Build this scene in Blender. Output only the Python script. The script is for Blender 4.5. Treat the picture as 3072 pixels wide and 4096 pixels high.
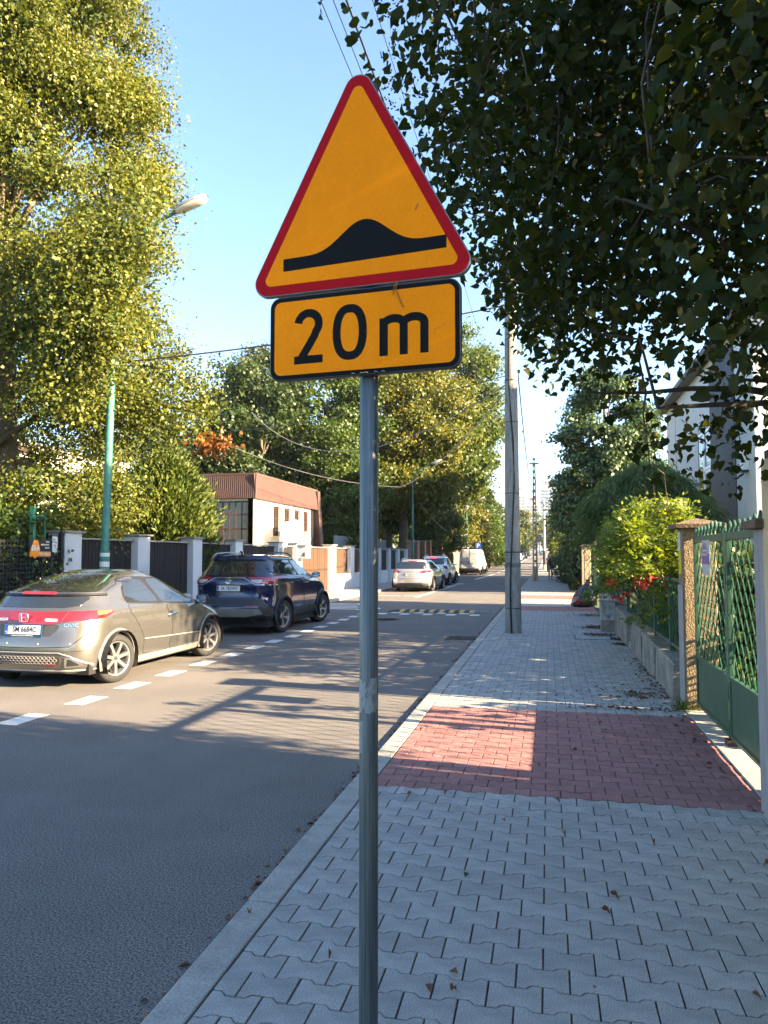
import bpy, math, random
import numpy as np
from mathutils import Vector, Matrix
from mathutils.bvhtree import BVHTree
from mathutils.geometry import delaunay_2d_cdt

R = math.radians
rnd = random.Random(7)
rng = np.random.default_rng(7)
for o in list(bpy.data.objects):
    bpy.data.objects.remove(o)
S = bpy.context.scene
COL = S.collection

# ---------------------------------------------------------------- camera, sky, sun, exposure
cam = bpy.data.cameras.new('camera')
cam.sensor_fit = 'HORIZONTAL'
cam.sensor_width = 36.0
cam.lens = 34.68
cam.clip_end = 3000
cam.clip_start = 0.05
co = bpy.data.objects.new('camera', cam)
co.location = (0, 0, 1.65)
co.rotation_euler = (R(93.40), 0, R(12.54))
COL.objects.link(co)
S.camera = co

SUN_TO = Vector((1.0, -0.128, 0.36)).normalized()
W = bpy.data.worlds.new('World')
S.world = W
W.use_nodes = True
wn = W.node_tree.nodes
sky = wn.new('ShaderNodeTexSky')
sky.sky_type = 'NISHITA'
sky.sun_disc = False
sky.sun_elevation = math.asin(SUN_TO.z)
sky.sun_rotation = math.atan2(SUN_TO.x, SUN_TO.y)
sky.altitude = 250
sky.air_density = 1.0
sky.dust_density = 0.8
sky.ozone_density = 3.0
W.node_tree.links.new(sky.outputs[0], wn['Background'].inputs[0])
wn['Background'].inputs[1].default_value = 0.066
sl = bpy.data.lights.new('sun', 'SUN')
sl.energy = 5.0
sl.angle = R(0.5)
sl.color = (1.0, 0.77, 0.49)
so = bpy.data.objects.new('sun', sl)
so.rotation_euler = SUN_TO.to_track_quat('Z', 'Y').to_euler()
so.location = (30, -10, 30)
COL.objects.link(so)
S.view_settings.view_transform = 'Standard'
S.view_settings.look = 'None'
S.view_settings.gamma = 1
S.view_settings.use_curve_mapping = False
S.view_settings.exposure = 3.12
S.cycles.max_bounces = 6
S.cycles.diffuse_bounces = 4
S.cycles.glossy_bounces = 3
S.cycles.transmission_bounces = 4
S.cycles.transparent_max_bounces = 4
S.cycles.caustics_reflective = False
S.cycles.caustics_refractive = False
S.cycles.sample_clamp_indirect = 6
S.cycles.use_denoising = True

# ---------------------------------------------------------------- materials
MATS = {}


def mat(name, col, rough=.6, metal=0., var=.12, scale=6., bump=0., bscale=60., spec=.5, col2=None, coat=0., thr=(.35, .65), stretch=None, detail=5, emit=0, fine=0., tint=None):
    """Principled with a noise between two tones, optional fine speckle, bump and a per-vertex 'tint' gain."""
    if name in MATS:
        return MATS[name]
    m = bpy.data.materials.new(name)
    m.use_nodes = True
    n, l = m.node_tree.nodes, m.node_tree.links
    p = n['Principled BSDF']
    p.inputs['Roughness'].default_value = rough
    p.inputs['Metallic'].default_value = metal
    p.inputs['Specular IOR Level'].default_value = spec
    p.inputs['Coat Weight'].default_value = coat
    p.inputs['Coat Roughness'].default_value = .04
    tc = n.new('ShaderNodeTexCoord')
    src = tc.outputs['Object']
    if stretch:
        mp = n.new('ShaderNodeMapping')
        mp.inputs['Scale'].default_value = stretch
        l.new(src, mp.inputs[0])
        src = mp.outputs[0]
    nz = n.new('ShaderNodeTexNoise')
    nz.inputs['Scale'].default_value = scale
    nz.inputs['Detail'].default_value = detail
    nz.inputs['Roughness'].default_value = .65
    l.new(src, nz.inputs[0])
    rp = n.new('ShaderNodeValToRGB')
    a = col if col2 else tuple(c * (1 - var) for c in col)
    b = col2 if col2 else tuple(min(1, c * (1 + var)) for c in col)
    rp.color_ramp.elements[0].position, rp.color_ramp.elements[1].position = thr
    rp.color_ramp.elements[0].color = (*a, 1)
    rp.color_ramp.elements[1].color = (*b, 1)
    l.new(nz.outputs[0], rp.inputs[0])
    out = rp.outputs[0]

    def mul(cur, fac, lo, hi):
        mr = n.new('ShaderNodeMapRange')
        mr.inputs[1].default_value, mr.inputs[2].default_value = .3, .7
        mr.inputs[3].default_value, mr.inputs[4].default_value = lo, hi
        l.new(fac, mr.inputs[0])
        vm = n.new('ShaderNodeVectorMath')
        vm.operation = 'SCALE'
        l.new(cur, vm.inputs[0])
        l.new(mr.outputs[0], vm.inputs['Scale'])
        return vm.outputs[0]
    if fine:
        n3 = n.new('ShaderNodeTexNoise')
        n3.inputs['Scale'].default_value = bscale
        n3.inputs['Detail'].default_value = 2
        n3.inputs['Roughness'].default_value = .6
        l.new(src, n3.inputs[0])
        out = mul(out, n3.outputs[0], 1 - fine, 1 + fine)
    if tint is not None:
        at = n.new('ShaderNodeAttribute')
        at.attribute_name = 'tint'
        mr = n.new('ShaderNodeMapRange')
        mr.inputs[3].default_value, mr.inputs[4].default_value = 1 - tint, 1 + tint
        l.new(at.outputs['Fac'], mr.inputs[0])
        vm = n.new('ShaderNodeVectorMath')
        vm.operation = 'SCALE'
        l.new(out, vm.inputs[0])
        l.new(mr.outputs[0], vm.inputs['Scale'])
        out = vm.outputs[0]
    l.new(out, p.inputs['Base Color'])
    if emit:
        p.inputs['Emission Color'].default_value = (*col, 1)
        p.inputs['Emission Strength'].default_value = emit
    if bump:
        n2 = n.new('ShaderNodeTexNoise')
        n2.inputs['Scale'].default_value = bscale
        n2.inputs['Detail'].default_value = 3
        l.new(src, n2.inputs[0])
        bp = n.new('ShaderNodeBump')
        bp.inputs['Strength'].default_value = min(1, bump)
        bp.inputs['Distance'].default_value = .01 * max(1, bump)
        l.new(n2.outputs[0], bp.inputs['Height'])
        l.new(bp.outputs[0], p.inputs['Normal'])
    MATS[name] = m
    return m


def leafmat(name, cols, trans=.35, rough=.5, tcol=None, spec=.4):
    """Leaf: diffuse/gloss front plus light let through; the tone comes from the per-leaf 'tint'."""
    if name in MATS:
        return MATS[name]
    m = bpy.data.materials.new(name)
    m.use_nodes = True
    n, l = m.node_tree.nodes, m.node_tree.links
    p = n['Principled BSDF']
    p.inputs['Roughness'].default_value = rough
    p.inputs['Specular IOR Level'].default_value = spec
    at = n.new('ShaderNodeAttribute')
    at.attribute_name = 'tint'
    rp = n.new('ShaderNodeValToRGB')
    e = rp.color_ramp.elements
    while len(e) < len(cols):
        e.new(.5)
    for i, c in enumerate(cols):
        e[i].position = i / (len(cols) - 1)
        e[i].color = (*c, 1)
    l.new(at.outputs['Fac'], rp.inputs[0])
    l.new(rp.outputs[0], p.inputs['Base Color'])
    tr = n.new('ShaderNodeBsdfTranslucent')
    mx = n.new('ShaderNodeVectorMath')
    mx.operation = 'MULTIPLY'
    mx.inputs[1].default_value = tcol or (2.0, 1.7, .6)
    l.new(rp.outputs[0], mx.inputs[0])
    l.new(mx.outputs[0], tr.inputs[0])
    ms = n.new('ShaderNodeMixShader')
    ms.inputs[0].default_value = trans
    l.new(p.outputs[0], ms.inputs[1])
    l.new(tr.outputs[0], ms.inputs[2])
    l.new(ms.outputs[0], n['Material Output'].inputs[0])
    MATS[name] = m
    return m


# ---------------------------------------------------------------- object helpers
def thing(name, label=None, cat=None, loc=(0, 0, 0), rz=0, group=None, kind=None, parent=None):
    o = bpy.data.objects.new(name, None)
    o.empty_display_size = .2
    COL.objects.link(o)
    o.location = loc
    o.rotation_euler = (0, 0, rz)
    tag(o, label, cat, group, kind)
    if parent:
        o.parent = parent
    return o


def tag(o, label=None, cat=None, group=None, kind=None):
    for k, v in (('label', label), ('category', cat), ('group', group), ('kind', kind)):
        if v:
            o[k] = v
    return o


def link(name, me, parent=None, mats=None):
    o = bpy.data.objects.new(name, me)
    COL.objects.link(o)
    if parent:
        o.parent = parent
    for m in (mats or []):
        me.materials.append(m)
    return o


def copyobj(o, parent=None, loc=None, rot=None):
    c = o.copy()
    COL.objects.link(c)
    if parent:
        c.parent = parent
    if loc is not None:
        c.location = loc
    if rot is not None:
        c.rotation_euler = rot
    return c


def copytree(o, parent=None):
    c = copyobj(o, parent)
    for ch in list(o.children):
        copytree(ch, c)
    return c


class MB:
    def __init__(s):
        s.v, s.f, s.m = [], [], []

    def add(s, vs, fs, m=0):
        b = len(s.v)
        s.v += [tuple(v) for v in vs]
        s.f += [tuple(b + i for i in f) for f in fs]
        s.m += [m] * len(fs)
        return s

    def box(s, x0, x1, y0, y1, z0, z1, m=0, M=None):
        vs = [Vector((x, y, z)) for z in (z0, z1) for x, y in ((x0, y0), (x1, y0), (x1, y1), (x0, y1))]
        if M:
            vs = [M @ v for v in vs]
        return s.add(vs, [(3, 2, 1, 0), (4, 5, 6, 7), (0, 1, 5, 4), (1, 2, 6, 5), (2, 3, 7, 6), (3, 0, 4, 7)], m)

    def tube(s, pts, r, n=8, m=0, cap=True):
        pts = [Vector(p) for p in pts]
        rs = r if isinstance(r, (list, tuple)) else [r] * len(pts)
        rings = []
        t0 = (pts[1] - pts[0]).normalized()
        up = Vector((0, 0, 1)) if abs(t0.z) < .9 else Vector((.3, 1, 0)).normalized()
        for i, p in enumerate(pts):
            t = (pts[min(i + 1, len(pts) - 1)] - pts[max(i - 1, 0)]).normalized()
            a = t.cross(up)
            if a.length < .05:
                a = t.cross(Vector((1, .2, .1)))
            a.normalize()
            b = a.cross(t).normalized()
            up = b
            rings.append([p + (a * math.cos(2 * math.pi * k / n) + b * math.sin(2 * math.pi * k / n)) * rs[i] for k in range(n)])
        vs = [v for q in rings for v in q]
        fs = []
        for i in range(len(pts) - 1):
            for k in range(n):
                k2 = (k + 1) % n
                fs.append((i * n + k, i * n + k2, (i + 1) * n + k2, (i + 1) * n + k))
        if cap:
            fs.append(tuple(range(n - 1, -1, -1)))
            fs.append(tuple((len(pts) - 1) * n + k for k in range(n)))
        return s.add(vs, fs, m)

    def lathe(s, prof, n=24, m=0, M=None, close=False):
        """prof (r, z) turned about z."""
        vs = []
        for r, z in prof:
            for k in range(n):
                a = 2 * math.pi * k / n
                v = Vector((r * math.cos(a), r * math.sin(a), z))
                vs.append(M @ v if M else v)
        fs = []
        N = len(prof)
        for i in range(N if close else N - 1):
            j = (i + 1) % N
            for k in range(n):
                k2 = (k + 1) % n
                fs.append((i * n + k, i * n + k2, j * n + k2, j * n + k))
        return s.add(vs, fs, m)

    def prism(s, poly, fn, w0, w1, m=0, back=True):
        """poly (u, v) pushed from w0 to w1; fn(u, v, w) -> point."""
        n = len(poly)
        vs = [fn(u, v, w0) for u, v in poly] + [fn(u, v, w1) for u, v in poly]
        fs = [tuple(range(n, 2 * n))]
        if back:
            fs.append(tuple(range(n - 1, -1, -1)))
        fs += [(i, (i + 1) % n, n + (i + 1) % n, n + i) for i in range(n)]
        return s.add(vs, fs, m)

    def strip(s, outer, inner, fn, w, m=0):
        n = len(outer)
        vs = [fn(u, v, w) for u, v in outer] + [fn(u, v, w) for u, v in inner]
        return s.add(vs, [(i, (i + 1) % n, n + (i + 1) % n, n + i) for i in range(n)], m)

    def build(s, name, mats, parent=None, smooth=0, bevel=0, loc=None, rot=None, seg=2):
        me = bpy.data.meshes.new(name)
        me.from_pydata(s.v, [], s.f)
        mats = mats if isinstance(mats, (list, tuple)) else [mats]
        for q in mats:
            me.materials.append(q)
        if len(mats) > 1:
            me.polygons.foreach_set('material_index', s.m)
        me.update()
        if smooth:
            me.polygons.foreach_set('use_smooth', [True] * len(me.polygons))
            me.set_sharp_from_angle(angle=R(smooth))
        o = bpy.data.objects.new(name, me)
        COL.objects.link(o)
        if parent:
            o.parent = parent
        if loc is not None:
            o.location = loc
        if rot is not None:
            o.rotation_euler = rot
        if bevel:
            b = o.modifiers.new('bevel', 'BEVEL')
            b.width = bevel
            b.segments = seg
            b.limit_method = 'ANGLE'
        return o


def npmesh(name, V, F, mats, parent=None, tint=None, smooth=False, mi=None, flat=False):
    """V (N,3), F (M,k) arrays -> object; tint per vertex."""
    me = bpy.data.meshes.new(name)
    V = np.ascontiguousarray(V, dtype=np.float32)
    F = np.ascontiguousarray(F, dtype=np.int32)
    k = F.shape[1]
    me.vertices.add(len(V))
    me.vertices.foreach_set('co', V.ravel())
    me.loops.add(F.size)
    me.loops.foreach_set('vertex_index', F.ravel())
    me.polygons.add(len(F))
    me.polygons.foreach_set('loop_start', np.arange(0, F.size, k, dtype=np.int32))
    me.polygons.foreach_set('loop_total', np.full(len(F), k, dtype=np.int32))
    if smooth:
        me.polygons.foreach_set('use_smooth', np.ones(len(F), dtype=bool))
    for q in (mats if isinstance(mats, (list, tuple)) else [mats]):
        me.materials.append(q)
    if mi is not None:
        me.polygons.foreach_set('material_index', np.asarray(mi, dtype=np.int32))
    if tint is not None:
        at = me.attributes.new('tint', 'FLOAT', 'POINT')
        at.data.foreach_set('value', np.asarray(tint, dtype=np.float32))
    me.update(calc_edges=True)
    if flat:
        me.shade_flat()
    o = bpy.data.objects.new(name, me)
    COL.objects.link(o)
    if parent:
        o.parent = parent
    return o


def rpoly(pts, r, seg=6):
    """Round the corners of a polygon (ccw or cw); r one radius or one per corner."""
    n = len(pts)
    out = []
    for i in range(n):
        p0, p, p1 = Vector(pts[i - 1]), Vector(pts[i]), Vector(pts[(i + 1) % n])
        rr = r[i] if isinstance(r, (list, tuple)) else r
        if rr <= 0:
            out.append(tuple(p))
            continue
        a, b = (p0 - p).normalized(), (p1 - p).normalized()
        ang = a.angle(b) if a.length and b.length else math.pi
        if ang > 3.05 or ang < .05:
            out.append(tuple(p))
            continue
        d = min(rr / math.tan(ang / 2), (p0 - p).length * .49, (p1 - p).length * .49)
        q0, q1 = p + a * d, p + b * d
        bis = (a + b).normalized()
        rad = d * math.tan(ang / 2)
        c = p + bis * (rad / math.sin(ang / 2))
        v0, v1 = q0 - c, q1 - c
        sw = v0.angle(v1) if seg else 0
        sg = 1 if v0.x * v1.y - v0.y * v1.x > 0 else -1
        for k in range(seg + 1):
            t = sg * sw * k / seg
            out.append((c.x + v0.x * math.cos(t) - v0.y * math.sin(t), c.y + v0.x * math.sin(t) + v0.y * math.cos(t)))
    return out


def rrect(x0, x1, y0, y1, r, seg=6):
    return rpoly([(x0, y0), (x1, y0), (x1, y1), (x0, y1)], r, seg)


def stroke(pts, w, closed=False):
    """Polyline -> polygon outline of width w (butt ends)."""
    P = [Vector(p) for p in pts]
    L, Q = [], []
    n = len(P)
    for i in range(n):
        if closed:
            t = (P[(i + 1) % n] - P[i - 1])
        else:
            t = P[min(i + 1, n - 1)] - P[max(i - 1, 0)]
        t.normalize()
        nn = Vector((-t.y, t.x)) * w / 2
        L.append(tuple(P[i] + nn))
        Q.append(tuple(P[i] - nn))
    return L, Q


def text(s, size, m, parent, M, name='lettering', extrude=.0006, align='CENTER', wide=1., bold=0.):
    cu = bpy.data.curves.new(name, 'FONT')
    cu.body = s
    cu.size = size
    cu.extrude = extrude
    cu.align_x = align
    cu.align_y = 'CENTER'
    cu.offset = bold
    cu.resolution_u = 3
    tmp = bpy.data.objects.new('tmp', cu)
    me = bpy.data.meshes.new_from_object(tmp)
    bpy.data.objects.remove(tmp)
    me.materials.clear()
    me.materials.append(m)
    o = bpy.data.objects.new(name, me)
    COL.objects.link(o)
    o.parent = parent
    o.matrix_local = M @ Matrix.Diagonal((wide, 1, 1, 1))
    return o


def frame(origin, xdir, ydir):
    x, y = Vector(xdir).normalized(), Vector(ydir).normalized()
    z = x.cross(y)
    return Matrix(((x.x, y.x, z.x, origin[0]), (x.y, y.y, z.y, origin[1]), (x.z, y.z, z.z, origin[2]), (0, 0, 0, 1)))


# shared materials
M_white = mat('white_road_paint', (.62, .62, .58), .55, var=.12, scale=30, bump=.2, bscale=120)
M_asph = mat('asphalt', (.142, .131, .120), .88, var=.12, scale=.9, bump=.25, bscale=105, fine=.92, spec=.3)
M_black = mat('black_plastic', (.012, .012, .013), .45, var=.15)
M_rubber = mat('tyre_rubber', (.018, .018, .019), .8, var=.2, scale=20)
M_chrome = mat('chrome', (.75, .75, .76), .12, 1., var=.03)
M_steel = mat('galvanised_steel', (.055, .072, .080), .42, .45, col2=(.14, .165, .175), scale=3, stretch=(60, 60, .9), bump=.15, bscale=4)
M_conc = mat('concrete', (.27, .26, .235), .85, col2=(.36, .35, .32), scale=7, bump=.5, bscale=70, fine=.22)
M_kerb = mat('kerb_concrete', (.27, .265, .24), .85, col2=(.37, .36, .32), scale=5, bump=.4, bscale=90, fine=.2)
M_oldconc = mat('weathered_concrete', (.15, .14, .115), .9, col2=(.33, .30, .25), scale=3.5, bump=.8, bscale=40, fine=.25)
M_green = mat('green_paint', (.02, .07, .044), .5, col2=(.034, .105, .064), scale=9, bump=.15, bscale=60)
M_lampgreen = mat('peeling_green_paint', (.03, .11, .085), .55, col2=(.045, .22, .165), scale=16, bump=.4, bscale=50, stretch=(1, 1, .5))
M_darkwood = mat('dark_stained_wood', (.012, .012, .013), .7, spec=.15, col2=(.030, .028, .028), scale=5, stretch=(18, 18, 1), bump=.3, bscale=20)
M_brownwood = mat('brown_wood', (.048, .027, .017), .7, spec=.2, col2=(.085, .05, .032), scale=5, stretch=(18, 18, 1), bump=.3, bscale=20)
M_render = mat('white_render', (.66, .66, .64), .85, var=.05, scale=1.5, bump=.3, bscale=160)
M_wirecable = mat('cable_black', (.012, .012, .013), .6)
M_bark = mat('bark', (.07, .052, .036), .9, col2=(.15, .115, .08), scale=8, stretch=(6, 6, 1), bump=1., bscale=14)
M_glassdark = mat('window_glass', (.012, .016, .020), .05, spec=.8, var=.05)
# ---------------------------------------------------------------- terrain, road, pavements
def zr(y):
    return 0.0 if y < 105 else (.013 * (y - 105) if y < 420 else .013 * 315)


YS = [-60, -20, 0, 10, 20, 40, 60, 80, 100, 105, 110, 120, 140, 170, 200, 240, 280, 330, 380, 420, 480, 600, 900, 1500]


def sheet(name, x0, x1, ys, dz, m, kind='structure', parent=None):
    b = MB()
    vs = []
    for y in ys:
        vs += [(x0, y, zr(y) + dz), (x1, y, zr(y) + dz)]
    b.add(vs, [(2 * i, 2 * i + 1, 2 * i + 3, 2 * i + 2) for i in range(len(ys) - 1)])
    o = b.build(name, m, parent)
    if kind:
        o['kind'] = kind
    return o


M_soil = mat('garden_soil', (.035, .03, .02), .95, col2=(.05, .07, .025), scale=2.5, bump=1, bscale=30)
M_grass = mat('meadow_grass', (.045, .065, .02), .95, col2=(.08, .09, .035), scale=.4, bump=1, bscale=20)
sheet('ground', -1500, 1500, YS, -.05, M_grass)
YR = [y for y in YS if y <= 480]
road = sheet('road', -7.6, -1.4, YR, 0, M_asph)
sheet('side_road', -1.38, 30, [56.4, 63.2], .012, M_asph)

# behaton pavers: bone-shaped blocks in running bond
PX0, PITCH, ROWH = -1.243, .2, .141
M_paver = mat('grey_paver_concrete', (.265, .262, .245), .85, col2=(.365, .36, .335), scale=7, bump=.05, bscale=160, fine=.32, tint=.16)
M_pred = mat('red_paver_concrete', (.215, .10, .093), .85, col2=(.30, .145, .132), scale=6, bump=.14, bscale=150, fine=.22, tint=.16)
M_sand = mat('joint_sand', (.022, .021, .018), .95, col2=(.06, .055, .045), scale=20)
pave = sheet('pavement', -1.25, 1.42, [-4, 4.5, 10, 20, 30, 40, 48, 56.3], .0345, M_sand)
sheet('far_pavement', -1.4, 1.6, [63.3, 70, 80, 105, 120, 140, 170, 200, 240, 280, 330, 420], .04, M_paver)
sheet('opposite_pavement', -9.45, -7.75, [-20, 20, 60, 90, 105, 120, 140, 170, 200, 240, 280, 330, 420], .055,
      mat('concrete_slabs', (.26, .24, .21), .85, col2=(.36, .32, .28), scale=3, bump=.4, bscale=60, fine=.2))


def bone(x0=-1., x1=1.):
    """Outline of one block, cut between x0 and x1 (in block units)."""
    h, w = .0825, .0585
    top = [(-.1, h), (-.062, h), (-.038, w), (.038, w), (.062, h), (.1, h)]
    g = .0034
    a, b = max(-.1, x0) + g, min(.1, x1) - g
    pts = []
    for x in sorted({a, b, *[p[0] for p in top if a < p[0] < b]}):
        y = float(np.interp(x, [p[0] for p in top], [p[1] for p in top])) - g
        pts.append((x, y))
    return pts


def paver_mesh(x0=-1., x1=1.):
    t = bone(x0, x1)
    k = len(t)
    c = .002
    cx = (t[0][0] + t[-1][0]) / 2
    def ring(z, ins):
        up = [(x + (ins if x < cx - .03 else -ins if x > cx + .03 else 0) * (1 if i in (0, k - 1) else 0), y - ins, z) for i, (x, y) in enumerate(t)]
        return up + [(x, -y, z) for x, y, z in reversed(up)]
    A, B, Cc = ring(-.03, 0), ring(-c, 0), ring(0, c)
    n = 2 * k
    V = A + B + Cc
    F = []
    for q in (0, n):
        F += [(q + i, q + n + i, q + n + (i + 1) % n, q + (i + 1) % n) for i in range(n)]
    for i in range(k - 1):
        F.append((2 * n + i, 2 * n + n - 1 - i, 2 * n + n - 2 - i, 2 * n + i + 1))
    return np.array(V), np.array(F)


PV = {'full': paver_mesh(), 'left': paver_mesh(0, 1), 'right': paver_mesh(-1, 0)}


def isred(y):
    return 5.22 < y < 8.06 or 22.4 < y < 24.3 or 28.4 < y < 31.2


def paver_tint():
    return min(1, max(0, rnd.gauss(.5, .22)))


mesh_cache = {}
stuffV, stuffF, stuffT, stuffM, off, count = [], [], [], [], 0, 0
row = 0
y = 1.72
while y < 49.5:
    odd = row % 2
    xs = [(PX0 + PITCH * (i + .5), 'full') for i in range(13)] if not odd else \
         [(PX0, 'left')] + [(PX0 + PITCH * (i + 1), 'full') for i in range(12)] + [(PX0 + PITCH * 13, 'right')]
    for x, kind in xs:
        dz, rz = rnd.gauss(0, .0008), rnd.gauss(0, .005)
        tl = (rnd.gauss(0, .003), rnd.gauss(0, .003))
        red = isred(y)
        if count < 300:
            key = (kind, rnd.randrange(7))
            if key not in mesh_cache:
                V, F = PV[kind]
                ob = npmesh('paver', V, F, M_paver, pave, np.full(len(V), paver_tint()), flat=True)
                mesh_cache[key] = ob
            else:
                ob = copyobj(mesh_cache[key])
            ob.location = (x, y, .04 + dz)
            ob.rotation_euler = (tl[0], tl[1], rz)
            count += 1
        else:
            V, F = PV[kind]
            c, s_ = math.cos(rz), math.sin(rz)
            Q = V @ np.array([[c, s_, 0], [-s_, c, 0], [0, 0, 1]])
            Q[:, 2] += Q[:, 0] * tl[1] + Q[:, 1] * tl[0]
            stuffV.append(Q + [x, y, .04 + dz])
            stuffF.append(F + off)
            stuffT.append(np.full(len(V), paver_tint()))
            stuffM.append(np.full(len(F), 1 if red else 0))
            off += len(V)
    row += 1
    y += ROWH
# F arrays of cut blocks have the same width (quads)
o = npmesh('paver_field', np.vstack(stuffV), np.vstack(stuffF), [M_paver, M_pred], pave, np.concatenate(stuffT), mi=np.concatenate(stuffM), flat=True)
o['kind'] = 'stuff'
sheet('far_paving', -1.25, 1.36, [49.6, 56.3], .0385, M_paver, parent=pave, kind=None)

# kerbs, stone by stone
def kerb(name, x0, x1, y0, y1, ztop, step, skip=None):
    bed = sheet(name, x0 + .01, x1 - .01, [y0, y1], -.004, M_sand)
    pr = None
    y = y0
    while y < y1:
        if pr is None:
            pr = MB().box(x0, x1, .003, step - .004, -.08, ztop).build('kerb_stone', M_kerb, bed, bevel=.008)
            ob = pr
        else:
            ob = copyobj(pr)
        ob.location = (rnd.gauss(0, .0015), y, rnd.gauss(0, .0015))
        y += step
    return bed


kerb('kerb', -1.40, -1.25, -1.65, 56.3, .042, 1.0)
kerb('opposite_kerb', -7.75, -7.6, 18., 96., .09, 1.0)

# painted markings, 4 mm above the asphalt
def marking(polys, name='road_marking', z=.004, parent=None, m=None):
    b = MB()
    for p in polys:
        b.add([(x, y, z + zr(y)) for x, y in p], [tuple(range(len(p)))])
    return b.build(name, m or M_white, parent or road)


def rect(cx, cy, w, l):
    return [(cx - w / 2, cy - l / 2), (cx + w / 2, cy - l / 2), (cx + w / 2, cy + l / 2), (cx - w / 2, cy + l / 2)]


d0 = marking([rect(0, 0, .245, .5)], 'lane_dash')
d0.location = (-5.2, 5.62, 0)
for k in list(range(1, 16)) + list(range(24, 39)):
    copyobj(d0, loc=(-5.2 + rnd.gauss(0, .012), 5.62 + k, 0), rot=(0, 0, rnd.gauss(0, .01)))
marking([rect(-5.23, 12.2, .012, 13)], 'guide_line', .002, m=mat('guide_line_paint', (.16, .15, .14), .8, var=.3, scale=40))
for i, yy in enumerate((22.25, 22.85, 23.45, 24.05, 24.65)):
    x1 = -5.75 - (yy - 22.2) * .28
    marking([[(-7.45, yy), (x1, yy - .06), (x1, yy + .22), (-7.45, yy + .28)]], 'hatch_stripe')
marking([[(-5.75, 21.95), (-5.3, 22.1), (-5.12, 22.6), (-5.3, 23.1), (-5.75, 23.3), (-6.4, 25.1), (-6.55, 25.0), (-5.9, 23.2), (-5.42, 22.95), (-5.3, 22.6), (-5.42, 22.25), (-5.8, 22.12)]], 'hatch_outline', .008)
for i in range(5):
    marking([rect(-4.68 + i * .66, 20.78, .27, .46)], 'hump_square')
for i in range(4):
    marking([rect(-4.36 + i * .66, 21.3, .27, .40)], 'hump_square')
for x0, x1 in ((-7.0, -6.0), (-5.9, -5.32)):
    marking([rect((x0 + x1) / 2, 30.15, x1 - x0, .14)], 'bay_line')
marking([[(-7.5, 44.4), (-5.7, 44.4), (-5.2, 44.1), (-5.05, 43.4), (-4.9, 43.5), (-5.0, 44.3), (-5.6, 44.65), (-7.5, 44.65)]], 'bay_line')
marking([[(-5.14, 52), (-4.98, 52), (-4.75, 68), (-4.9, 68)]], 'bay_line')
for k in range(24):
    y0 = 74 + k * 8
    marking([[(-5.05, y0), (-4.9, y0), (-4.9, y0 + 7.4), (-5.05, y0 + 7.4)]], 'bay_line', .01)
M_patch = mat('asphalt_seam', (.055, .053, .052), .9, var=.3, scale=14)
marking([[(-1.432, y_), (-1.402, y_), (-1.402, y_ + 14), (-1.43 + .006, y_ + 14)] for y_ in (1.0, 15.0, 29.0)], 'asphalt_seam', .003, m=M_patch)

# speed hump: rubber modules, yellow and black, with round end pieces
hump = thing('speed_hump', 'black and yellow rubber speed hump lying across the traffic lane', 'speed hump', (-3.22, 21.85, 0))
M_hy = mat('yellow_hump_rubber', (.50, .30, .07), .7, var=.25, scale=12, fine=.2, bump=.3)
M_hb = mat('black_hump_rubber', (.03, .03, .032), .75, var=.3, scale=12, fine=.2, bump=.3)


def humpz(y):
    return .055 * max(0, 1 - (abs(y) / .42) ** 2.2) + .006


def hump_mod(w):
    b = MB()
    ys = [-.42, -.36, -.26, -.12, 0, .12, .26, .36, .42]
    vs = [(x, yy, humpz(yy)) for yy in ys for x in (0, w)] + [(x, yy, 0) for yy in (ys[0], ys[-1]) for x in (0, w)]
    f = [(2 * i, 2 * i + 1, 2 * i + 3, 2 * i + 2) for i in range(8)]
    f += [(18, 19, 1, 0), (16, 17, 21, 20), tuple([18] + [2 * i for i in range(9)] + [20]), tuple([21] + [2 * i + 1 for i in range(8, -1, -1)] + [19])]
    return b.add(vs, f)


w_ = 2.2 / 15
for i in range(15):
    hump_mod(w_ - .004).build('hump_module', M_hy if i % 2 == 0 else M_hb, hump, loc=(-1.1 + i * w_, 0, 0))
for sgn in (-1, 1):
    b = MB()
    vs, f = [(0, 0, .06)], []
    N = 14
    for ring, rr in enumerate((.35, .7, 1.)):
        for k in range(N + 1):
            a = -math.pi / 2 + math.pi * k / N
            vs.append((sgn * .42 * rr * math.cos(a), .42 * rr * math.sin(a), humpz(.42 * rr)))
    for k in range(N):
        f.append((0, 1 + k, 2 + k))
        for ring in range(2):
            q = 1 + ring * (N + 1) + k
            f.append((q, q + N + 1, q + N + 2, q + 1))
    b.add(vs, f)
    b.build('hump_end', M_hb if sgn < 0 else mat('grey_hump_rubber', (.09, .09, .10), .6, var=.3), hump, smooth=40, loc=(sgn * 1.103, 0, 0))

# manhole cover and gully in the road
mh = thing('manhole_cover', 'round iron manhole cover set in the traffic lane before the hump', 'manhole cover', (-4.15, 18.9, 0))
M_iron = mat('cast_iron', (.035, .033, .032), .6, .6, var=.3, scale=20, bump=.4)
MB().lathe([(0, .008), (.29, .008), (.3, .004)], 32).build('cover_plate', M_iron, mh)
MB().lathe([(.31, .004), (.315, .009), (.37, .009), (.375, .003)], 32).build('cover_ring', M_iron, mh)
b = MB()
for i in range(-4, 5):
    hw = math.sqrt(max(0, .26 ** 2 - (i * .055) ** 2))
    b.box(-hw, hw, i * .055 - .009, i * .055 + .009, .006, .013)
b.build('cover_ribs', M_iron, mh)
gd = thing('gully_grate', 'rectangular iron drain grate in the gutter beside the kerb', 'drain grate', (-1.74, 14.95, 0))
MB().box(-.29, .29, -.29, .29, .001, .004).build('grate_pit', M_black, gd)
b = MB()
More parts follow.
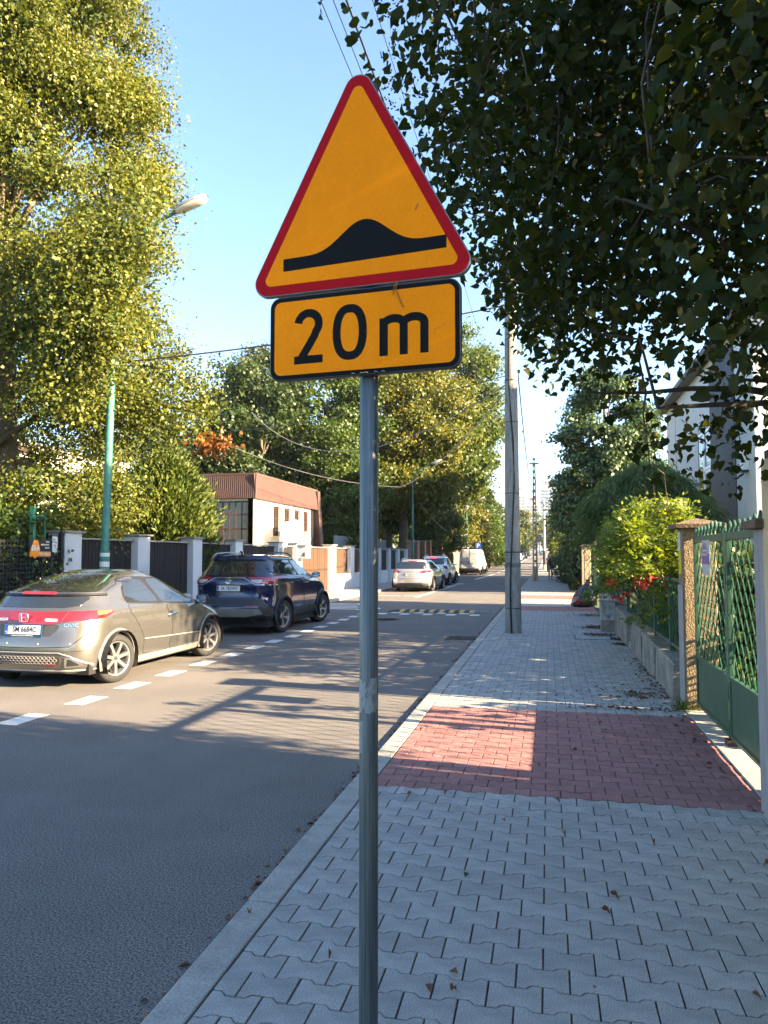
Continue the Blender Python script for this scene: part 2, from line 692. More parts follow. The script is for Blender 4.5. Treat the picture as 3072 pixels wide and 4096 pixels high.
for s_ in (-1, 1):
    b.box(s_ * .28 - .025, s_ * .28 + .025, -.3, .3, .002, .012)
    b.box(-.252, .252, s_ * .28 - .025, s_ * .28 + .025, .002, .012)
b.build('grate_frame', M_iron, gd)
bar = MB().box(-.25, .25, -.012, .012, .004, .011).build('grate_bar', M_iron, gd, loc=(0, -.2, 0))
for i in range(1, 9):
    copyobj(bar, loc=(0, -.2 + i * .05, 0))
MB().box(-.03, .03, -.02, .03, .012, .02).build('red_cap', mat('red_plastic', (.45, .03, .04), .5), gd, loc=(.05, 0, 0))

# flush service covers in the pavement
for i, (x0, x1, y0, y1) in enumerate(((.5, 1.16, 14.95, 15.8), (.75, 1.3, 42.2, 43.2))):
    t = thing('service_cover', ['pale concrete service cover flush in the grey pavement below the meter box', 'pale concrete cover in the pavement far beyond the rubbish bag'][i], 'service cover', ((x0 + x1) / 2, (y0 + y1) / 2, .04), group='pavement covers')
    w, l = (x1 - x0) / 2, (y1 - y0) / 2
    MB().box(-w, w, -l, l, -.02, .007).build('cover_slab', mat('pale_concrete', (.34, .34, .33), .85, var=.1, bump=.3, fine=.15), t, bevel=.004)
    b = MB()
    for s_ in (-1, 1):
        b.box(s_ * (w + .012) - .01, s_ * (w + .012) + .01, -l - .022, l + .022, -.01, .004)
        b.box(-w - .002, w + .002, s_ * (l + .012) - .01, s_ * (l + .012) + .01, -.01, .004)
    b.build('cover_rim', M_iron, t)

# ---------------------------------------------------------------- the warning sign in front of the camera
M_orange = mat('reflective_orange_sheet', (.86, .242, .0), .5, var=.06, scale=3, spec=.08, fine=.08, bump=.1, bscale=230)
M_red = mat('reflective_red_sheet', (.36, .004, .010), .55, var=.06, scale=2, spec=.08, fine=.06, bump=.12, bscale=420)
M_blk = mat('black_sign_film', (.003, .0035, .004), .6, var=.1, spec=.12, bump=.12, bscale=420)
M_alu = mat('grey_sign_metal', (.20, .21, .22), .45, .7, var=.15, scale=10)
PSI = .0914
sg = thing('warning_sign', 'orange and red triangular hump warning sign on a grey steel post', 'road sign', (-.571, 2.341, .04), -PSI)
FY = -.052                       # the face stands this far in front of the pole's axis


def sf(u, v, w):
    return (u * .978 + .0125, FY - w, 1.65 + (v - 1.65) * .978 - .04)


MB().lathe([(.0302, -.1), (.0302, 3.19), (.026, 3.195), (0, 3.196)], 40).build('pole', M_steel, sg, smooth=40)
cx = -.035
tri = lambda ins, r: rpoly([(cx - .415 + ins * 1.72, 2.546 + ins), (cx + .415 - ins * 1.72, 2.546 + ins), (cx, 3.341 - ins * 2.11)], r, 10)
outer, mid, inner = tri(0, .05), tri(.004, .047), tri(.036, .021)
pt = MB().prism(outer, sf, -.022, 0, 0).build('triangle_panel', M_alu, sg, bevel=.003)
MB().prism(mid, sf, .0003, .0012, 0, back=False).build('red_border', M_red, pt)
MB().prism(inner, sf, .0013, .0020, 0, back=False).build('orange_field', M_orange, pt)
top = []
for i in range(41):
    t = i / 40
    u = -.307 + .576 * t
    hh = .096 * math.exp(-abs((u + .012) / .098) ** 2.1) * .5 + .096 * .5 * max(0, math.cos(min(1, abs(u + .012) / .2) * math.pi / 2)) ** 2.2
    top.append((u, 2.678 + hh + (u + .02) * .02))
MB().prism([(-.307, 2.629), (.269, 2.641)] + top[::-1], sf, .0021, .0026, 0, back=False).build('hump_pictogram', M_blk, pt)
pcx = -.0216
pl = MB().prism(rrect(pcx - .3355, pcx + .3355, 2.247, 2.540, .038), sf, -.022, 0, 0).build('distance_plate', mat('dark_sign_edge', (.05, .055, .06), .4, .4), sg, bevel=.003)
MB().prism(rrect(pcx - .331, pcx + .331, 2.2515, 2.5355, .034), sf, .0003, .0012, 0, back=False).build('black_border', M_blk, pl)
MB().prism(rrect(pcx - .3165, pcx + .3165, 2.266, 2.521, .024), sf, .0013, .0020, 0, back=False).build('orange_field', M_orange, pl)


def glyph(parts, name):
    b = MB()
    for i, (A, B) in enumerate(parts):
        n = len(A)
        w = .0024 + i * .00004
        vs = [sf(u, v, w) for u, v in A] + [sf(u, v, w) for u, v in B]
        b.add(vs, [(k, k + 1, n + k + 1, n + k) for k in range(n - 1)])
    # face towards the reader (-y)
    b.f = [f[::-1] for f in b.f]
    return b.build(name, M_blk, pl)


SW = .0285
cu = []
for i in range(19):                                   # the bowl of the 2
    a = R(172) - R(214) * i / 18
    cu.append((-.2115 + .038 * math.cos(a), 2.4365 + .038 * math.sin(a)))
diag = [cu[-1], (-.205, 2.383), (-.247, 2.318)]
p2 = cu + [(-.1885, 2.397), (-.2055, 2.369), (-.2265, 2.337), (-.2415, 2.3145)]
base = [(-.264, 2.3145), (-.159, 2.3145)]
glyph([stroke(p2, SW), stroke(base, .0275)], 'digit_two')
el = []
for i in range(49):
    a = 2 * math.pi * i / 48
    cxx, sy = math.cos(a), math.sin(a)
    el.append((-.0625 + .0465 * abs(cxx) ** .78 * (1 if cxx > 0 else -1), 2.3955 + .080 * abs(sy) ** .9 * (1 if sy > 0 else -1)))
glyph([stroke(el, SW)], 'digit_zero')


def arch(x0, x1, zt):
    pts = [(x0, zt - .034)]
    for i in range(13):
        a = math.pi - math.pi * i / 12
        pts.append(((x0 + x1) / 2 + (x1 - x0) / 2 * math.cos(a), zt - .034 + .034 * .62 * math.sin(a) + .0))
    pts.append((x1, 2.304))
    return pts


glyph([stroke([(.0565, 2.304), (.0565, 2.430)], .029), stroke(arch(.0565, .125, 2.4395), .0275), stroke(arch(.125, .1945, 2.4395), .0275)], 'letter_m')
M_clamp = mat('clamp_steel', (.25, .26, .27), .4, .8)
for z in (2.32, 2.47, 2.66, 3.0):
    MB().lathe([(.0325, -.018), (.0345, -.018), (.0345, .018), (.0325, .018)], 24, close=True).build('pole_clamp', M_clamp, sg, loc=(0, 0, z - .04))
M_stick = mat('torn_sticker_paper', (.10, .12, .12), .7, col2=(.27, .285, .28), scale=30, thr=(.45, .55), detail=6, stretch=(1, 1, .45))
M_stick2 = mat('faded_sticker_paper', (.16, .185, .20), .7, col2=(.25, .28, .29), scale=20)


def sticker(a0, a1, z0, z1, m, rag=0):
    b = MB()
    N = 12
    vs = []
    for k in range(N + 1):
        a = R(a0 + (a1 - a0) * k / N)
        for z in (z0 + rag * rnd.uniform(0, .012), z1 - rag * rnd.uniform(0, .006)):
            vs.append((.0306 * math.cos(a), .0306 * math.sin(a), z - .04))
    b.add(vs, [(2 * k, 2 * k + 2, 2 * k + 3, 2 * k + 1) for k in range(N)])
    return b.build('sticker', m, sg, smooth=60)


tag(sticker(175, 350, 1.148, 1.262, M_stick, 1), label='torn paper sticker wrapped round the pole')
tag(sticker(178, 250, 1.025, 1.125, M_stick2), label='faded rectangular sticker on the pole')

# ---------------------------------------------------------------- utility poles, wires
pole = thing('utility_pole', 'grey round concrete pole with a black cable standing at the kerb', 'utility pole', (-.745, 15.86, .04), group='poles along the pavement')
MB().lathe([(.172, -.1), (.172, .02), (.165, 1.), (.150, 3.), (.136, 5.), (.120, 7.2), (.112, 8.4), (0, 8.42)], 36).build('concrete_shaft', mat('spun_concrete', (.20, .195, .18), .85, col2=(.34, .33, .30), scale=5, stretch=(3, 3, .6), bump=.8, bscale=60, fine=.3), pole, smooth=40)


def on_pole(dx, z, k=1.02):
    r = float(np.interp(z, [0, 1, 3, 5, 7.2], [.172, .165, .150, .136, .12])) * k + .012
    x = max(-r * .98, min(r * .98, dx))
    return (x, -math.sqrt(r * r - x * x), z)


MB().tube([on_pole(x, z) for x, z in ((-.03, 0), (-.045, .5), (-.05, .8), (-.03, 1.4), (0, 2.0), (.03, 2.6), (.055, 3.08))], .018, 8).build('cable_duct', M_wirecable, pole, smooth=60)
MB().tube([on_pole(x, z) for x, z in ((.055, 3.08), (.06, 3.3), (.03, 4.), (-.01, 4.6), (-.03, 5.2), (-.02, 6.2))], .009, 6).build('cable', M_wirecable, pole, smooth=60)
MB().tube([on_pole(x, z) for x, z in ((.045, 3.08), (.052, 3.5), (.05, 4.), (.0, 4.7), (-.045, 5.2), (-.04, 6.2))], .007, 6).build('cable', M_wirecable, pole, smooth=60)
for z, c in ((.52, M_steel), (1.69, M_wirecable), (2.93, M_steel), (4.45, M_steel), (5.35, M_wirecable)):
    r = float(np.interp(z, [0, 1, 3, 5, 7.2], [.172, .165, .150, .136, .12]))
    MB().lathe([(r + .001, -.012), (r + .006, -.012), (r + .006, .012), (r + .001, .012)], 36, close=True).build('strap', c, pole, loc=(0, 0, z), smooth=40)
MB().box(-2.35, .35, -.06, .06, 8.02, 8.14).build('cross_arm', M_steel, pole)
for x in (-2.2, -1.96, -1.5, .25):
    MB().lathe([(.012, 0), (.012, .05), (.045, .06), (.05, .1), (.03, .13), (.045, .16), (.02, .2)], 12).build('insulator', mat('porcelain', (.5, .48, .44), .25), pole, loc=(x, 0, 8.14), smooth=50)
# pale ring of paint marks near the foot
tag(MB().lathe([(.1672, -.05), (.1675, -.05), (.1668, .05), (.1665, .05)], 36, close=True).build('grimy_band', mat('grime', (.09, .09, .085), .9, col2=(.2, .2, .19), scale=15), pole, loc=(0, 0, 1.42), smooth=40))

# pierced flat-sided concrete pole
lp = thing('lattice_pole', 'yellowish flat concrete pole with a column of oval openings', 'utility pole', (-.86, 48.3, .04), R(4), group='poles along the pavement')
M_yconc = mat('yellow_concrete', (.36, .28, .16), .85, col2=(.48, .38, .23), scale=6, bump=.5, bscale=40, fine=.2)
b = MB()
H = 7.9
wz = lambda z: .17 - .085 * z / H
nh = 17
zs = [.95 + i * .41 for i in range(nh)]
prev = 0
for z in zs:
    b.add([(s_ * wz(q), t_ * .11, q) for q in (prev, z) for s_, t_ in ((-1, -1), (1, -1), (1, 1), (-1, 1))],
          [(3, 2, 1, 0), (4, 5, 6, 7), (0, 1, 5, 4), (1, 2, 6, 5), (2, 3, 7, 6), (3, 0, 4, 7)])
    for s_ in (-1, 1):
        w1, w2 = wz(z), wz(z + .25)
        b.add([(s_ * k * w, t_ * .11, q) for q, w in ((z, w1), (z + .25, w2)) for k, t_ in ((.45, -1), (1, -1), (1, 1), (.45, 1))],
              [(3, 2, 1, 0), (4, 5, 6, 7), (0, 1, 5, 4), (1, 2, 6, 5), (2, 3, 7, 6), (3, 0, 4, 7)])
    prev = z + .25
b.box(-wz(prev), wz(prev), -.11, .11, prev, H)
b.build('concrete_shaft', M_yconc, lp)
MB().tube([(-.02, -.115, .0), (.1, -.12, .8), (.05, -.12, 3.2), (-.05, -.12, 4.2), (0, -.12, 7.6)], .016, 6).build('cable', M_wirecable, lp)
MB().box(.13, .42, -.14, .12, 2.5, 2.98).build('junction_box', M_yconc, lp, bevel=.01)
MB().box(-.3, .3, -.05, .05, 7.5, 7.58).build('cross_arm', M_steel, lp)
tp = thing('timber_pole', 'slim pale round pole beyond the walking people', 'utility pole', (-.5, 88.5, .04), group='poles along the pavement')
MB().lathe([(.17, 0), (.15, 4), (.11, 8.2), (0, 8.22)], 16).build('shaft', mat('bleached_timber', (.42, .36, .27), .8, col2=(.55, .48, .37), scale=4, stretch=(8, 8, .5)), tp, smooth=40)
MB().lathe([(.18, 0), (.175, 1.6)], 16).build('dark_sleeve', M_black, tp, loc=(0, 0, .6))
MB().box(-.5, .5, -.05, .05, 7.8, 7.9).build('cross_arm', M_steel, tp)


def wire(a, b_, sag, r, label, group='overhead wires', m=None):
    a, b_ = Vector(a), Vector(b_)
    pts = [a.lerp(b_, i / 20) - Vector((0, 0, sag * 4 * (i / 20) * (1 - i / 20))) for i in range(21)]
    o = MB().tube(pts, r, 6).build('overhead_wire', m or M_wirecable, smooth=60)
    return tag(o, label, 'wire', group)


wtop = 8.35
wire((-2.57, -16, wtop), (-2.57, 15.86, wtop), .12, .006, 'thin overhead wire, outermost of the run above the sign')
wire((-2.45, -16, wtop + .05), (-2.42, 15.86, wtop), .12, .006, 'thin overhead wire second from the outside above the sign')
wire((-2.24, -16, wtop - .1), (-2.24, 15.86, wtop - .1), .1, .014, 'thick black overhead cable passing behind the sign tip')
wire((-1.96, -16, wtop), (-1.96, 15.86, wtop), .15, .005, 'thin overhead wire nearest the leafy branches')
for x0 in (-2.57, -2.42, -1.96):
    wire((x0, 15.86, wtop), (x0 * .35 - .6, 48.3, 7.55), .5, .006, {-2.57: 'thin wire running on along the street, outermost over the road', -2.42: 'thin wire running on along the street, middle one of three', -1.96: 'thin wire running on along the street, nearest the kerb'}[x0], 'street wires beyond the pole')
wire((-.5, 48.3, 7.5), (-.2, 88.5, 7.95), .7, .009, 'sagging wire between the pierced pole and the slim pole')
wire((-.75, 15.7, 7.0), (-8.6, 12.6, 5.35), .12, .016, 'thick black cable crossing the street to the linden')
wire((-.75, 15.75, 5.5), (-14.5, 31, 7.3), .25, .010, 'thin dark cable crossing high to the trees')
wire((-.75, 15.75, 5.35), (-12.6, 30, 7.9), 1.6, .012, 'pale slack cable sagging above the garage', m=mat('cable_grey', (.28, .26, .24), .6))
wire((-6., 30., 4.5), (-14.5, 30.5, 6.9), .45, .014, 'pale service cable reaching the garage roof corner', m=MATS['cable_grey'])
wire((-6., 30., 4.5), (-.75, 15.9, 5.3), .35, .012, 'pale service cable coming down from the concrete pole', m=MATS['cable_grey'])
wire((-.6, 15.9, 5.6), (-.7, 48.3, 6.9), 1.9, .012, 'slack cable hanging right of the concrete pole')
wire((-8.3, 48, 5.2), (-8.1, 76, 3.9), .9, .02, 'slack cable sagging along the lamp posts', m=MATS['cable_grey'])

# a dry stalk caught between the two plates, and bits of grit on the lower edge
b = MB()
b.tube([sf(.105, 2.548, .006), sf(.100, 2.52, .008), (.0, 0, 0) if False else sf(.112, 2.49, .006), sf(.125, 2.46, .004)], .0016, 5)
b.tube([sf(.105, 2.548, .006), sf(.095, 2.53, .01), sf(.090, 2.505, .005)], .0014, 5)
b.build('dry_stalk', mat('dry_stalk', (.20, .10, .02), .8), sg)
b = MB()
for u in (-.02, -.005, .03, .055, -.05):
    b.lathe([(0, .004), (.006, .003), (.008, 0)], 6, M=Matrix.Translation(sf(u, 2.2515, .003)))
b.build('grit', mat('pale_grit', (.3, .26, .2), .9), sg)
for (u0, v0, u1, v1) in ((.225, 2.375, .265, 2.392), (.165, 2.78, .175, 2.80)):
    A, B = stroke([(u0, v0), (u1, v1)], .0016 if v0 < 2.6 else .006)
    MB().add([sf(*A[0], .0026), sf(*A[1], .0026), sf(*B[1], .0026), sf(*B[0], .0026)], [(0, 1, 2, 3)]).build('scratch', mat('sign_scratch', (.42, .12, .01), .7), sg)
# ---------------------------------------------------------------- cars
M_gap = mat('panel_gap', (.006, .006, .006), .9)
M_under = mat('underbody', (.012, .012, .012), .9)
M_carglass = mat('car_glass', (.018, .022, .024), .03, spec=.9, var=.05, coat=.6)
M_trim = mat('grey_cladding', (.028, .030, .033), .55, var=.1)
M_redlens = mat('red_lens', (.26, .012, .016), .08, spec=.7, var=.15, scale=25, coat=.8)
M_redlit = mat('lit_brake_lens', (.8, .02, .02), .2, emit=1.2)
M_amber = mat('amber_lens', (.50, .12, .02), .08, spec=.7, coat=.8)
M_clear = mat('clear_lens', (.42, .38, .38), .06, spec=.8, var=.3, scale=30, coat=.8)
M_plate = mat('plate_white', (.62, .62, .60), .4, var=.03)
M_platetxt = mat('plate_black', (.012, .012, .014), .5)
M_eublue = mat('plate_blue', (.01, .05, .32), .4)
M_rim = mat('alloy_silver', (.42, .42, .43), .28, .85, var=.06)
M_rimdark = mat('brake_dark', (.03, .028, .027), .6, .4)
M_mirror = mat('mirror_glass', (.55, .58, .6), .02, 1., var=.02)


def crom(keys, n):
    """Catmull-Rom through rows of numbers, spaced by change in the first three columns."""
    K = np.array(keys, float)
    d = np.linalg.norm(np.diff(K[:, :4], axis=0), axis=1) + 1e-4
    t = np.concatenate([[0], np.cumsum(d ** .7)])
    q = np.linspace(0, t[-1], n)
    out = []
    m = np.zeros_like(K)
    for i in range(len(K)):
        if i == 0:
            m[i] = (K[1] - K[0]) / (t[1] - t[0])
        elif i == len(K) - 1:
            m[i] = (K[-1] - K[-2]) / (t[-1] - t[-2])
        else:
            a, b = (K[i] - K[i - 1]) / (t[i] - t[i - 1]), (K[i + 1] - K[i]) / (t[i + 1] - t[i])
            m[i] = np.where(a * b > 0, 2 * a * b / np.where(np.abs(a + b) < 1e-9, 1e-9, a + b), 0)
    for x in q:
        i = min(len(K) - 2, int(np.searchsorted(t, x, 'right') - 1))
        h = t[i + 1] - t[i]
        u = (x - t[i]) / h
        out.append((1 + 2 * u) * (1 - u) ** 2 * K[i] + u * (1 - u) ** 2 * h * m[i] + u * u * (3 - 2 * u) * K[i + 1] + u * u * (u - 1) * h * m[i + 1])
    return np.array(out)


class Car:
    """Body rows run round the car at rising heights: (z, y_rear, y_front, half width, rear corner, front corner, rear bow, front bow)."""

    def __init__(s, name, label, loc, rz, rows, paint, axles, wr, wx, arch=None, group=None, nr=44, rows_n=None, lower=None, lower_z=None):
        s.root = thing(name, label, 'car' if 'van' not in name else 'van', loc, rz, group)
        s.axles, s.wr, s.wx, s.ra = axles, wr, wx, arch or wr + .055
        Rw = crom(rows, rows_n or nr)
        half = [s.outline(r) for r in Rw]
        nc = len(half[0])
        V = np.zeros((len(Rw), 2 * nc, 3))
        for i, h in enumerate(half):
            V[i, :nc] = h
            V[i, nc:] = h * [-1, 1, 1]
        idx = lambda i, j: i * 2 * nc + j
        F = []
        for i in range(len(Rw) - 1):
            for j in range(nc - 1):
                F.append((idx(i, j), idx(i, j + 1), idx(i + 1, j + 1), idx(i + 1, j)))
                F.append((idx(i, nc + j + 1), idx(i, nc + j), idx(i + 1, nc + j), idx(i + 1, nc + j + 1)))
            for j in (0, nc - 1):
                q = (idx(i, j), idx(i + 1, j), idx(i + 1, nc + j), idx(i, nc + j))
                F.append(q if j == 0 else q[::-1])
        top = len(Rw) - 1
        for j in range(nc - 1):
            F.append((idx(top, j), idx(top, j + 1), idx(top, nc + j + 1), idx(top, nc + j)))
        V = V.reshape(-1, 3)
        s.bvh = BVHTree.FromPolygons([Vector(v) for v in V], F)
        # wheel arches: drop the faces inside, pull the rim onto a circle
        keep = []
        dead = set()
        C_ = np.array([V[list(f)].mean(0) for f in F])
        for k, f in enumerate(F):
            c = C_[k]
            hit = False
            for ay in s.axles:
                if abs(c[0]) > .45 and math.hypot(c[1] - ay, c[2] - s.wr) < s.ra:
                    hit = True
            if hit:
                dead.update(f)
            else:
                keep.append(f)
        live = {i for f in keep for i in f}
        for i in dead & live:
            for ay in s.axles:
                d = np.array([V[i][1] - ay, V[i][2] - s.wr])
                r = np.linalg.norm(d)
                if abs(V[i][0]) > .4 and r < s.ra * 1.3 and r > .02:
                    V[i][1:] = [ay + d[0] / r * s.ra, s.wr + d[1] / r * s.ra]
        b = MB()
        b.v = [tuple(v) for v in V]
        b.f = keep
        b.m = [0] * len(keep)
        mats = [paint]
        if lower:
            mats.append(lower)
            b.m = [1 if max(V[list(f)][:, 2]) < lower_z + .02 else 0 for f in keep]
        s.paint = paint
        s.body = b.build('body', mats, s.root, smooth=38)
        L = max(r[2] for r in rows)
        s.L = L
        u = MB().box(-s.wx + .1, s.wx - .1, .25, L - .25, .17, .30)
        for ay in s.axles:
            for sx in (-1, 1):
                N = 16
                vs = []
                for k in range(N + 1):
                    a = R(-25 + 230 * k / N)
                    for xx in (s.wx - .28, s.wx + .055):
                        vs.append((sx * xx, ay + (s.ra + .012) * math.cos(a), s.wr + (s.ra + .012) * math.sin(a)))
                f = [(2 * k, 2 * k + 1, 2 * k + 3, 2 * k + 2) for k in range(N)]
                u.add(vs, f)
                u.add([(sx * (s.wx - .28), ay + (s.ra + .012) * math.cos(R(a)), s.wr + (s.ra + .012) * math.sin(R(a))) for a in range(-25, 206, 15)], [tuple(range(16))])
        u.build('underbody', M_under, s.root)

    def outline(s, r):
        z, yr, yf, w, cr, cf, br, bf = r
        pts = []
        n1, n2, n3 = 10, 9, 44
        w = max(w, .02)
        cr, cf = min(cr, w * .95), min(cf, w * .95)
        for k in range(n1):
            x = (w - cr) * k / n1
            pts.append((x, yr + br * (x / w) ** 2, z))
        y0 = yr + br * ((w - cr) / w) ** 2
        for k in range(n2):
            a = math.pi / 2 * k / n2
            pts.append((w - cr + cr * math.sin(a), y0 + cr * 1.15 * (1 - math.cos(a)), z))
        ya = y0 + cr * 1.15
        y1 = yf - bf * ((w - cf) / w) ** 2
        yb = y1 - cf * 1.3
        for k in range(n3):
            t = k / n3
            pts.append((w * (1 - .0 * t), ya + (yb - ya) * t, z))
        for k in range(n2):
            a = math.pi / 2 * k / n2
            pts.append((w - cf + cf * math.cos(a), yb + cf * 1.3 * math.sin(a), z))
        for k in range(n1 + 1):
            x = (w - cf) * (1 - k / n1)
            pts.append((x, yf - bf * (x / w) ** 2, z))
        P = np.array(pts)
        # barrel the sides in plan a little
        L = max(.1, yf - yr)
        t = (P[:, 1] - yr) / L
        P[:, 0] *= 1 - .07 * np.abs(2 * t - 1) ** 3.
        return P

    def cast(s, u, v, side):
        if side == 'R':
            o, d = Vector((2.5, u, v)), Vector((-1, 0, 0))
        elif side == 'L':
            o, d = Vector((-2.5, u, v)), Vector((1, 0, 0))
        elif side == 'B':
            o, d = Vector((u, -2.5, v)), Vector((0, 1, 0))
        elif side == 'F':
            o, d = Vector((u, 9, v)), Vector((0, -1, 0))
        else:
            o, d = Vector((u, v, 4)), Vector((0, 0, -1))
        h = s.bvh.ray_cast(o, d)
        return (h[0], d, h[1]) if h[0] else None

    def panel(s, poly, side, m, name, off=.003, step=.07, parent=None, ring=0, label=None, nrm=True):
        """A thin shell following the body inside a polygon in side / rear / top view."""
        P = [Vector(p) for p in poly]
        dense = []
        for i, p in enumerate(P):
            q = P[(i + 1) % len(P)]
            k = max(1, int((q - p).length / step))
            dense += [p.lerp(q, j / k) for j in range(k)]
        n = len(dense)
        xs, ys = [p.x for p in dense], [p.y for p in dense]
        inner = []
        for a in np.arange(min(xs) + step / 2, max(xs), step):
            for c in np.arange(min(ys) + step / 2, max(ys), step):
                inside = False
                dmin = 9
                for i in range(n):
                    p, q = dense[i], dense[(i + 1) % n]
                    if (p.y > c) != (q.y > c) and a < (q.x - p.x) * (c - p.y) / (q.y - p.y) + p.x:
                        inside = not inside
                    dmin = min(dmin, math.hypot(p.x - a, p.y - c))
                if inside and dmin > step * .45:
                    inner.append(Vector((a, c)))
        vs, es, fs, *_ = delaunay_2d_cdt(dense + inner, [(i, (i + 1) % n) for i in range(n)], [], 1, 1e-5)
        out, back, ok = [], [], []
        for v in vs:
            h = s.cast(v.x, v.y, side)
            ok.append(h is not None)
            if h:
                nn = h[2] if nrm else -h[1]
                if nn.dot(h[1]) > 0:
                    nn = -nn
                out.append(h[0] + nn * off)
                back.append(h[0] - nn * .004)
            else:
                out.append(Vector((0, 0, 0)))
                back.append(Vector((0, 0, 0)))
        b = MB()
        N = len(out)
        flip = {'R': 0, 'L': 1, 'B': 0, 'F': 1, 'T': 0}[side]
        F = [tuple(f)[::-1] if flip else tuple(f) for f in fs if all(ok[i] for i in f)]
        b.add(out + back, F)
        ed = {}
        for f in F:
            for i in range(len(f)):
                e = (f[i], f[(i + 1) % len(f)])
                ed[frozenset(e)] = None if frozenset(e) in ed else e
        sk = [(e[1], e[0], e[0] + N, e[1] + N) for e in ed.values() if e]
        b.f += sk
        b.m += [0] * len(sk)
        o = b.build(name, m, parent or s.root, smooth=30)
        if label:
            o['label'] = label
        return o

    def line(s, pts, side, m, name, w=.006, off=.002, parent=None, closed=False, n=8):
        """A tube laid along the body surface."""
        P = [Vector(p) for p in pts]
        if closed:
            P.append(P[0])
        out = []
        for i in range(len(P) - 1):
            k = max(1, int((P[i + 1] - P[i]).length / .05))
            for j in range(k):
                h = s.cast(*P[i].lerp(P[i + 1], j / k), side)
                if h:
                    out.append(h[0] - h[1] * off)
        h = s.cast(*P[-1], side)
        if h:
            out.append(h[0] - h[1] * off)
        return MB().tube(out, w, 6).build(name, m, parent or s.root, smooth=50)

    def archlip(s, m, w=.02, a0=-12, a1=192, name='wheel_arch', out=.012, flat=0):
        for ay in s.axles:
            for side, sx in (('R', 1), ('L', -1)):
                inner, outer = [], []
                for k in range(25):
                    a = R(a0 + (a1 - a0) * k / 24)
                    for rr, lst in ((s.ra - .004, inner), (s.ra + w, outer)):
                        yy, zz = ay + rr * math.cos(a), s.wr + rr * math.sin(a)
                        h = s.cast(yy, max(zz, .2), side)
                        hx = h[0].x if h else sx * s.wx
                        if abs(hx) < s.wx - .06:
                            hx = sx * (s.wx - .03)
                        lst.append(Vector((hx, yy, zz)))
                b = MB()
                o_ = Vector((sx * out, 0, 0))
                vs = []
                for p, q in zip(inner, outer):
                    vs += [p - o_ * 3, p + o_, p.lerp(q, .8) + o_, q - o_ * .3]
                fs = []
                for k in range(24):
                    for j in range(3):
                        f = (4 * k + j, 4 * k + j + 1, 4 * k + 5 + j, 4 * k + 4 + j)
                        fs.append(f if sx < 0 else f[::-1])
                b.add(vs, fs).build(name, m, s.root, smooth=35)

    def wheels(s, spokes=7, wid=.215, rim=None, style='seven', rr=None):
        rim = rim or M_rim
        rr = rr or s.wr * .70
        first = None
        for ay in s.axles:
            for sx in (-1, 1):
                if first is None:
                    w = thing('wheel', parent=s.root)
                    r, h = s.wr, wid / 2
                    MB().lathe([(rr - .005, -h * .85), (rr + .015, -h), (r - .03, -h * .98), (r - .008, -h * .8), (r, -h * .5), (r, h * .5), (r - .008, h * .8), (r - .03, h * .98), (rr + .015, h), (rr - .005, h * .85)], 40, close=True).build('tyre', M_rubber, w, smooth=40)
                    b = MB().lathe([(rr - .012, -h * .8), (rr, h * .8), (rr + .006, h * .9), (rr - .014, h * .86), (rr - .03, h * .6), (rr - .035, -h * .8)], 40)
                    b.lathe([(.0, h * .72), (.05, h * .72), (.062, h * .62), (.062, h * .2)], 20)
                    for k in range(spokes):
                        a = 2 * math.pi * k / spokes
                        pairs = ((0, 1.),) if style == 'seven' else ((-.14, .62), (.14, .62))
                        for da, ww in pairs:
                            w0, w1 = .030 * ww, .026 * ww
                            c0, s0 = math.cos(a), math.sin(a)
                            c1, s1 = math.cos(a + da), math.sin(a + da)
                            vs = []
                            for rad, hw, z0, z1, (c, s_) in ((.04, w0, h * .25, h * .74, (c0, s0)), (rr * .6, w1, h * .35, h * .80, ((c0 + c1) / 2, (s0 + s1) / 2)), (rr - .012, w1 * 1.15, h * .4, h * .78, (c1, s1))):
                                for t, zz in ((-hw, z0), (hw, z0), (hw * .75, z1), (-hw * .75, z1)):
                                    vs.append((rad * c - t * s_, rad * s_ + t * c, zz))
                            b.add(vs, [(q * 4 + i, q * 4 + (i + 1) % 4, q * 4 + 4 + (i + 1) % 4, q * 4 + 4 + i) for q in (0, 1) for i in range(4)])
                    b.build('rim', rim, w, smooth=30)
                    bd = MB().lathe([(0, -h * .1), (rr * .66, -h * .1), (rr * .66, -h * .25), (rr - .03, -h * .3), (rr - .03, -h * .9), (0, -h * .9)], 24)
                    bd.build('brake_disc', M_rimdark, w, smooth=30)
                    MB().lathe([(.03, h * .6), (.03, h * .765), (0, h * .77)], 5).build('hub_cap', M_rimdark, w)
                    first = w
                else:
                    w = copytree(first, s.root)
                w.location = (sx * (s.wx - wid / 2 - .01), ay, s.wr)
                w.rotation_euler = (rnd.uniform(0, .6), R(90) * sx, 0)
        s.first = first

    def plate(s, x, y, z, tilt, txt, side=1, w=.52, h=.114, band=None):
        """Number plate: white board, blue end band, black characters."""
        M = Matrix.Translation((x, y, z)) @ Matrix.Rotation(R(90 - tilt), 4, 'X')
        b = MB()
        b.prism(rrect(-w / 2, w / 2, -h / 2, h / 2, .008, 3), lambda u, v, q: M @ Vector((u, v, q)), -.006, .002)
        pl_ = b.build('number_plate', M_plate, s.root)
        b = MB().prism(rrect(-w / 2 + .004, -w / 2 + .046, -h / 2 + .004, h / 2 - .004, .004, 2), lambda u, v, q: M @ Vector((u, v, q)), .002, .003, back=False)
        b.build('blue_band', M_eublue, pl_)
        text('PL', .028, M_plate, pl_, M @ Matrix.Translation((-w / 2 + .025, -h * .28, .0034)), 'country_code')
        text(txt, .094, M_platetxt, pl_, M @ Matrix.Translation((.022, 0, .0024)), 'plate_characters', wide=.80 if len(txt) > 8 else .86, bold=.0012)
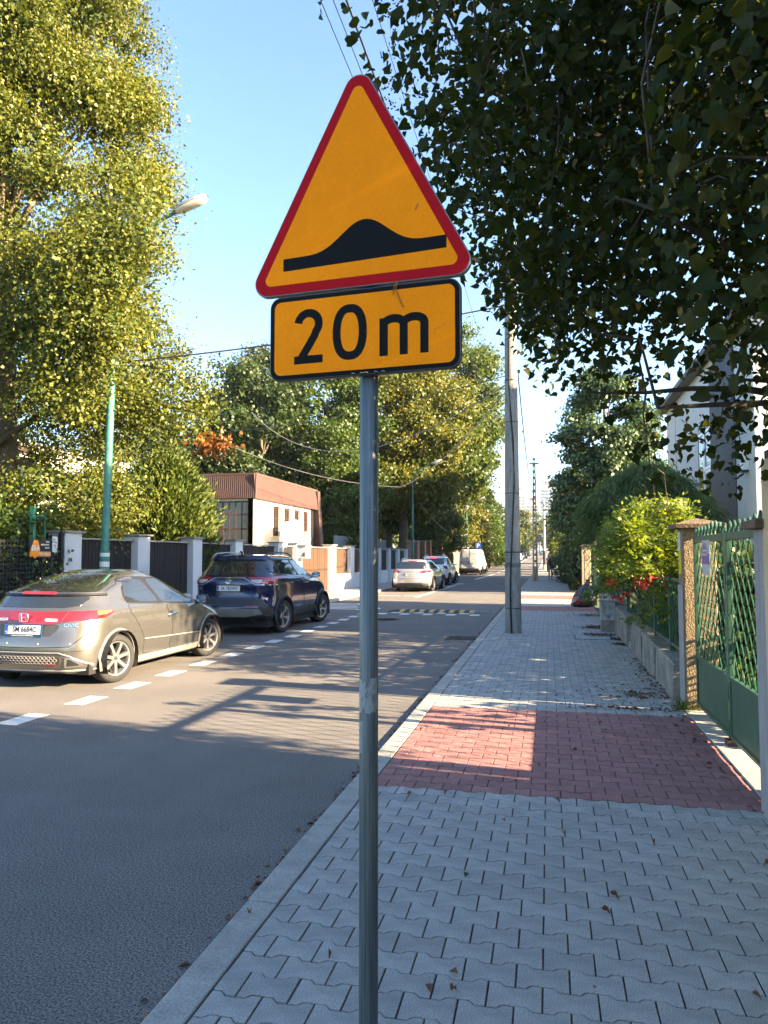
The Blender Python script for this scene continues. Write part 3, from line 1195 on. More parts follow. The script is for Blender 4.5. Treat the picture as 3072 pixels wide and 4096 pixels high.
        if band:
            b = MB().box(-w / 2 - .012, w / 2 + .012, -h / 2 - .03, -h / 2 - .001, -.008, .004, M=M)
            b.box(-w / 2 - .012, w / 2 + .012, h / 2 + .001, h / 2 + .012, -.008, .004, M=M)
            b.box(-w / 2 - .012, -w / 2 - .001, -h / 2 - .001, h / 2 + .001, -.008, .004, M=M)
            b.box(w / 2 + .001, w / 2 + .012, -h / 2 - .001, h / 2 + .001, -.008, .004, M=M)
            b.build('plate_holder', mat('blue_plate_holder', (.01, .04, .10), .4), pl_)
            text(band, .019, M_plate, pl_, M @ Matrix.Translation((0, -h / 2 - .016, .0046)), 'holder_lettering', wide=.8)
        return pl_

    def mirror(s, y, z, x, m, glass=True):
        for sx in (-1, 1):
            c = Vector((sx * (x + .12), y, z))
            b = MB()
            prof = rrect(-.10, .10, -.065, .07, .05, 5)
            n = len(prof)
            vs, layers = [], [(-.05, .92), (-.03, 1.), (.03, .96), (.07, .7), (.09, .35)]
            for dy, k in layers:
                vs += [(c.x + u * k, c.y + dy, c.z + v * k) for u, v in prof]
            fs = [(q * n + i, q * n + n + i, q * n + n + (i + 1) % n, q * n + (i + 1) % n) for q in range(len(layers) - 1) for i in range(n)]
            fs += [tuple(range((len(layers) - 1) * n, len(layers) * n))]
            fs += [tuple(range(n - 1, -1, -1))]
            b.add(vs, fs)
            b.box(min(sx * (x - .06), sx * (x + .06)), max(sx * (x - .06), sx * (x + .06)), y - .01, y + .06, z - .07, z - .03)
            o = b.build('door_mirror', m, s.root, smooth=50)
            if glass:
                MB().prism(rrect(-.085, .085, -.052, .056, .04, 5), lambda u, v, q: (c.x + u, c.y - .051 - q, c.z + v), 0, .003).build('mirror_glass', M_mirror, o)

    def handle(s, y, z, m=None, side=('R', 'L')):
        for sd in side:
            h = s.cast(y, z, sd)
            if not h:
                continue
            sx = 1 if sd == 'R' else -1
            s.panel(rrect(y - .085, y + .085, z - .033, z + .033, .03), sd, M_gap, 'handle_recess', .002, .04)
            MB().tube([(h[0].x - sx * .01, y - .09, z), (h[0].x + sx * .022, y - .07, z + .003), (h[0].x + sx * .026, y, z + .006), (h[0].x + sx * .022, y + .07, z + .003), (h[0].x - sx * .01, y + .09, z)], .014, 8).build('door_handle', m or M_chrome, s.root, smooth=60)


def mir(poly):
    return [(-x, z) for x, z in poly][::-1]


# ---- grey hatchback, nearest parked car
M_greypaint = mat('metallic_grey_paint', (.19, .182, .165), .26, .75, var=.02, scale=2, coat=1., spec=.5)
rows = [  # z, yr, yf, w, cr, cf, br, bf
    (.185, .16, 4.08, .80, .30, .30, .10, .10),
    (.235, .06, 4.17, .845, .34, .34, .10, .16),
    (.33, .015, 4.22, .872, .36, .36, .10, .18),
    (.43, .0, 4.24, .880, .38, .40, .10, .20),
    (.53, .0, 4.24, .884, .40, .42, .10, .22),
    (.64, .03, 4.22, .884, .42, .45, .11, .25),
    (.73, .055, 4.12, .882, .42, .48, .12, .25),
    (.80, .06, 3.98, .876, .42, .50, .13, .28),
    (.88, .085, 3.72, .862, .42, .50, .14, .28),
    (.94, .11, 3.48, .842, .42, .50, .15, .26),
    (.985, .15, 3.30, .818, .40, .46, .16, .25),
    (1.03, .20, 3.16, .795, .38, .45, .17, .26),
    (1.11, .27, 2.95, .760, .36, .44, .17, .26),
    (1.165, .33, 2.82, .735, .34, .43, .17, .26),
    (1.24, .56, 2.63, .700, .34, .42, .17, .26),
    (1.32, .86, 2.42, .655, .33, .40, .17, .24),
    (1.385, 1.15, 2.20, .605, .32, .36, .16, .20),
    (1.425, 1.34, 2.04, .54, .30, .30, .14, .15),
    (1.448, 1.45, 1.94, .44, .25, .25, .08, .10),
    (1.458, 1.54, 1.86, .28, .15, .15, .04, .05),
]
cv = Car('grey_hatchback', 'dusty grey metallic hatchback parked nearest the camera in the street bay', (-6.39, 8.04, 0), R(-.4), rows, M_greypaint, (.76, 3.395), .316, .885, arch=.352, nr=52)
cv.wheels(7, .22, M_rim, 'seven', rr=.222)
cv.archlip(mat('pale_arch_lip', (.34, .32, .29), .35, .6, var=.05), .042, -18, 198)
# sills and bumper foot
M_sill = mat('dusty_sill', (.36, .335, .29), .4, .4, var=.1)
for sd in ('R', 'L'):
    cv.panel(rpoly([(1.14, .20), (3.02, .20), (3.00, .285), (1.16, .285)], .01), sd, M_sill, 'sill', .012)
    # doors, as panels with a dark gap round them
    rear = [(1.34, .30), (2.02, .29), (2.13, .60), (2.10, .75), (1.93, .955), (1.045, 1.0), (1.06, .90), (1.22, .72), (1.36, .52)]
    front = [(2.045, .29), (3.03, .275), (3.20, .45), (3.24, .70), (3.17, .86), (2.93, .905), (1.95, .952), (2.118, .755), (2.148, .60)]
    for poly in (rear, front):
        cv.line(rpoly(poly, .05), sd, M_gap, 'door_gap', .0045, .0, closed=True)
        cv.panel(rpoly(poly, .05), sd, M_greypaint, 'door', .0028, .07)
    cv.line([(1.36, .508), (2.1, .478), (3.17, .443)], sd, M_sill, 'door_moulding', .008, .003)
    w1 = rpoly([(1.06, 1.035), (1.84, .985), (1.56, 1.315), (1.30, 1.335), (1.13, 1.31), (1.03, 1.12)], [.04, .03, .04, .05, .05, .05])
    w2 = rpoly([(1.93, .978), (2.88, .925), (2.70, 1.06), (2.30, 1.235), (2.05, 1.305), (1.66, 1.325)], [.03, .03, .05, .05, .05, .04])
    fr = rpoly([(1.03, 1.015), (2.93, .905), (2.76, 1.05), (2.33, 1.26), (2.05, 1.335), (1.55, 1.36), (1.27, 1.36), (1.08, 1.33), (1.0, 1.12)], .05)
    cv.panel(fr, sd, M_black, 'window_frame', .0035, .06)
    cv.panel(w1, sd, M_carglass, 'side_window', .006, .06)
    cv.panel(w2, sd, M_carglass, 'side_window', .006, .06)
    cv.panel(rpoly([(1.98, .735), (2.10, .76), (2.17, .80), (2.14, .845), (2.03, .83)], .02), sd, M_gap, 'handle_recess', .0035, .03)
    h = cv.cast(2.15, .79, sd)
    if h:
        sx = 1 if sd == 'R' else -1
        MB().tube([(h[0].x - sx * .01, 2.04, .785), (h[0].x + sx * .02, 2.08, .79), (h[0].x + sx * .024, 2.16, .80), (h[0].x + sx * .02, 2.24, .80), (h[0].x - sx * .01, 2.27, .80)], .017, 8).build('door_handle', M_chrome, cv.root, smooth=60)
cv.mirror(3.02, .965, .80, M_black)
# rear end
cv.panel(rpoly([(-.66, 1.175), (.66, 1.175), (.62, 1.26), (.48, 1.375), (.40, 1.385), (-.40, 1.385), (-.48, 1.375), (-.62, 1.26)], .03), 'B', M_carglass, 'rear_window', .006, .07)
cv.panel(rpoly([(-.60, 1.02), (-.45, 1.0), (.45, 1.0), (.60, 1.02), (.66, 1.125), (-.66, 1.125)], .03), 'B', M_carglass, 'lower_rear_window', .006, .06)
for sd in (-1, 1):
    cv.line([(sd * .70, 1.15), (sd * .655, 1.27), (sd * .50, 1.39), (sd * .42, 1.40)], 'B', M_gap, 'hatch_gap', .006, .0)
cv.line([(-.72, 1.15), (.72, 1.15)], 'B', M_black, 'spoiler', .024, .010)
cv.line([(-.70, 1.172), (.70, 1.172)], 'B', M_greypaint, 'spoiler_lip', .013, .016)
cv.panel(rrect(-.24, .24, 1.136, 1.164, .01), 'B', M_redlens, 'brake_light', .036, .05)
bar_ = [(-.80, .845), (-.50, .83), (-.38, .80), (.38, .80), (.50, .83), (.80, .845), (.815, .955), (-.815, .955)]
cv.panel(rpoly(bar_, .02), 'B', M_redlens, 'tail_light_bar', .010, .06)
for sd, f_ in ((1, lambda p: p), (-1, mir)):
    cv.panel(f_(rpoly([(.27, .835), (.43, .83), (.43, .865), (.27, .87)], .012)), 'B', M_clear, 'reversing_light', .014, .05)
    cv.panel(f_(rrect(.17, .22, .84, .885, .02)), 'B', mat('dark_red_lens', (.55, .01, .015), .1, coat=.8), 'fog_light', .014, .04)
    cv.line([(sd * .475, .83), (sd * .535, .95)], 'B', M_greypaint, 'lens_divider', .004, .011)
    s_ = 'R' if sd > 0 else 'L'
    cv.panel(rpoly([(.28, .845), (.52, .865), (.70, .925), (.66, .955), (.30, .957)], .015), s_, M_redlens, 'tail_light', .010, .05)
    cv.panel(rpoly([(.40, .895), (.52, .905), (.66, .932), (.64, .95), (.42, .948)], .012), s_, M_amber, 'indicator', .013, .04)
cv.panel(rpoly([(-.50, .80), (.50, .80), (.36, .655), (-.36, .655)], .03), 'B', mat('plate_recess', (.10, .095, .088), .4, .6), 'plate_recess', .001, .06)
cv.plate(-.015, .045, .735, 7, 'SM 6684C', band='Profesjonalne Czyszczenie Tapicerki 739 040 300')
em = thing('rear_emblem', parent=cv.root, loc=(0, .035, .885))
MB().tube([(-.055, 0, -.05), (-.062, 0, .03), (-.045, 0, .052), (.045, 0, .052), (.062, 0, .03), (.055, 0, -.05), (-.055, 0, -.05)], .008, 8).build('emblem_ring', M_chrome, em, smooth=60)
MB().tube([(-.040, 0, .046), (-.030, 0, -.044)], .011, 8).tube([(.040, 0, .046), (.030, 0, -.044)], .011, 8).tube([(-.034, 0, .002), (.034, 0, .002)], .009, 8).build('emblem_letter', M_chrome, em, smooth=60)
h = cv.cast(.60, .80, 'B')
text('CIVIC', .058, M_chrome, cv.root, frame((.60, h[0].y - .008, .79), (1, .42, 0), (0, .1, 1)), 'model_lettering', .004, wide=1.25)
cv.line([(-.86, .595), (-.76, .545), (-.2, .520), (.2, .520), (.62, .535), (.70, .62), (.78, .80)], 'B', M_gap, 'hatch_gap', .005, .0)
cv.line([(-.80, .475), (.80, .475)], 'B', M_gap, 'bumper_gap', .003, .0)
cv.line([(-.85, .43), (-.5, .458), (.5, .458), (.62, .42), (.80, .30)], 'B', M_sill, 'bumper_crease', .010, .002)
grl = cv.panel(rpoly([(-.50, .315), (.50, .315), (.53, .40), (.48, .42), (-.48, .42), (-.53, .40)], .02), 'B', mat('grille_plastic', (.05, .047, .042), .6), 'lower_grille', .004, .06)
b = MB()
for j in range(3):
    for i in range(-9, 10):
        x, z = (i + (.5 if j % 2 else 0)) * .054, .337 + j * .03
        if abs(x) > .47:
            continue
        hx = cv.cast(x, z, 'B')[0].y - .006
        q = [(x + .025 * math.cos(R(a)), hx, z + .017 * math.sin(R(a))) for a in range(0, 361, 60)]
        b.tube(q, .0042, 4, cap=False)
b.build('grille_mesh', M_sill, grl)
for sd, f_ in ((1, lambda p: p), (-1, mir)):
    ex = cv.panel(f_(rpoly([(.56, .275), (.76, .29), (.64, .40), (.58, .41)], .015)), 'B', M_chrome, 'exhaust_trim', .014, .05)
    cv.panel(f_(rpoly([(.588, .30), (.715, .308), (.637, .378), (.603, .38)], .008)), 'B', M_gap, 'exhaust_opening', .018, .05, parent=ex)
    cv.panel(f_(rrect(.30, .46, .303, .322, .006)), 'B', M_redlens, 'reflector', .010, .05)
    for x in (.22, .62):
        h = cv.cast(sd * x, .565, 'B')
        MB().lathe([(.0, .004), (.012, .004), (.014, 0)], 12, M=Matrix.Translation(h[0]) @ Matrix.Rotation(R(90), 4, 'X')).build('parking_sensor', M_sill, cv.root)
cv.line([(-.80, .235), (.80, .235)], 'B', M_sill, 'bumper_lip', .012, .0)
h = cv.cast(0, 1.50, 'T')
ant = MB().tube([(0, 1.50, 1.455), (0, 1.42, 1.60)], .004, 6).box(-.02, .02, 1.46, 1.54, 1.45, 1.475)
cv.panel(rpoly([(-.42, 1.30), (.42, 1.30), (.40, 1.95), (-.40, 1.95)], .05), 'T', M_carglass, 'roof_glass', .004, .08)
cv.panel(rpoly([(-.62, 2.70), (.62, 2.70), (.46, 2.2), (-.46, 2.2)], .05), 'T', M_carglass, 'windscreen', .005, .08)

# ---- dark blue SUV
M_bluepaint = mat('dark_blue_paint', (.008, .014, .062), .12, .35, var=.02, coat=1., spec=.6)
rows = [
    (.26, .20, 4.35, .80, .30, .30, .10, .10),
    (.33, .10, 4.45, .86, .34, .34, .12, .14),
    (.45, .02, 4.52, .905, .36, .36, .13, .16),
    (.57, .0, 4.55, .918, .38, .40, .13, .18),
    (.68, .04, 4.56, .918, .38, .44, .13, .2),
    (.80, .09, 4.52, .915, .36, .46, .12, .22),
    (.92, .10, 4.40, .912, .34, .48, .11, .24),
    (1.03, .095, 4.20, .908, .32, .50, .10, .26),
    (1.11, .10, 3.90, .900, .30, .50, .10, .26),
    (1.17, .125, 3.62, .880, .30, .48, .10, .26),
    (1.22, .16, 3.40, .845, .30, .46, .11, .26),
    (1.30, .24, 3.20, .815, .28, .46, .12, .26),
    (1.42, .36, 2.90, .775, .27, .44, .12, .26),
    (1.53, .46, 2.62, .735, .26, .42, .11, .25),
    (1.60, .50, 2.40, .700, .24, .38, .10, .22),
    (1.640, .52, 2.20, .645, .22, .32, .08, .18),
    (1.665, .60, 2.05, .52, .2, .25, .05, .1),
    (1.678, .75, 1.90, .34, .15, .15, .03, .05),
]
sv = Car('blue_suv', 'dark blue sport utility car parked ahead of the grey hatchback', (-6.53, 14.33, 0), R(-.4), rows, M_bluepaint, (.96, 3.65), .358, .925, arch=.405, nr=50, lower=M_trim, lower_z=.40)
sv.wheels(5, .235, M_rim, 'twin', rr=.245)
sv.archlip(M_trim, .075, -22, 202, out=.016)
for sd in ('R', 'L'):
    sv.panel(rpoly([(1.36, .30), (3.24, .30), (3.2, .42), (3.0, .50), (1.6, .46), (1.38, .42)], .03), sd, M_trim, 'sill', .014)
    rear = [(1.42, .48), (2.20, .50), (2.24, .80), (2.10, 1.17), (1.10, 1.22), (1.02, 1.08), (1.24, .92), (1.40, .70)]
    front = [(2.225, .50), (3.12, .53), (3.20, .75), (3.16, 1.02), (3.02, 1.13), (2.125, 1.168), (2.265, .80)]
    for poly in (rear, front):
        sv.line(rpoly(poly, .05), sd, M_gap, 'door_gap', .0045, .0, closed=True)
        sv.panel(rpoly(poly, .05), sd, M_bluepaint, 'door', .0028, .07)
    fr = rpoly([(.46, 1.30), (.56, 1.27), (2.95, 1.165), (2.84, 1.235), (2.30, 1.50), (2.02, 1.575), (.64, 1.605), (.48, 1.58)], .04)
    sv.panel(fr, sd, M_black, 'window_frame', .003, .06)
    sv.panel(rpoly([(.54, 1.30), (.86, 1.275), (.72, 1.56), (.55, 1.565)], .03), sd, M_carglass, 'side_window', .006, .06)
    sv.panel(rpoly([(.93, 1.265), (1.93, 1.225), (1.60, 1.555), (.80, 1.575)], .03), sd, M_carglass, 'side_window', .006, .06)
    sv.panel(rpoly([(2.02, 1.218), (2.80, 1.19), (2.27, 1.475), (2.0, 1.545), (1.70, 1.555)], .03), sd, M_carglass, 'side_window', .006, .06)
    sv.line([(.46, 1.285), (.56, 1.258), (2.95, 1.15)], sd, M_chrome, 'window_trim', .008, .003)
    sv.handle(1.36, 1.06, M_bluepaint, (sd,))
    sv.handle(2.38, 1.03, M_bluepaint, (sd,))
    sx = 1 if sd == 'R' else -1
    rl = MB().tube([(sx * .60, .66, 1.655), (sx * .60, .76, 1.70), (sx * .60, 1.3, 1.725), (sx * .595, 1.9, 1.715), (sx * .59, 2.1, 1.68), (sx * .585, 2.2, 1.645)], .016, 8)
    rl.build('roof_rail', M_rim if sd == 'L' else M_black, sv.root, smooth=60)
sv.mirror(2.93, 1.20, .86, M_bluepaint)
sv.panel(rpoly([(-.70, 1.235), (.70, 1.235), (.63, 1.53), (.60, 1.555), (-.60, 1.555), (-.63, 1.53)], .03), 'B', M_carglass, 'rear_window', .006, .07)
sv.panel(rpoly([(-.66, 1.56), (.66, 1.56), (.61, 1.635), (-.61, 1.635)], .02), 'B', M_bluepaint, 'roof_spoiler', .04, .07)
sv.panel(rrect(-.15, .15, 1.575, 1.592, .005), 'B', M_trim, 'brake_light', .046, .05)
sv.line([(-.22, 1.26), (0, 1.285), (.1, 1.275)], 'B', M_black, 'rear_wiper', .009, .014)
for sd, f_ in ((1, lambda p: p), (-1, mir)):
    s_ = 'R' if sd > 0 else 'L'
    sv.panel(f_(rpoly([(.37, 1.205), (.86, 1.205), (.88, 1.06), (.60, 1.065), (.47, 1.14)], .015)), 'B', M_redlens, 'tail_light', .012, .05)
    sv.panel(f_(rpoly([(.46, 1.15), (.70, 1.15), (.70, 1.085), (.60, 1.085), (.53, 1.11)], .01)), 'B', M_clear, 'reversing_light', .017, .04)
    sv.panel(rpoly([(.28, 1.20), (.42, 1.20), (.60, 1.085), (.40, 1.075), (.28, 1.08)], .012), s_, M_redlens, 'tail_light', .012, .05)
    sv.line([(sd * .33, 1.19), (sd * .46, 1.12), (sd * .58, 1.05), (sd * .88, 1.045)], 'B', M_chrome, 'light_trim', .009, .006)
    sv.panel(f_(rrect(.40, .66, .585, .61, .006)), 'B', M_redlens, 'reflector', .024, .05)
    sv.panel(f_(rpoly([(.52, .78), (.70, .76), (.78, .66), (.90, .50), (.88, .43), (.66, .42), (.60, .52)], .02)), 'B', M_trim, 'bumper_corner', .012, .06)
sv.line([(-.35, 1.19), (.35, 1.19)], 'B', M_chrome, 'tailgate_trim', .012, .004)
sv.panel(rpoly([(-.72, .645), (.72, .645), (.66, .765), (-.66, .765)], .02), 'B', M_trim, 'tailgate_cladding', .010, .06)
sv.line([(-.70, .78), (.70, .78)], 'B', M_gap, 'tailgate_gap', .004, .002)
sv.panel(rpoly([(-.72, .60), (.72, .60), (.60, .625), (-.60, .625)], .01), 'B', M_black, 'bumper_step', .012, .06)
sv.panel(rpoly([(-.66, .56), (.66, .56), (.74, .455), (.40, .40), (-.40, .40), (-.74, .455)], .02), 'B', mat('silver_skid_plate', (.24, .225, .20), .4, .3), 'skid_plate', .022, .06)
sv.panel(rpoly([(-.80, .39), (.80, .39), (.72, .29), (-.72, .29)], .02), 'B', M_black, 'lower_bumper', .012, .06)
sv.panel(rpoly([(-.36, 1.05), (.36, 1.05), (.30, .895), (-.30, .895)], .03), 'B', M_gap, 'plate_recess', .003, .06)
sv.plate(0, .078, .975, 0, 'SK 783WV')
em = thing('rear_emblem', parent=sv.root, loc=(0, .078, 1.118))
for rx, rz_ in ((.062, .043), (.022, .040)):
    MB().tube([(rx * math.cos(R(a)), 0, rz_ * math.sin(R(a))) for a in range(0, 361, 20)], .0055, 6, cap=False).build('emblem_ring', M_chrome, em, smooth=60)
MB().tube([(.045 * math.cos(R(a)), 0, .017 + .013 * math.sin(R(a))) for a in range(0, 361, 20)], .0055, 6, cap=False).build('emblem_ring', M_chrome, em, smooth=60)
MB().lathe([(.03, -.02), (.034, .05), (.027, .05), (.024, -.02)], 16, close=True, M=Matrix.Translation((.56, .14, .33)) @ Matrix.Rotation(R(90), 4, 'X')).build('exhaust_pipe', M_chrome, sv.root, smooth=50)
sv.panel(rpoly([(-.68, 3.15), (.68, 3.15), (.58, 2.4), (-.58, 2.4)], .05), 'T', M_carglass, 'windscreen', .005, .08)
MB().tube([(0, .78, 1.675), (0, .74, 1.74), (0, .68, 1.75), (0, .64, 1.70)], [.03, .022, .014, .01], 8).build('roof_fin', M_bluepaint, sv.root, smooth=60)
text('AWD', .04, M_chrome, sv.root, frame((.50, .062, .835), (1, .1, 0), (0, .0, 1)), 'model_lettering', .003)
text('RAV4', .04, M_chrome, sv.root, frame((-.60, .07, .835), (1, -.1, 0), (0, .0, 1)), 'model_lettering', .003)


# ---- plainer cars further up the street
def scale_rows(rows, L, W_, H, L0, W0, H0):
    return [(z * H / H0, a * L / L0, b_ * L / L0, w * W_ / W0, c * W_ / W0, d * W_ / W0, e, f) for z, a, b_, w, c, d, e, f in rows]


wagon = [
    (.20, .18, 4.70, .80, .3, .3, .1, .1), (.28, .06, 4.80, .87, .35, .35, .12, .15), (.40, .0, 4.85, .915, .38, .38, .12, .18),
    (.55, .0, 4.86, .925, .38, .42, .12, .2), (.68, .05, 4.84, .925, .36, .45, .12, .22), (.80, .09, 4.70, .922, .34, .5, .11, .25),
    (.90, .11, 4.4, .915, .32, .5, .11, .28), (.98, .14, 4.0, .89, .3, .5, .11, .28), (1.03, .17, 3.7, .86, .3, .48, .11, .28),
    (1.12, .27, 3.42, .815, .28, .46, .12, .28), (1.25, .43, 3.05, .755, .27, .44, .12, .27), (1.36, .56, 2.72, .70, .25, .42, .11, .25),
    (1.43, .62, 2.45, .655, .24, .36, .1, .2), (1.475, .66, 2.25, .58, .22, .3, .07, .15), (1.497, .75, 2.0, .42, .18, .2, .04, .08), (1.505, .9, 1.85, .25, .12, .12, .03, .04)]


def simple_car(name, label, loc, rz, H, L, Wd, paint, axles, wr, txt, group=None, wins=3, rails=None, lights='wide', lit=False, lower=None, lower_z=.4, detail=True, face='B'):
    rw = scale_rows(wagon, L, Wd / 2, H, 4.86, .925, 1.505)
    c = Car(name, label, loc, rz, rw, paint, axles, wr, Wd / 2, group=group, nr=34 if detail else 26, lower=lower, lower_z=lower_z)
    fz, fy, fx = H / 1.505, L / 4.86, Wd / 1.85
    T = lambda P: [(y * fy, z * fz) for y, z in P]
    U = lambda P: [(x * fx, z * fz) for x, z in P]
    c.wheels(5, .2, M_rim, 'twin')
    st = .09 if detail else .16
    for sd in ('R', 'L'):
        c.panel(rpoly(T([(.62, 1.05), (3.28, .985), (2.72, 1.27), (2.35, 1.40), (.72, 1.415), (.56, 1.2)]), .05), sd, M_black, 'window_frame', .003, st)
        cuts = [(.68, 1.25, 1.13), (1.33, 2.12, 1.98), (2.2, 3.15, 2.3)]
        c.panel(rpoly(T([(.66, 1.09), (1.22, 1.075), (1.12, 1.375), (.76, 1.375)]), .03), sd, M_carglass, 'side_window', .006, st)
        c.panel(rpoly(T([(1.29, 1.07), (2.10, 1.05), (1.95, 1.375), (1.19, 1.375)]), .03), sd, M_carglass, 'side_window', .006, st)
        c.panel(rpoly(T([(2.18, 1.045), (3.1, 1.01), (2.62, 1.27), (2.32, 1.37), (2.02, 1.375)]), .03), sd, M_carglass, 'side_window', .006, st)
        if detail:
            for poly in ([(1.32, .34), (2.14, .33), (2.18, .7), (2.1, 1.02), (1.24, 1.04), (1.1, .86), (1.28, .62)], [(2.17, .33), (3.2, .33), (3.3, .6), (3.28, .94), (2.14, 1.02), (2.21, .7)]):
                c.line(rpoly(T(poly), .05), sd, M_gap, 'door_gap', .004, .0, closed=True)
                c.panel(rpoly(T(poly), .05), sd, paint, 'door', .0025, st)
            c.handle(1.5 * fy, .88 * fz, paint, (sd,))
            c.handle(2.42 * fy, .87 * fz, paint, (sd,))
        if rails:
            sx = 1 if sd == 'R' else -1
            MB().tube([(sx * .52 * fx, y * fy, z * fz) for y, z in ((.72, 1.46), (.8, 1.525), (1.5, 1.55), (2.1, 1.525), (2.2, 1.47))], .018, 6).build('roof_rail', rails, c.root, smooth=60)
    c.mirror(3.12 * fy, 1.03 * fz, Wd / 2 - .07, M_black if not detail else paint, glass=detail)
    c.panel(rpoly(U([(-.68, 1.06), (.68, 1.06), (.62, 1.30), (.54, 1.38), (-.54, 1.38), (-.62, 1.30)]), .04), 'B', M_carglass, 'rear_window', .006, st)
    c.panel(rrect(-.2 * fx, .2 * fx, 1.395 * fz, 1.42 * fz, .01), 'B', M_redlit if lit else M_redlens, 'brake_light', .02, .08)
    for f_ in (lambda p: p, mir):
        if lights == 'wide':
            P = [(.38, .90), (.60, .985), (.86, 1.0), (.88, .92), (.62, .875)]
        elif lights == 'tall':
            P = [(.74, .84), (.88, .84), (.88, .98), (.78, 1.02)]
        else:
            P = [(.62, .88), (.88, .88), (.88, 1.04), (.64, 1.04)]
        c.panel(f_(rpoly(U(P), .02)), 'B', M_redlens, 'tail_light', .012, .07)
        sd = 'R' if f_([(1, 0)])[0][0] > 0 else 'L'
        c.panel(rpoly(T([(.2, .88), (.42, .90), (.5, .96), (.3, .99), (.2, .98)]), .02), sd, M_redlens, 'tail_light', .012, .07)
    if face == 'F':
        for f_ in (lambda p: p, mir):
            c.panel(f_(rpoly(U([(.45, .68), (.84, .72), (.82, .82), (.5, .78)]), .02)), 'F', M_clear, 'headlight', .01, .08)
        c.panel(rpoly(U([(-.42, .62), (.42, .62), (.42, .74), (-.42, .74)]), .02), 'F', M_gap, 'grille', .005, .08)
    c.panel(rpoly(T([(2.5, .7), (2.5, .7 + 1e-3), (2.501, .7)]), 0), 'R', paint, 'side_badge', .001, .1) if False else None
    c.panel(rpoly(U([(-.66, 3.62 / fz * fy), (.66, 3.62 / fz * fy), (.54, 2.5 / fz * fy), (-.54, 2.5 / fz * fy)]), .06), 'T', M_carglass, 'windscreen', .006, .12)
    h = c.cast(0, .82 * fz, 'B')
    if txt and h:
        c.plate(0, h[0].y - .01, .80 * fz, 4, txt)
    c.line(U([(-.8, .63), (-.5, .62), (.5, .62), (.8, .63)]), 'B', M_gap, 'tailgate_gap', .004, 0)
    return c


M_silverpaint = mat('silver_beige_paint', (.50, .485, .45), .25, .6, var=.02, coat=1.)
M_whitepaint = mat('white_car_paint', (.72, .73, .74), .22, var=.02, coat=1.)
M_blackpaint = mat('black_car_paint', (.010, .010, .012), .15, .2, coat=1.)
M_vwpaint = mat('navy_car_paint', (.012, .016, .035), .15, .3, coat=1.)
fw = simple_car('silver_estate', 'silver estate car with roof rails parked behind the white compact', (-6.20, 33.3, 0), R(-1.2), 1.50, 4.86, 1.86, M_silverpaint, (1.0, 3.85), .335, 'TKZHN 079', rails=M_chrome, lower=M_trim, lower_z=.36)
fw.panel(rpoly([(-.80, .30), (.80, .30), (.82, .42), (-.82, .42)], .03), 'B', M_trim, 'bumper_cladding', .01, .08)
ws = simple_car('white_compact', 'tall white compact car with lit brake lights ahead of the silver estate', (-6.42, 41.1, 0), R(-1.), 1.66, 4.3, 1.82, M_whitepaint, (.76, 3.4), .33, None, rails=M_rim, lights='tall', lit=True, lower=M_trim, lower_z=.42)
ws.panel(rpoly([(-.62, .60), (.62, .60), (.58, .90), (-.58, .90)], .06), 'B', M_whitepaint, 'tailgate_panel', .006, .1)
ws.panel(rpoly([(-.82, .28), (.82, .28), (.84, .44), (-.84, .44)], .03), 'B', M_black, 'bumper_cladding', .01, .08)
ws.panel(rrect(-.1, .1, .40, .46, .01), 'B', M_redlens, 'fog_light', .02, .08)
tc_ = simple_car('navy_van_car', 'dark navy people carrier parked beyond the white panel van', (-7.1, 111.0, zr(111)), 0, 1.65, 4.4, 1.8, M_vwpaint, (.85, 3.5), .32, 'SK 20XY' if False else None, lights='tall', detail=False)
tc_.panel(rrect(-.26, .26, .75, .86, .01), 'B', M_plate, 'number_plate', .012, .1)

# ---- white panel van
rows = [
    (.38, .06, 5.0, .90, .12, .3, .02, .1), (.46, .0, 5.2, .96, .14, .35, .03, .2), (.60, .0, 5.28, .985, .14, .4, .03, .25), (.85, .03, 5.25, .99, .14, .45, .03, .3),
    (1.05, .04, 5.0, .99, .14, .5, .03, .3), (1.20, .045, 4.6, .985, .14, .5, .03, .3), (1.45, .055, 4.3, .965, .14, .5, .03, .3), (1.75, .075, 3.95, .93, .14, .45, .03, .28),
    (2.0, .09, 3.6, .89, .14, .4, .03, .25), (2.14, .11, 3.35, .85, .13, .35, .03, .2), (2.20, .16, 3.2, .78, .12, .3, .02, .15), (2.22, .3, 3.0, .6, .1, .2, .02, .1)]
M_van = mat('white_van_paint', (.60, .61, .60), .35, var=.04, coat=.4)
vn = Car('white_panel_van', 'white high-roof panel van with a ladder on its rear door', (-6.72, 64.3, 0), R(-1.5), rows, M_van, (1.1, 4.2), .34, .99, nr=34, lower=M_trim, lower_z=.5)
vn.wheels(6, .22, M_rimdark, 'seven')
for x in (-.445, .445):
    vn.panel(rpoly([(x - .42, .62), (x + .42, .62), (x + (.40 if x > 0 else .42), 1.4), (x + (.33 if x > 0 else .42), 2.08), (x - (.42 if x > 0 else .33), 2.08), (x - (.42 if x > 0 else .40), 1.4)], .04), 'B', M_van, 'rear_door', .006, .12)
vn.line([(0, .58), (0, 2.1)], 'B', M_gap, 'door_gap', .008, .004)
for sd, f_ in ((1, lambda p: p), (-1, mir)):
    vn.panel(f_(rpoly([(.86, .82), (.965, .82), (.955, 1.22), (.87, 1.22)], .02)), 'B', M_redlens, 'tail_light', .01, .08)
vn.panel(rpoly([(-.93, .44), (.93, .44), (.95, .58), (-.95, .58)], .03), 'B', M_trim, 'rear_bumper', .03, .1)
vn.panel(rrect(-.68, -.16, .98, 1.1, .01), 'B', M_plate, 'number_plate', .012, .1)
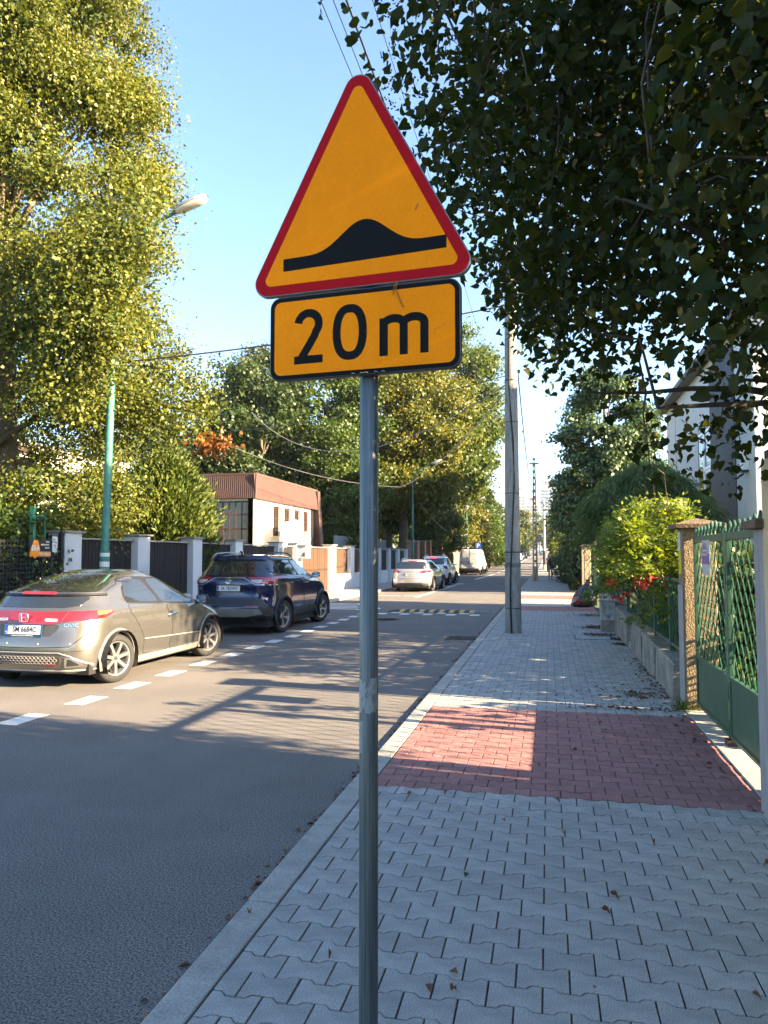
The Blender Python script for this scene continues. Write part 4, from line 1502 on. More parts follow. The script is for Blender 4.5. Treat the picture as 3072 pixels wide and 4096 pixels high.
vn.panel(rrect(-.76, -.08, .92, 1.16, .02), 'B', M_trim, 'plate_surround', .008, .1)
vn.panel(rrect(.16, .32, .95, 1.03, .01), 'B', M_black, 'door_handle', .014, .1)
ld = MB()
for x in (.22, .56):
    ld.tube([(x, -.03, .60), (x, -.03, 1.85), (x, .08, 1.95)], .017, 6)
for i in range(6):
    ld.tube([(.22, -.03, .68 + i * .22), (.56, -.03, .68 + i * .22)], .014, 6)
ld.build('rear_ladder', mat('ladder_grey', (.16, .16, .15), .5, .3), vn.root)
for sd in ('R', 'L'):
    vn.panel(rpoly([(3.5, 1.18), (4.35, 1.15), (4.05, 1.6), (3.75, 1.75), (3.5, 1.75)], .04), sd, M_carglass, 'side_window', .006, .12)
    vn.panel(rpoly([(2.1, .6), (3.2, .6), (3.2, 1.85), (2.1, 1.85)], .05), sd, M_van, 'sliding_door', .006, .14)
rk = MB()
for x in (-.72, .72):
    rk.box(x - .025, x + .025, .25, 3.0, 2.30, 2.35)
for y_ in (.25, 1.1, 2., 2.95):
    rk.box(-.75, .75, y_ - .02, y_ + .02, 2.22, 2.31)
rk.build('roof_rack', M_black, vn.root)
vn.mirror(4.2, 1.35, .95, M_black, False)

# ---- far rows: parked cars on the rise, one car coming towards us
far = [('white_parked_car', 'white car first in the far parked row', -6.3, 132, M_whitepaint, 1.62), ('black_parked_car', 'black car second in the far parked row', -6.3, 142, M_blackpaint, 1.6),
       ('white_parked_car', 'small white car third in the far parked row', -6.2, 153, M_whitepaint, 1.5), ('black_parked_car', 'dark car fourth in the far parked row', -6.2, 166, M_blackpaint, 1.6),
       ('black_parked_car', 'dark car fifth in the far parked row', -6.1, 182, M_blackpaint, 1.55), ('black_parked_car', 'dark car last of the far parked row', -6.0, 215, M_blackpaint, 1.6)]
src = {}
for nm, lb, x, y_, pm, H in far:
    if nm not in src:
        src[nm] = simple_car(nm, lb, (x, y_, zr(y_)), 0, H, 4.3, 1.8, pm, (.8, 3.4), .32, None, group='cars parked up the hill', lights='tall', detail=False).root
    else:
        c = copytree(src[nm])
        c.location = (x, y_, zr(y_))
        c['label'] = lb
simple_car('oncoming_car', 'grey car driving towards the camera far up the street', (-1.9, 240, zr(240)), R(180), 1.5, 4.3, 1.8, mat('grey_green_paint', (.2, .21, .19), .3, .5, coat=1.), (.8, 3.4), .32, None, lights='tall', detail=False, face='F')
# ---------------------------------------------------------------- left side: pier-and-plank wall
PX = -9.5
M_cap = mat('grey_coping', (.20, .19, .175), .7, col2=(.28, .26, .24), scale=8)
M_wallpaint = mat('pale_grey_render', (.50, .52, .54), .85, var=.06, scale=1.4, bump=.3, bscale=150)
pf = thing('plank_fence', 'long street fence of pale rendered piers with dark vertical planks between', 'fence', (PX, 12, .055))


def bx(x0, x1, y0, y1, z0, z1):
    return MB().box(x0 - PX, x1 - PX, y0 - 12, y1 - 12, z0 - .055, z1 - .055)


piers = [(13.15, 13.70), (15.87, 16.41), (18.67, 19.2), (21.47, 22.03), (25.2, 25.78), (27.18, 27.85), (31.85, 32.6), (35.2, 35.9), (38.5, 39.15), (41.4, 42.0), (44.1, 44.7), (46.9, 47.5), (49.7, 50.3)]
for i, (a, b_) in enumerate(piers):
    p = bx(-9.88, -9.5, a, b_, .0, 2.12).build('pier', M_wallpaint if i < 7 or i > 8 else M_render, pf, bevel=.006)
    bx(-9.93, -9.44, a - .06, b_ + .06, 2.122, 2.165).build('pier_cap', M_cap, p, bevel=.006)
plank = {}
pr = None
for i in range(len(piers) - 1):
    a, b_ = piers[i][1], piers[i + 1][0]
    brown = 5 <= i <= 8
    if i != 5:
        bx(-9.84, -9.56, a + .002, b_ - .002, .0, .62 if i < 6 else .80).build('plinth', M_wallpaint if i < 6 else M_render, pf)
    bx(-9.80, -9.60, a + .002, b_ - .002, 2.0, 2.035).build('rail_coping', M_cap, pf)
    z0 = .64 if i < 5 else .12 if i == 5 else .82
    L = b_ - a - .02
    n = int(L / .118)
    w = L / n
    key = (brown, round(w, 3), z0)
    for k in range(n):
        if key not in plank:
            plank[key] = MB().box(-.012, .012, .004, w - .004, 0, 1.99 - z0).build('plank', M_brownwood if brown else M_darkwood, pf, bevel=.004, seg=1)
            o = plank[key]
        else:
            o = copyobj(plank[key])
        o.location = (-9.68 - PX + rnd.gauss(0, .002), a + .01 + k * w - 12, z0 - .055 + rnd.gauss(0, .002))
        o.rotation_euler = (0, rnd.gauss(0, .002), 0)
    for z in (z0 + .25, 1.75):
        bx(-9.75, -9.70, a, b_, z, z + .06).build('cross_rail', M_brownwood if brown else M_darkwood, pf)
bx(-9.52, -9.40, 25.3, 25.45, 1.6, 1.95).build('intercom_plate', mat('pale_plastic', (.55, .55, .52), .4), pf, bevel=.01)
lt = MB().tube([(-9.47 - PX, 15.3, 1.7), (-9.3 - PX, 15.3, 1.78), (-9.2 - PX, 15.3, 1.72)], .02, 6)
lt.lathe([(.02, 0), (.09, -.02), (.10, -.12), (.07, -.2), (0, -.22)], 12, M=Matrix.Translation((-9.2 - PX, 15.3, 1.74)))
lt.build('wall_lamp', M_alu, pf, smooth=40)
mb_ = thing('letter_box', 'pale grey letter box with yellow tag on the pier by the plank gate', 'letter box', (-9.3, 27.5, 1.55))
MB().box(-.2, .17, -.28, .28, 0, .48).build('box_body', M_wallpaint, mb_, bevel=.01)
MB().prism([(-.23, .482), (.2, .482), (.2, .52), (-.23, .55)], lambda u, v, w: (u, w, v), -.31, .31).build('box_roof', M_cap, mb_)
MB().box(.172, .178, -.1, .1, .16, .3).build('yellow_tag', mat('yellow_label', (.65, .5, .05), .5), mb_)

# woven flat-bar fence at the far left, with its signs
wf = thing('woven_bar_fence', 'dark woven flat-bar metal fence under the linden boughs', 'fence', (-9.5, 10, .055))
M_darkmetal = mat('dark_fence_metal', (.022, .024, .026), .55, .5, var=.3, scale=8)
MB().box(-.16, .12, -4, 3.06, -.05, .16).build('fence_base', M_conc, wf)
hb = MB().box(-.006, .006, -4, 3.02, -.014, .014).build('flat_bar', M_darkmetal, wf, loc=(0, 0, .22))
for i in range(1, 21):
    copyobj(hb, loc=(.008 * (1 if i % 2 else -1), 0, .22 + i * .082))
vb = MB().box(-.005, .005, -.013, .013, .16, 1.9).build('upright_bar', M_darkmetal, wf, loc=(.004, 1.0, 0))
for i in range(1, 24):
    copyobj(vb, loc=(.004, 1.0 + i * .086, 0))
MB().box(-.035, .035, 2.98, 3.06, 0, 2.02).lathe([(.065, 2.02), (.05, 2.05), (.02, 2.08), (.0, 2.16)], 8, M=Matrix.Translation((0, 3.02, 0))).build('end_post', M_darkmetal, wf)
gp = thing('green_post', 'tall green angle-iron post behind the woven fence', 'post', (-9.75, 12.5, 0))
MB().box(-.04, .04, -.04, .04, 0, 2.6).box(.0, .02, .04, .36, 2.42, 2.46).box(.0, .02, .33, .36, 1.6, 2.5).build('post_shaft', mat('bright_green_paint', (.03, .22, .12), .5, var=.2), gp)
es = thing('security_sign', 'black and orange security company board hung on the woven fence', 'sign', (-9.43, 12.0, 1.62))
M_signorange = mat('sign_orange', (.72, .24, .015), .45)
MB().box(-.006, .006, 0, .62, 0, .345).build('sign_board', mat('sign_black', (.012, .013, .018), .4), es)
MB().prism([(.02, .02), (.61, .02), (.61, .115), (.02, .115)], lambda u, v, w: (.006 + w, u, v), .0, .0015).build('orange_band', M_signorange, es)
MB().prism([(.03, .15), (.13, .33), (.24, .325), (.305, .17), (.27, .08), (.17, -.02), (.06, .05)], lambda u, v, w: (.0085 + w, u, v), .0, .0015).build('orange_polygon', M_signorange, es)
MX = lambda y, z, x=.0104: frame((x, y, z), (0, 1, 0), (0, 0, 1))
text('ERA', .135, M_plate, es, MX(.175, .175, .0108), 'sign_lettering', wide=.95, bold=.004)
text('OCHRONA', .075, M_plate, es, MX(.455, .067, .0085), 'sign_lettering', wide=.88, bold=.001)
b = MB()
for y0, y1, z in ((.47, .59, .30), (.33, .59, .245), (.45, .59, .185)):
    for k in range(int((y1 - y0) / .026)):
        b.box(.0061, .0072, y0 + k * .026, y0 + k * .026 + .018, z - .014, z + .014)
b.build('small_print', M_plate, es)
ds = thing('house_plate', 'small white plate with letter and number marks beside the security board', 'sign', (-9.43, 12.66, 1.72))
MB().prism(rrect(0, .155, 0, .31, .02), lambda u, v, w: (w, u, v), 0, .006).build('plate_board', M_plate, ds)
text('D', .11, M_platetxt, ds, MX(.045, .22, .0068), 'plate_lettering')
text('0,8', .05, M_platetxt, ds, MX(.108, .19, .0068), 'plate_lettering')
MB().box(.006, .0075, .03, .13, .135, .145).box(.006, .0075, .074, .086, .07, .135).build('tee_mark', M_platetxt, ds)

# ---------------------------------------------------------------- lamp posts
def lamp_post(loc, label, full=True, lean=0., flip=1, h=7.):
    t = thing('lamp_post', label, 'street lamp', loc, group='green lamp posts along the far kerb')
    t.rotation_euler = (0, lean, 0)
    b = MB().tube([(0, 0, -.1), (0, 0, 1.7)], .088, 14).tube([(0, 0, 1.68), (0, 0, 4.9)], .072, 14).tube([(0, 0, 4.88), (0, 0, h - 1.2)], .052, 12)
    b.build('post_shaft', M_lampgreen, t, smooth=40)
    a = [(0, 0, h - 1.22), (.0, 0, h - .7), (.12, 0, h - .3), (.35, 0, h + .02), (.7, 0, h + .2), (1.25, 0, h + .46)]
    MB().tube(a, .034, 10).build('bracket_arm', M_lampgreen, t, smooth=50)
    hd = MB()
    layers = [(-.28, .05), (-.2, .10), (0, .13), (.25, .135), (.42, .11), (.47, .05)]
    prof = lambda k: [(k * math.cos(R(a_)), k * .75 * max(0, math.sin(R(a_)))) for a_ in range(0, 181, 20)]
    n = len(prof(1))
    Mh = Matrix.Translation((1.45, 0, h + .53)) @ Matrix.Rotation(R(-20), 4, 'Y')
    vs = [Mh @ Vector((x, y_, z)) for x, k in layers for y_, z in prof(k)]
    hd.add(vs, [(q * n + i, q * n + i + 1, q * n + n + i + 1, q * n + n + i) for q in range(len(layers) - 1) for i in range(n - 1)])
    hd.add([Mh @ Vector((x, s_ * k, 0)) for x, k in layers for s_ in (-1, 1)], [(2 * i, 2 * i + 1, 2 * i + 3, 2 * i + 2) for i in range(len(layers) - 1)])
    hh = hd.build('lamp_head', mat('lamp_grey', (.42, .43, .43), .4, .3, var=.05), t, smooth=45)
    b = MB()
    vs = [Mh @ Vector((x, k * .92 * math.cos(R(a_)), -k * .55 * math.sin(R(a_)) - .004)) for x, k in layers[1:] for a_ in range(0, 181, 20)]
    b.add(vs, [(q * n + i, q * n + n + i, q * n + n + i + 1, q * n + i + 1) for q in range(len(layers) - 2) for i in range(n - 1)])
    b.build('lamp_glass', mat('lamp_diffuser', (.62, .58, .50), .25, var=.05), hh, smooth=50)
    if full:
        for z, w in ((1.44, .05), (1.62, .035)):
            MB().lathe([(.0885, -w), (.0895, -w), (.0895, w), (.0885, w)], 14, close=True).build('torn_poster', M_plate, t, loc=(0, 0, z), smooth=40)
    return t


lp1 = lamp_post((-8.28, 12.62, .055), 'nearest green lamp post with peeling paint and white stickers', lean=R(1.0), h=7.75)
for i, (x, y_) in enumerate(((-8.45, 46.4), (-8.3, 77), (-8.2, 110), (-8.2, 145))):
    c = lamp_post((x, y_, .055 + zr(y_)), ['second green lamp post in front of the big tree trunk', 'third green lamp post above the white van', 'fourth green lamp post behind the parking sign', 'farthest green lamp post up the hill'][i], full=False, h=7.0)

# ---------------------------------------------------------------- garage with a brown ribbed roof edge
M_brownmetal = mat('brown_sheet_metal', (.108, .055, .044), .55, .1, var=.1, scale=2)
M_brownframe = mat('brown_window_frame', (.085, .035, .022), .5, var=.15)
M_cream = mat('cream_render', (.68, .64, .54), .85, var=.04, scale=1.5, bump=.25, bscale=150)
ga = thing('garage', 'low white flat-roofed building with a ribbed brown roof edge and brown glazed front', 'building', (-11.5, 27.7, 0))
gx0, gx1, gy1 = -3.6, 0, 7.2
b = MB()
# road wall with four window openings
wins = [(2.15, 3.02), (3.48, 4.38), (4.86, 5.7), (6.15, 7.0)]
cuts = [0] + [v for w in wins for v in w] + [gy1]
for i in range(0, len(cuts), 2):
    b.box(-.25, 0, cuts[i], cuts[i + 1], -.05, 4.0)
for i, (a, c) in enumerate(wins):
    z0 = 2.5 if i in (0, 3) else 2.95
    b.box(-.25, 0, a, c, -.05, z0)
    b.box(-.25, 0, a, c, 3.8, 4.0)
b.box(-.252, -.03, .0, .02, -.05, 4.0)
b.box(gx0, -.25, gy1 - .25, gy1, -.05, 4.0)
b.box(gx0, gx0 + .25, 0, gy1 - .25, -.05, 4.0)
b.box(gx0, -2.45, 0, .22, -.05, 4.0)
b.box(gx0 + .25, -.25, .02, .22, -.05, 2.1)
b.box(gx0 + .25, -.25, .02, .22, 3.86, 4.0)
b.build('wall', M_cream, ga)
MB().box(gx0 + .25, -.25, .2, gy1 - .25, 3.9, 3.99).build('ceiling', M_cream, ga)
MB().box(gx0 + .25, -.25, .3, gy1 - .25, -.03, 0).build('inner_floor', M_conc, ga)
for i, (a, c) in enumerate(wins):
    z0 = 2.5 if i in (0, 3) else 2.95
    w = MB().box(-.16, -.10, a, a + .06, z0, 3.8).box(-.16, -.10, c - .06, c, z0, 3.8).box(-.16, -.10, a + .06, c - .06, z0, z0 + .06).box(-.16, -.10, a + .06, c - .06, 3.74, 3.8).build('window', M_brownframe, ga)
    MB().box(-.14, -.13, a + .06, c - .06, z0 + .06, 3.74).build('pane', M_glassdark, w)
    g_ = MB()
    for k in range(1, 6):
        g_.box(-.06, -.045, a + (c - a) * k / 6 - .008, a + (c - a) * k / 6 + .008, z0 + .02, 3.78)
    for z in (z0 + .35, z0 + .75):
        g_.box(-.044, -.03, a + .02, c - .02, z, z + .02)
    g_.build('window_grille', M_brownframe, w)
    MB().box(-.1, .07, a - .08, c + .08, z0 - .06, z0 - .002).build('sill', M_cream, w)
# glazed front
gw = MB()
nx, nz = 8, 3
X0, X1, Z0, Z1 = -2.44, -.26, 2.1, 3.855
for i in range(nx + 1):
    x = X0 + (X1 - X0) * i / nx
    hw = .045 if i in (0, 4, nx) else .025
    gw.box(x - hw, x + hw, .04, .10, Z0, Z1)
for z in (Z0 + .03, Z0 + .64, Z0 + 1.22, Z1 - .03):
    gw.box(X0, X1, .045, .095, z - .03, z + .03)
gf = gw.build('glazed_front', M_brownframe, ga)
pn = None
for i in range(nx):
    for j in range(nz):
        x0 = X0 + (X1 - X0) * i / nx
        if pn is None:
            pn = MB().box(.03, (X1 - X0) / nx - .03, .06, .07, 0, .56).build('pane', M_glassdark, gf)
            o = pn
        else:
            o = copyobj(pn)
        o.location = (x0, 0, Z0 + .04 + j * .60)
        o.rotation_euler = (rnd.gauss(0, .006), 0, rnd.gauss(0, .006))
MB().prism([(-1.35, 2.12), (-.28, 2.12), (-.28, 2.72), (-.5, 2.6), (-.8, 2.66), (-1.0, 2.5), (-1.35, 2.45)], lambda u, v, w: (u, w, v), .075, .085).build('blue_sheet', mat('blue_plastic', (.012, .03, .32), .3, var=.3, scale=10), ga)


def ribbed(p0, p1, z0, z1, lean, nrib, name):
    """Trapezoid-ribbed sheet between two plan points; top set back by 'lean'."""
    p0, p1 = Vector((*p0, 0)), Vector((*p1, 0))
    t = (p1 - p0).normalized()
    nrm = Vector((t.y, -t.x, 0))
    L = (p1 - p0).length
    vs, fs = [], []
    seq = []
    for k in range(nrib):
        w = L / nrib
        for a, d in ((0, 0), (.4, 0), (.5, .028), (.9, .028)):
            seq.append(((k + a) * w, d))
    seq.append((L, 0))
    for s_, d in seq:
        q = p0 + t * s_ + nrm * d
        vs += [(q.x, q.y, z0), ((q - nrm * lean).x, (q - nrm * lean).y, z1)]
    for i in range(len(seq) - 1):
        fs.append((2 * i, 2 * i + 2, 2 * i + 3, 2 * i + 1))
    return MB().add(vs, fs).build(name, M_brownmetal, ga)


ribbed((gx0 - .1, -.16), (.16, -.16), 3.96, 4.95, .10, 44, 'roof_edge')
ribbed((.16, -.16), (.16, gy1 + .9), 3.96, 4.95, .10, 66, 'roof_edge')
MB().box(gx0 - .1, .10, -.10, gy1 + .9, 4.90, 4.98).build('roof', M_brownmetal, ga)
MB().box(gx0 - .1, .14, -.14, gy1 + .88, 3.955, 3.99).build('soffit', M_brownframe, ga)
bt = MB()
bt.add([(-.3, gy1 + .55, 4.9), (.2, gy1 + .55, 4.9), (.2, gy1 + .95, 4.9), (-.3, gy1 + .95, 4.9), (-.3, gy1 + 1.1, 2.0), (.2, gy1 + 1.1, 2.0), (.2, gy1 + 1.65, 2.0), (-.3, gy1 + 1.65, 2.0), (-.3, gy1 + 1.4, -.05), (.2, gy1 + 1.4, -.05), (.2, gy1 + 2.05, -.05), (-.3, gy1 + 2.05, -.05)],
       [(0, 1, 5, 4), (1, 2, 6, 5), (2, 3, 7, 6), (3, 0, 4, 7), (4, 5, 9, 8), (5, 6, 10, 9), (6, 7, 11, 10), (7, 4, 8, 11), (3, 2, 1, 0)])
bt.build('slanting_buttress', M_brownmetal, ga)
MB().box(-.2, .0, gy1 + .003, gy1 + .5, -.05, 3.95).build('dark_recess', M_black, ga)

# things standing in that garden
tp_ = thing('covered_stack', 'something draped in a white sheet in front of the garage windows', 'covered object', (-10.6, 29.7, 0))
b = MB()
N, Mq = 18, 7
vs = []
for j in range(Mq):
    zz = [0, .8, 1.6, 2.3, 2.85, 3.08, 3.12][j]
    k = [1.1, 1.1, 1.08, 1.0, .92, .62, .1][j]
    for i in range(N):
        a = 2 * math.pi * i / N
        q = 1 + .06 * math.sin(5 * a + j) + .04 * math.sin(9 * a)
        vs.append((.38 * k * q * math.cos(a), (1.1 * k * q) * math.sin(a), zz + .1 * math.sin(a) + .03 * math.sin(4 * a)))
b.add(vs, [(j * N + i, j * N + (i + 1) % N, (j + 1) * N + (i + 1) % N, (j + 1) * N + i) for j in range(Mq - 1) for i in range(N)] + [tuple((Mq - 1) * N + i for i in range(N))])
b.build('white_sheet', mat('white_tarpaulin', (.72, .71, .68), .5, var=.05, bump=.4, bscale=6), tp_, smooth=50)
gr = thing('garden_chimney', 'small stepped brick barbecue chimney beside the white sheet', 'barbecue', (-10.7, 31.35, 0))
Mb_ = mat('pale_brick', (.30, .25, .20), .9, var=.2, scale=6)
bk = None
for c in range(26):
    wv = .38 - max(0, c - 14) * .014
    for k in range(3):
        L = 2 * wv / 3
        o = MB().box(-.2, .2, -wv + k * L + .004 + (.03 if c % 2 else 0), -wv + (k + 1) * L - .004 + (.03 if c % 2 else 0), c * .105, c * .105 + .097)
        o.build('brick', Mb_, gr)
MB().box(-.17, .17, -.2, .2, 0, 2.7).build('chimney_core', M_conc, gr)
so_ = thing('solar_lamp', 'small tilted solar panel on a white bracket among the shrubs', 'solar lamp', (-11.7, 22, 0))
MB().tube([(0, 0, 0), (0, 0, 4.2)], .03, 8).tube([(0, 0, 4.2), (-.3, 0, 4.5)], .02, 6).build('lamp_mast', M_render, so_)
MB().box(-.3, .3, -.02, .02, -.13, .13, M=Matrix.Translation((.05, -.04, 4.5)) @ Matrix.Rotation(R(-50), 4, 'X') @ Matrix.Rotation(R(18), 4, 'Y')).build('solar_panel', mat('solar_cell', (.25, .3, .36), .2), so_)

# ---------------------------------------------------------------- left side, further on
gm = thing('sheet_metal_fence', 'grey ribbed sheet-metal fence standing behind the pier wall', 'fence', (-11.2, 38, 0))
b = MB()
seq = [(k * .17 + a, d) for k in range(76) for a, d in ((0, 0), (.07, 0), (.09, .03), (.15, .03))]
b.add([(d, s_, z) for s_, d in seq for z in (0, 2.75)], [(2 * i, 2 * i + 2, 2 * i + 3, 2 * i + 1) for i in range(len(seq) - 1)])
b.build('ribbed_sheet', mat('grey_sheet_metal', (.16, .18, .21), .5, .4, var=.1), gm)
bf = thing('brick_fence', 'old brick fence with stout reddish piers and creeper beyond the parked cars', 'fence', (-9.3, 50.5, .05))
M_brick = mat('old_brick', (.20, .095, .06), .9, col2=(.30, .16, .10), scale=9, bump=.7, bscale=30, fine=.2)
M_oldplaster = mat('peeling_plaster', (.34, .27, .20), .9, col2=(.22, .12, .085), scale=3, bump=.5)
bpiers = [(0, .8, 2.6), (2.2, 3.1, 2.62), (5.4, 6.1, 2.68), (8.2, 8.8, 2.75), (11.4, 12.0, 2.75), (14.6, 15.2, 2.75)]
for i, (a, c, h) in enumerate(bpiers):
    p = MB().box(-.35, .06, a, c, -.1, h).build('pier', M_brick if i != 0 else M_oldplaster, bf, bevel=.02)
    MB().box(-.40, .11, a - .05, c + .05, h + .002, h + .09).build('pier_cap', M_oldconc, p, bevel=.02)
    if i < len(bpiers) - 1:
        c2 = bpiers[i + 1][0]
        MB().box(-.26, -.04, c + .002, c2 - .002, -.1, 1.35).build('low_wall', M_oldplaster, bf)
        b = MB()
        n = int((c2 - c) / .2)
        for k in range(n):
            y_ = c + (k + .5) * (c2 - c) / n
            b = MB().box(-.17, -.13, y_ - .05, y_ + .05, 1.352, 2.35)
            b.build('slat', M_brownwood, bf)
wdf = thing('board_fence', 'weathered boarded fence running beside the white van', 'fence', (-8.9, 67, .05))
M_greywood = mat('weathered_boards', (.19, .115, .075), .8, col2=(.30, .20, .14), scale=4, stretch=(16, 16, 1), bump=.3)
bd = MB().box(-.02, .02, 0, .19, 0, 2.15).build('board', M_greywood, wdf)
for k in range(1, 170):
    copyobj(bd, loc=(rnd.gauss(0, .006), k * .2, rnd.gauss(0, .02)))
rf_ = thing('rail_fence', 'low brick and rail fence along the far part of the street', 'fence', (-8.9, 104, .05))
for k in range(14):
    y_ = k * 4.
    MB().box(-.25, .05, y_, y_ + .5, zr(104 + y_) - .1, zr(104 + y_) + 2.2).build('pier', M_brick, rf_)
    MB().box(-.18, -.02, y_ + .502, y_ + 3.998, zr(104 + y_) - .3, zr(104 + y_) + .8).build('low_wall', M_brick, rf_)
    for q in range(8):
        MB().box(-.12, -.08, y_ + .7 + q * .4, y_ + .85 + q * .4, zr(104 + y_) + .75, zr(104 + y_) + 1.9).build('slat', M_brownwood, rf_)
ps = thing('parking_sign', 'blue square parking sign on a post behind the white van', 'road sign', (-6.95, 75, .055))
MB().tube([(0, 0, 0), (0, 0, 3.0)], .03, 8).build('post_shaft', M_steel, ps)
MB().prism(rrect(-.3, .3, 2.3, 2.92, .04), lambda u, v, w: (u, -.04 - w, v), 0, .02).build('sign_panel', mat('sign_blue', (.01, .10, .42), .4), ps)
text('P', .62, M_plate, ps, frame((0, -.062, 2.60), (1, 0, 0), (0, 0, 1)), 'letter_p', wide=1.0, bold=.012)
for i, (x, y_) in enumerate(((-7.6, 262), (-6.6, 262))):
    t = thing('round_sign', ['small pale round sign far up the street, left one', 'small pale round sign far up the street, right one'][i], 'road sign', (x, y_, zr(y_)))
    MB().tube([(0, 0, 0), (0, 0, 3)], .05, 6).build('post_shaft', M_steel, t)
    MB().lathe([(0, 0), (.45, 0), (.45, .03), (0, .03)], 16, M=Matrix.Translation((0, -.06, 2.7)) @ Matrix.Rotation(R(90), 4, 'X')).build('sign_disc', M_alu, t)

# houses glimpsed through the trees
def block(name, label, loc, w, d, h, wall, cat='house', roof=None, floors=2, cols=3, winm=None, wz=1.3, rz=0):
    t = thing(name, label, cat, loc, rz)
    MB().box(-w / 2, w / 2, 0, d, -.5, h).build('wall', wall, t)
    fh = h / floors
    pr_ = None
    for face in ('front', 'side'):
        L = w if face == 'front' else d
        n = cols if face == 'front' else max(1, int(cols * d / w))
        for f in range(floors):
            for c in range(n):
                if pr_ is None:
                    ww = min(1.3, L / n * .5)
                    pr_ = MB().box(-ww / 2, ww / 2, -.03, .03, 0, wz).build('window', M_render, t)
                    MB().box(-ww / 2 + .08, ww / 2 - .08, -.04, -.031, .08, wz - .08).build('pane', M_glassdark, pr_)
                    o = pr_
                else:
                    o = copytree(pr_)
                q = -L / 2 + L * (c + .5) / n
                if face == 'front':
                    o.location = (q, 0, f * fh + fh * .35)
                else:
                    o.location = (w / 2, d / 2 + q, f * fh + fh * .35)
                    o.rotation_euler = (0, 0, R(90))
    if roof:
        MB().add([(-w / 2 - .4, -.4, h), (w / 2 + .4, -.4, h), (w / 2 + .4, d + .4, h), (-w / 2 - .4, d + .4, h), (0, .8, h + 2.4), (0, d - .8, h + 2.4)],
                 [(0, 1, 4), (1, 2, 5, 4), (2, 3, 5), (3, 0, 4, 5), (3, 2, 1, 0)]).build('roof', roof, t)
    else:
        MB().box(-w / 2 - .1, w / 2 + .1, -.1, d + .1, h + .002, h + .25).build('roof', M_cap, t)
    return t


M_yellow = mat('yellow_render', (.66, .54, .30), .85, var=.05)
M_tile = mat('red_roof_tiles', (.22, .07, .045), .8, var=.2, scale=8, bump=.5)
block('yellow_house', 'sunlit yellow house glimpsed between the trees behind the garage', (-21.5, 75, 0), 7, 9, 11.5, M_yellow, floors=3)
block('white_house', 'small white house wall showing above the bushes by the van', (-12.5, 90, 0), 5.5, 8, 7.6, M_render, floors=2, cols=2)
block('left_house', 'house almost hidden behind the linden leaves at the far left', (-23, 24, 0), 5, 9, 6.0, M_cream, floors=2, cols=2)

M_tower = mat('tower_panel', (.60, .57, .52), .8, var=.05)
M_towerblue = mat('tower_blue_panel', (.42, .48, .52), .8, var=.05)
for i, (x, h, w, m) in enumerate(((-27.5, 63, 15, M_tower), (-14, 53, 12, M_tower), (.5, 67, 15, M_towerblue), (11, 61, 14, M_tower), (-92, 68, 14, M_tower))):
    t = thing('tower_block', ['far tower block with reddish rooftop just right of the concrete pole', 'lower far tower block behind the pierced pole', 'blue-grey far tower block left in the right-hand pair', 'pale far tower block with reddish rooftop beside the conifer', 'far tower block half hidden by trees left of the concrete pole'][i], 'tower block', (x, 700, 4), group='far tower blocks')
    MB().box(-w / 2, w / 2, 0, 14, -4, h - 4).build('wall', m, t)
    MB().box(-w / 4, w / 4, 3, 10, h - 3.99, h - 1).build('roof_house', mat('tower_red', (.40, .20, .18), .8), t)
    fl = MB()
    for f in range(int((h - 8) / 2.9)):
        for c in (-.36, -.12, .12, .36):
            fl.box(c * w - .9, c * w + .9, -.25, -.02, 2 + f * 2.9, 3.4 + f * 2.9)
        fl.box(w / 2 + .02, w / 2 + .2, 3, 11, 2 + f * 2.9, 3.3 + f * 2.9)
    o = fl.build('windows', mat('tower_glass', (.16, .18, .20), .3), t)
    o['kind'] = 'stuff'

# ---------------------------------------------------------------- right side: white house, added shading house, shed
M_navy = mat('navy_cladding', (.012, .018, .040), .6, var=.1, bump=.3, bscale=90)
M_uwhite = mat('upvc_white', (.78, .78, .78), .3, var=.02)
wh = thing('modern_house', 'tall white rendered house with a navy wall panel behind the conifers', 'house', (6.5, 25.6, 0))
b = MB()
HZ = 9.6
for a, c in ((0, 2.45), (6.45, 17.7)):
    pass
wy0, wy1 = 6.55, 9.6
b.box(0, 9, 0, wy0, 0, HZ)
b.box(0, 9, wy1, 17.7, 0, HZ)
b.box(0, 9, wy0, wy1, 0, 3.3)
b.box(0, 9, wy0, wy1, 7.0, HZ)
b.box(.4, 9, wy0, wy1, 3.3, 7.0)
b.build('wall', M_render, wh)
MB().box(-.03, -.002, 2.45, 6.5, 0, HZ - .3).build('navy_panel', M_navy, wh)
MB().box(-.012, -.002, 14.85, 14.89, 0, HZ).build('render_joint', M_cap, wh)
for (a, c, z0, z1) in ((6.57, 8.1, 3.32, 5.25), (6.57, 8.1, 5.27, 6.98), (8.12, 9.58, 3.32, 6.98)):
    w = MB().box(.02, .12, a, a + .13, z0, z1).box(.02, .12, c - .13, c, z0, z1).box(.02, .12, a + .13, c - .13, z0, z0 + .13).box(.02, .12, a + .13, c - .13, z1 - .13, z1).build('window', M_uwhite, wh, bevel=.01)
    MB().box(.06, .08, a + .13, c - .13, z0 + .13, z1 - .13).build('pane', M_glassdark, w)
MB().box(-.1, .05, 6.5, 9.65, 3.24, 3.298).build('window_sill', M_navy, wh)
MB().box(-.2, -.002, .85, 1.15, 4.5, 5.4).build('wall_box', M_uwhite, wh)
MB().box(-.22, -.002, .8, 1.2, 4.44, 4.498).build('box_shelf', M_navy, wh)
MB().box(-.5, 9.5, -.5, 18.2, HZ + .002, HZ + .22).build('roof_slab', mat('dark_roof_edge', (.06, .05, .045), .6), wh)
MB().box(-.3, -.01, -.02, 2.4, 6.5, 6.62).build('porch_ledge', mat('brown_ledge', (.10, .05, .04), .6), wh)
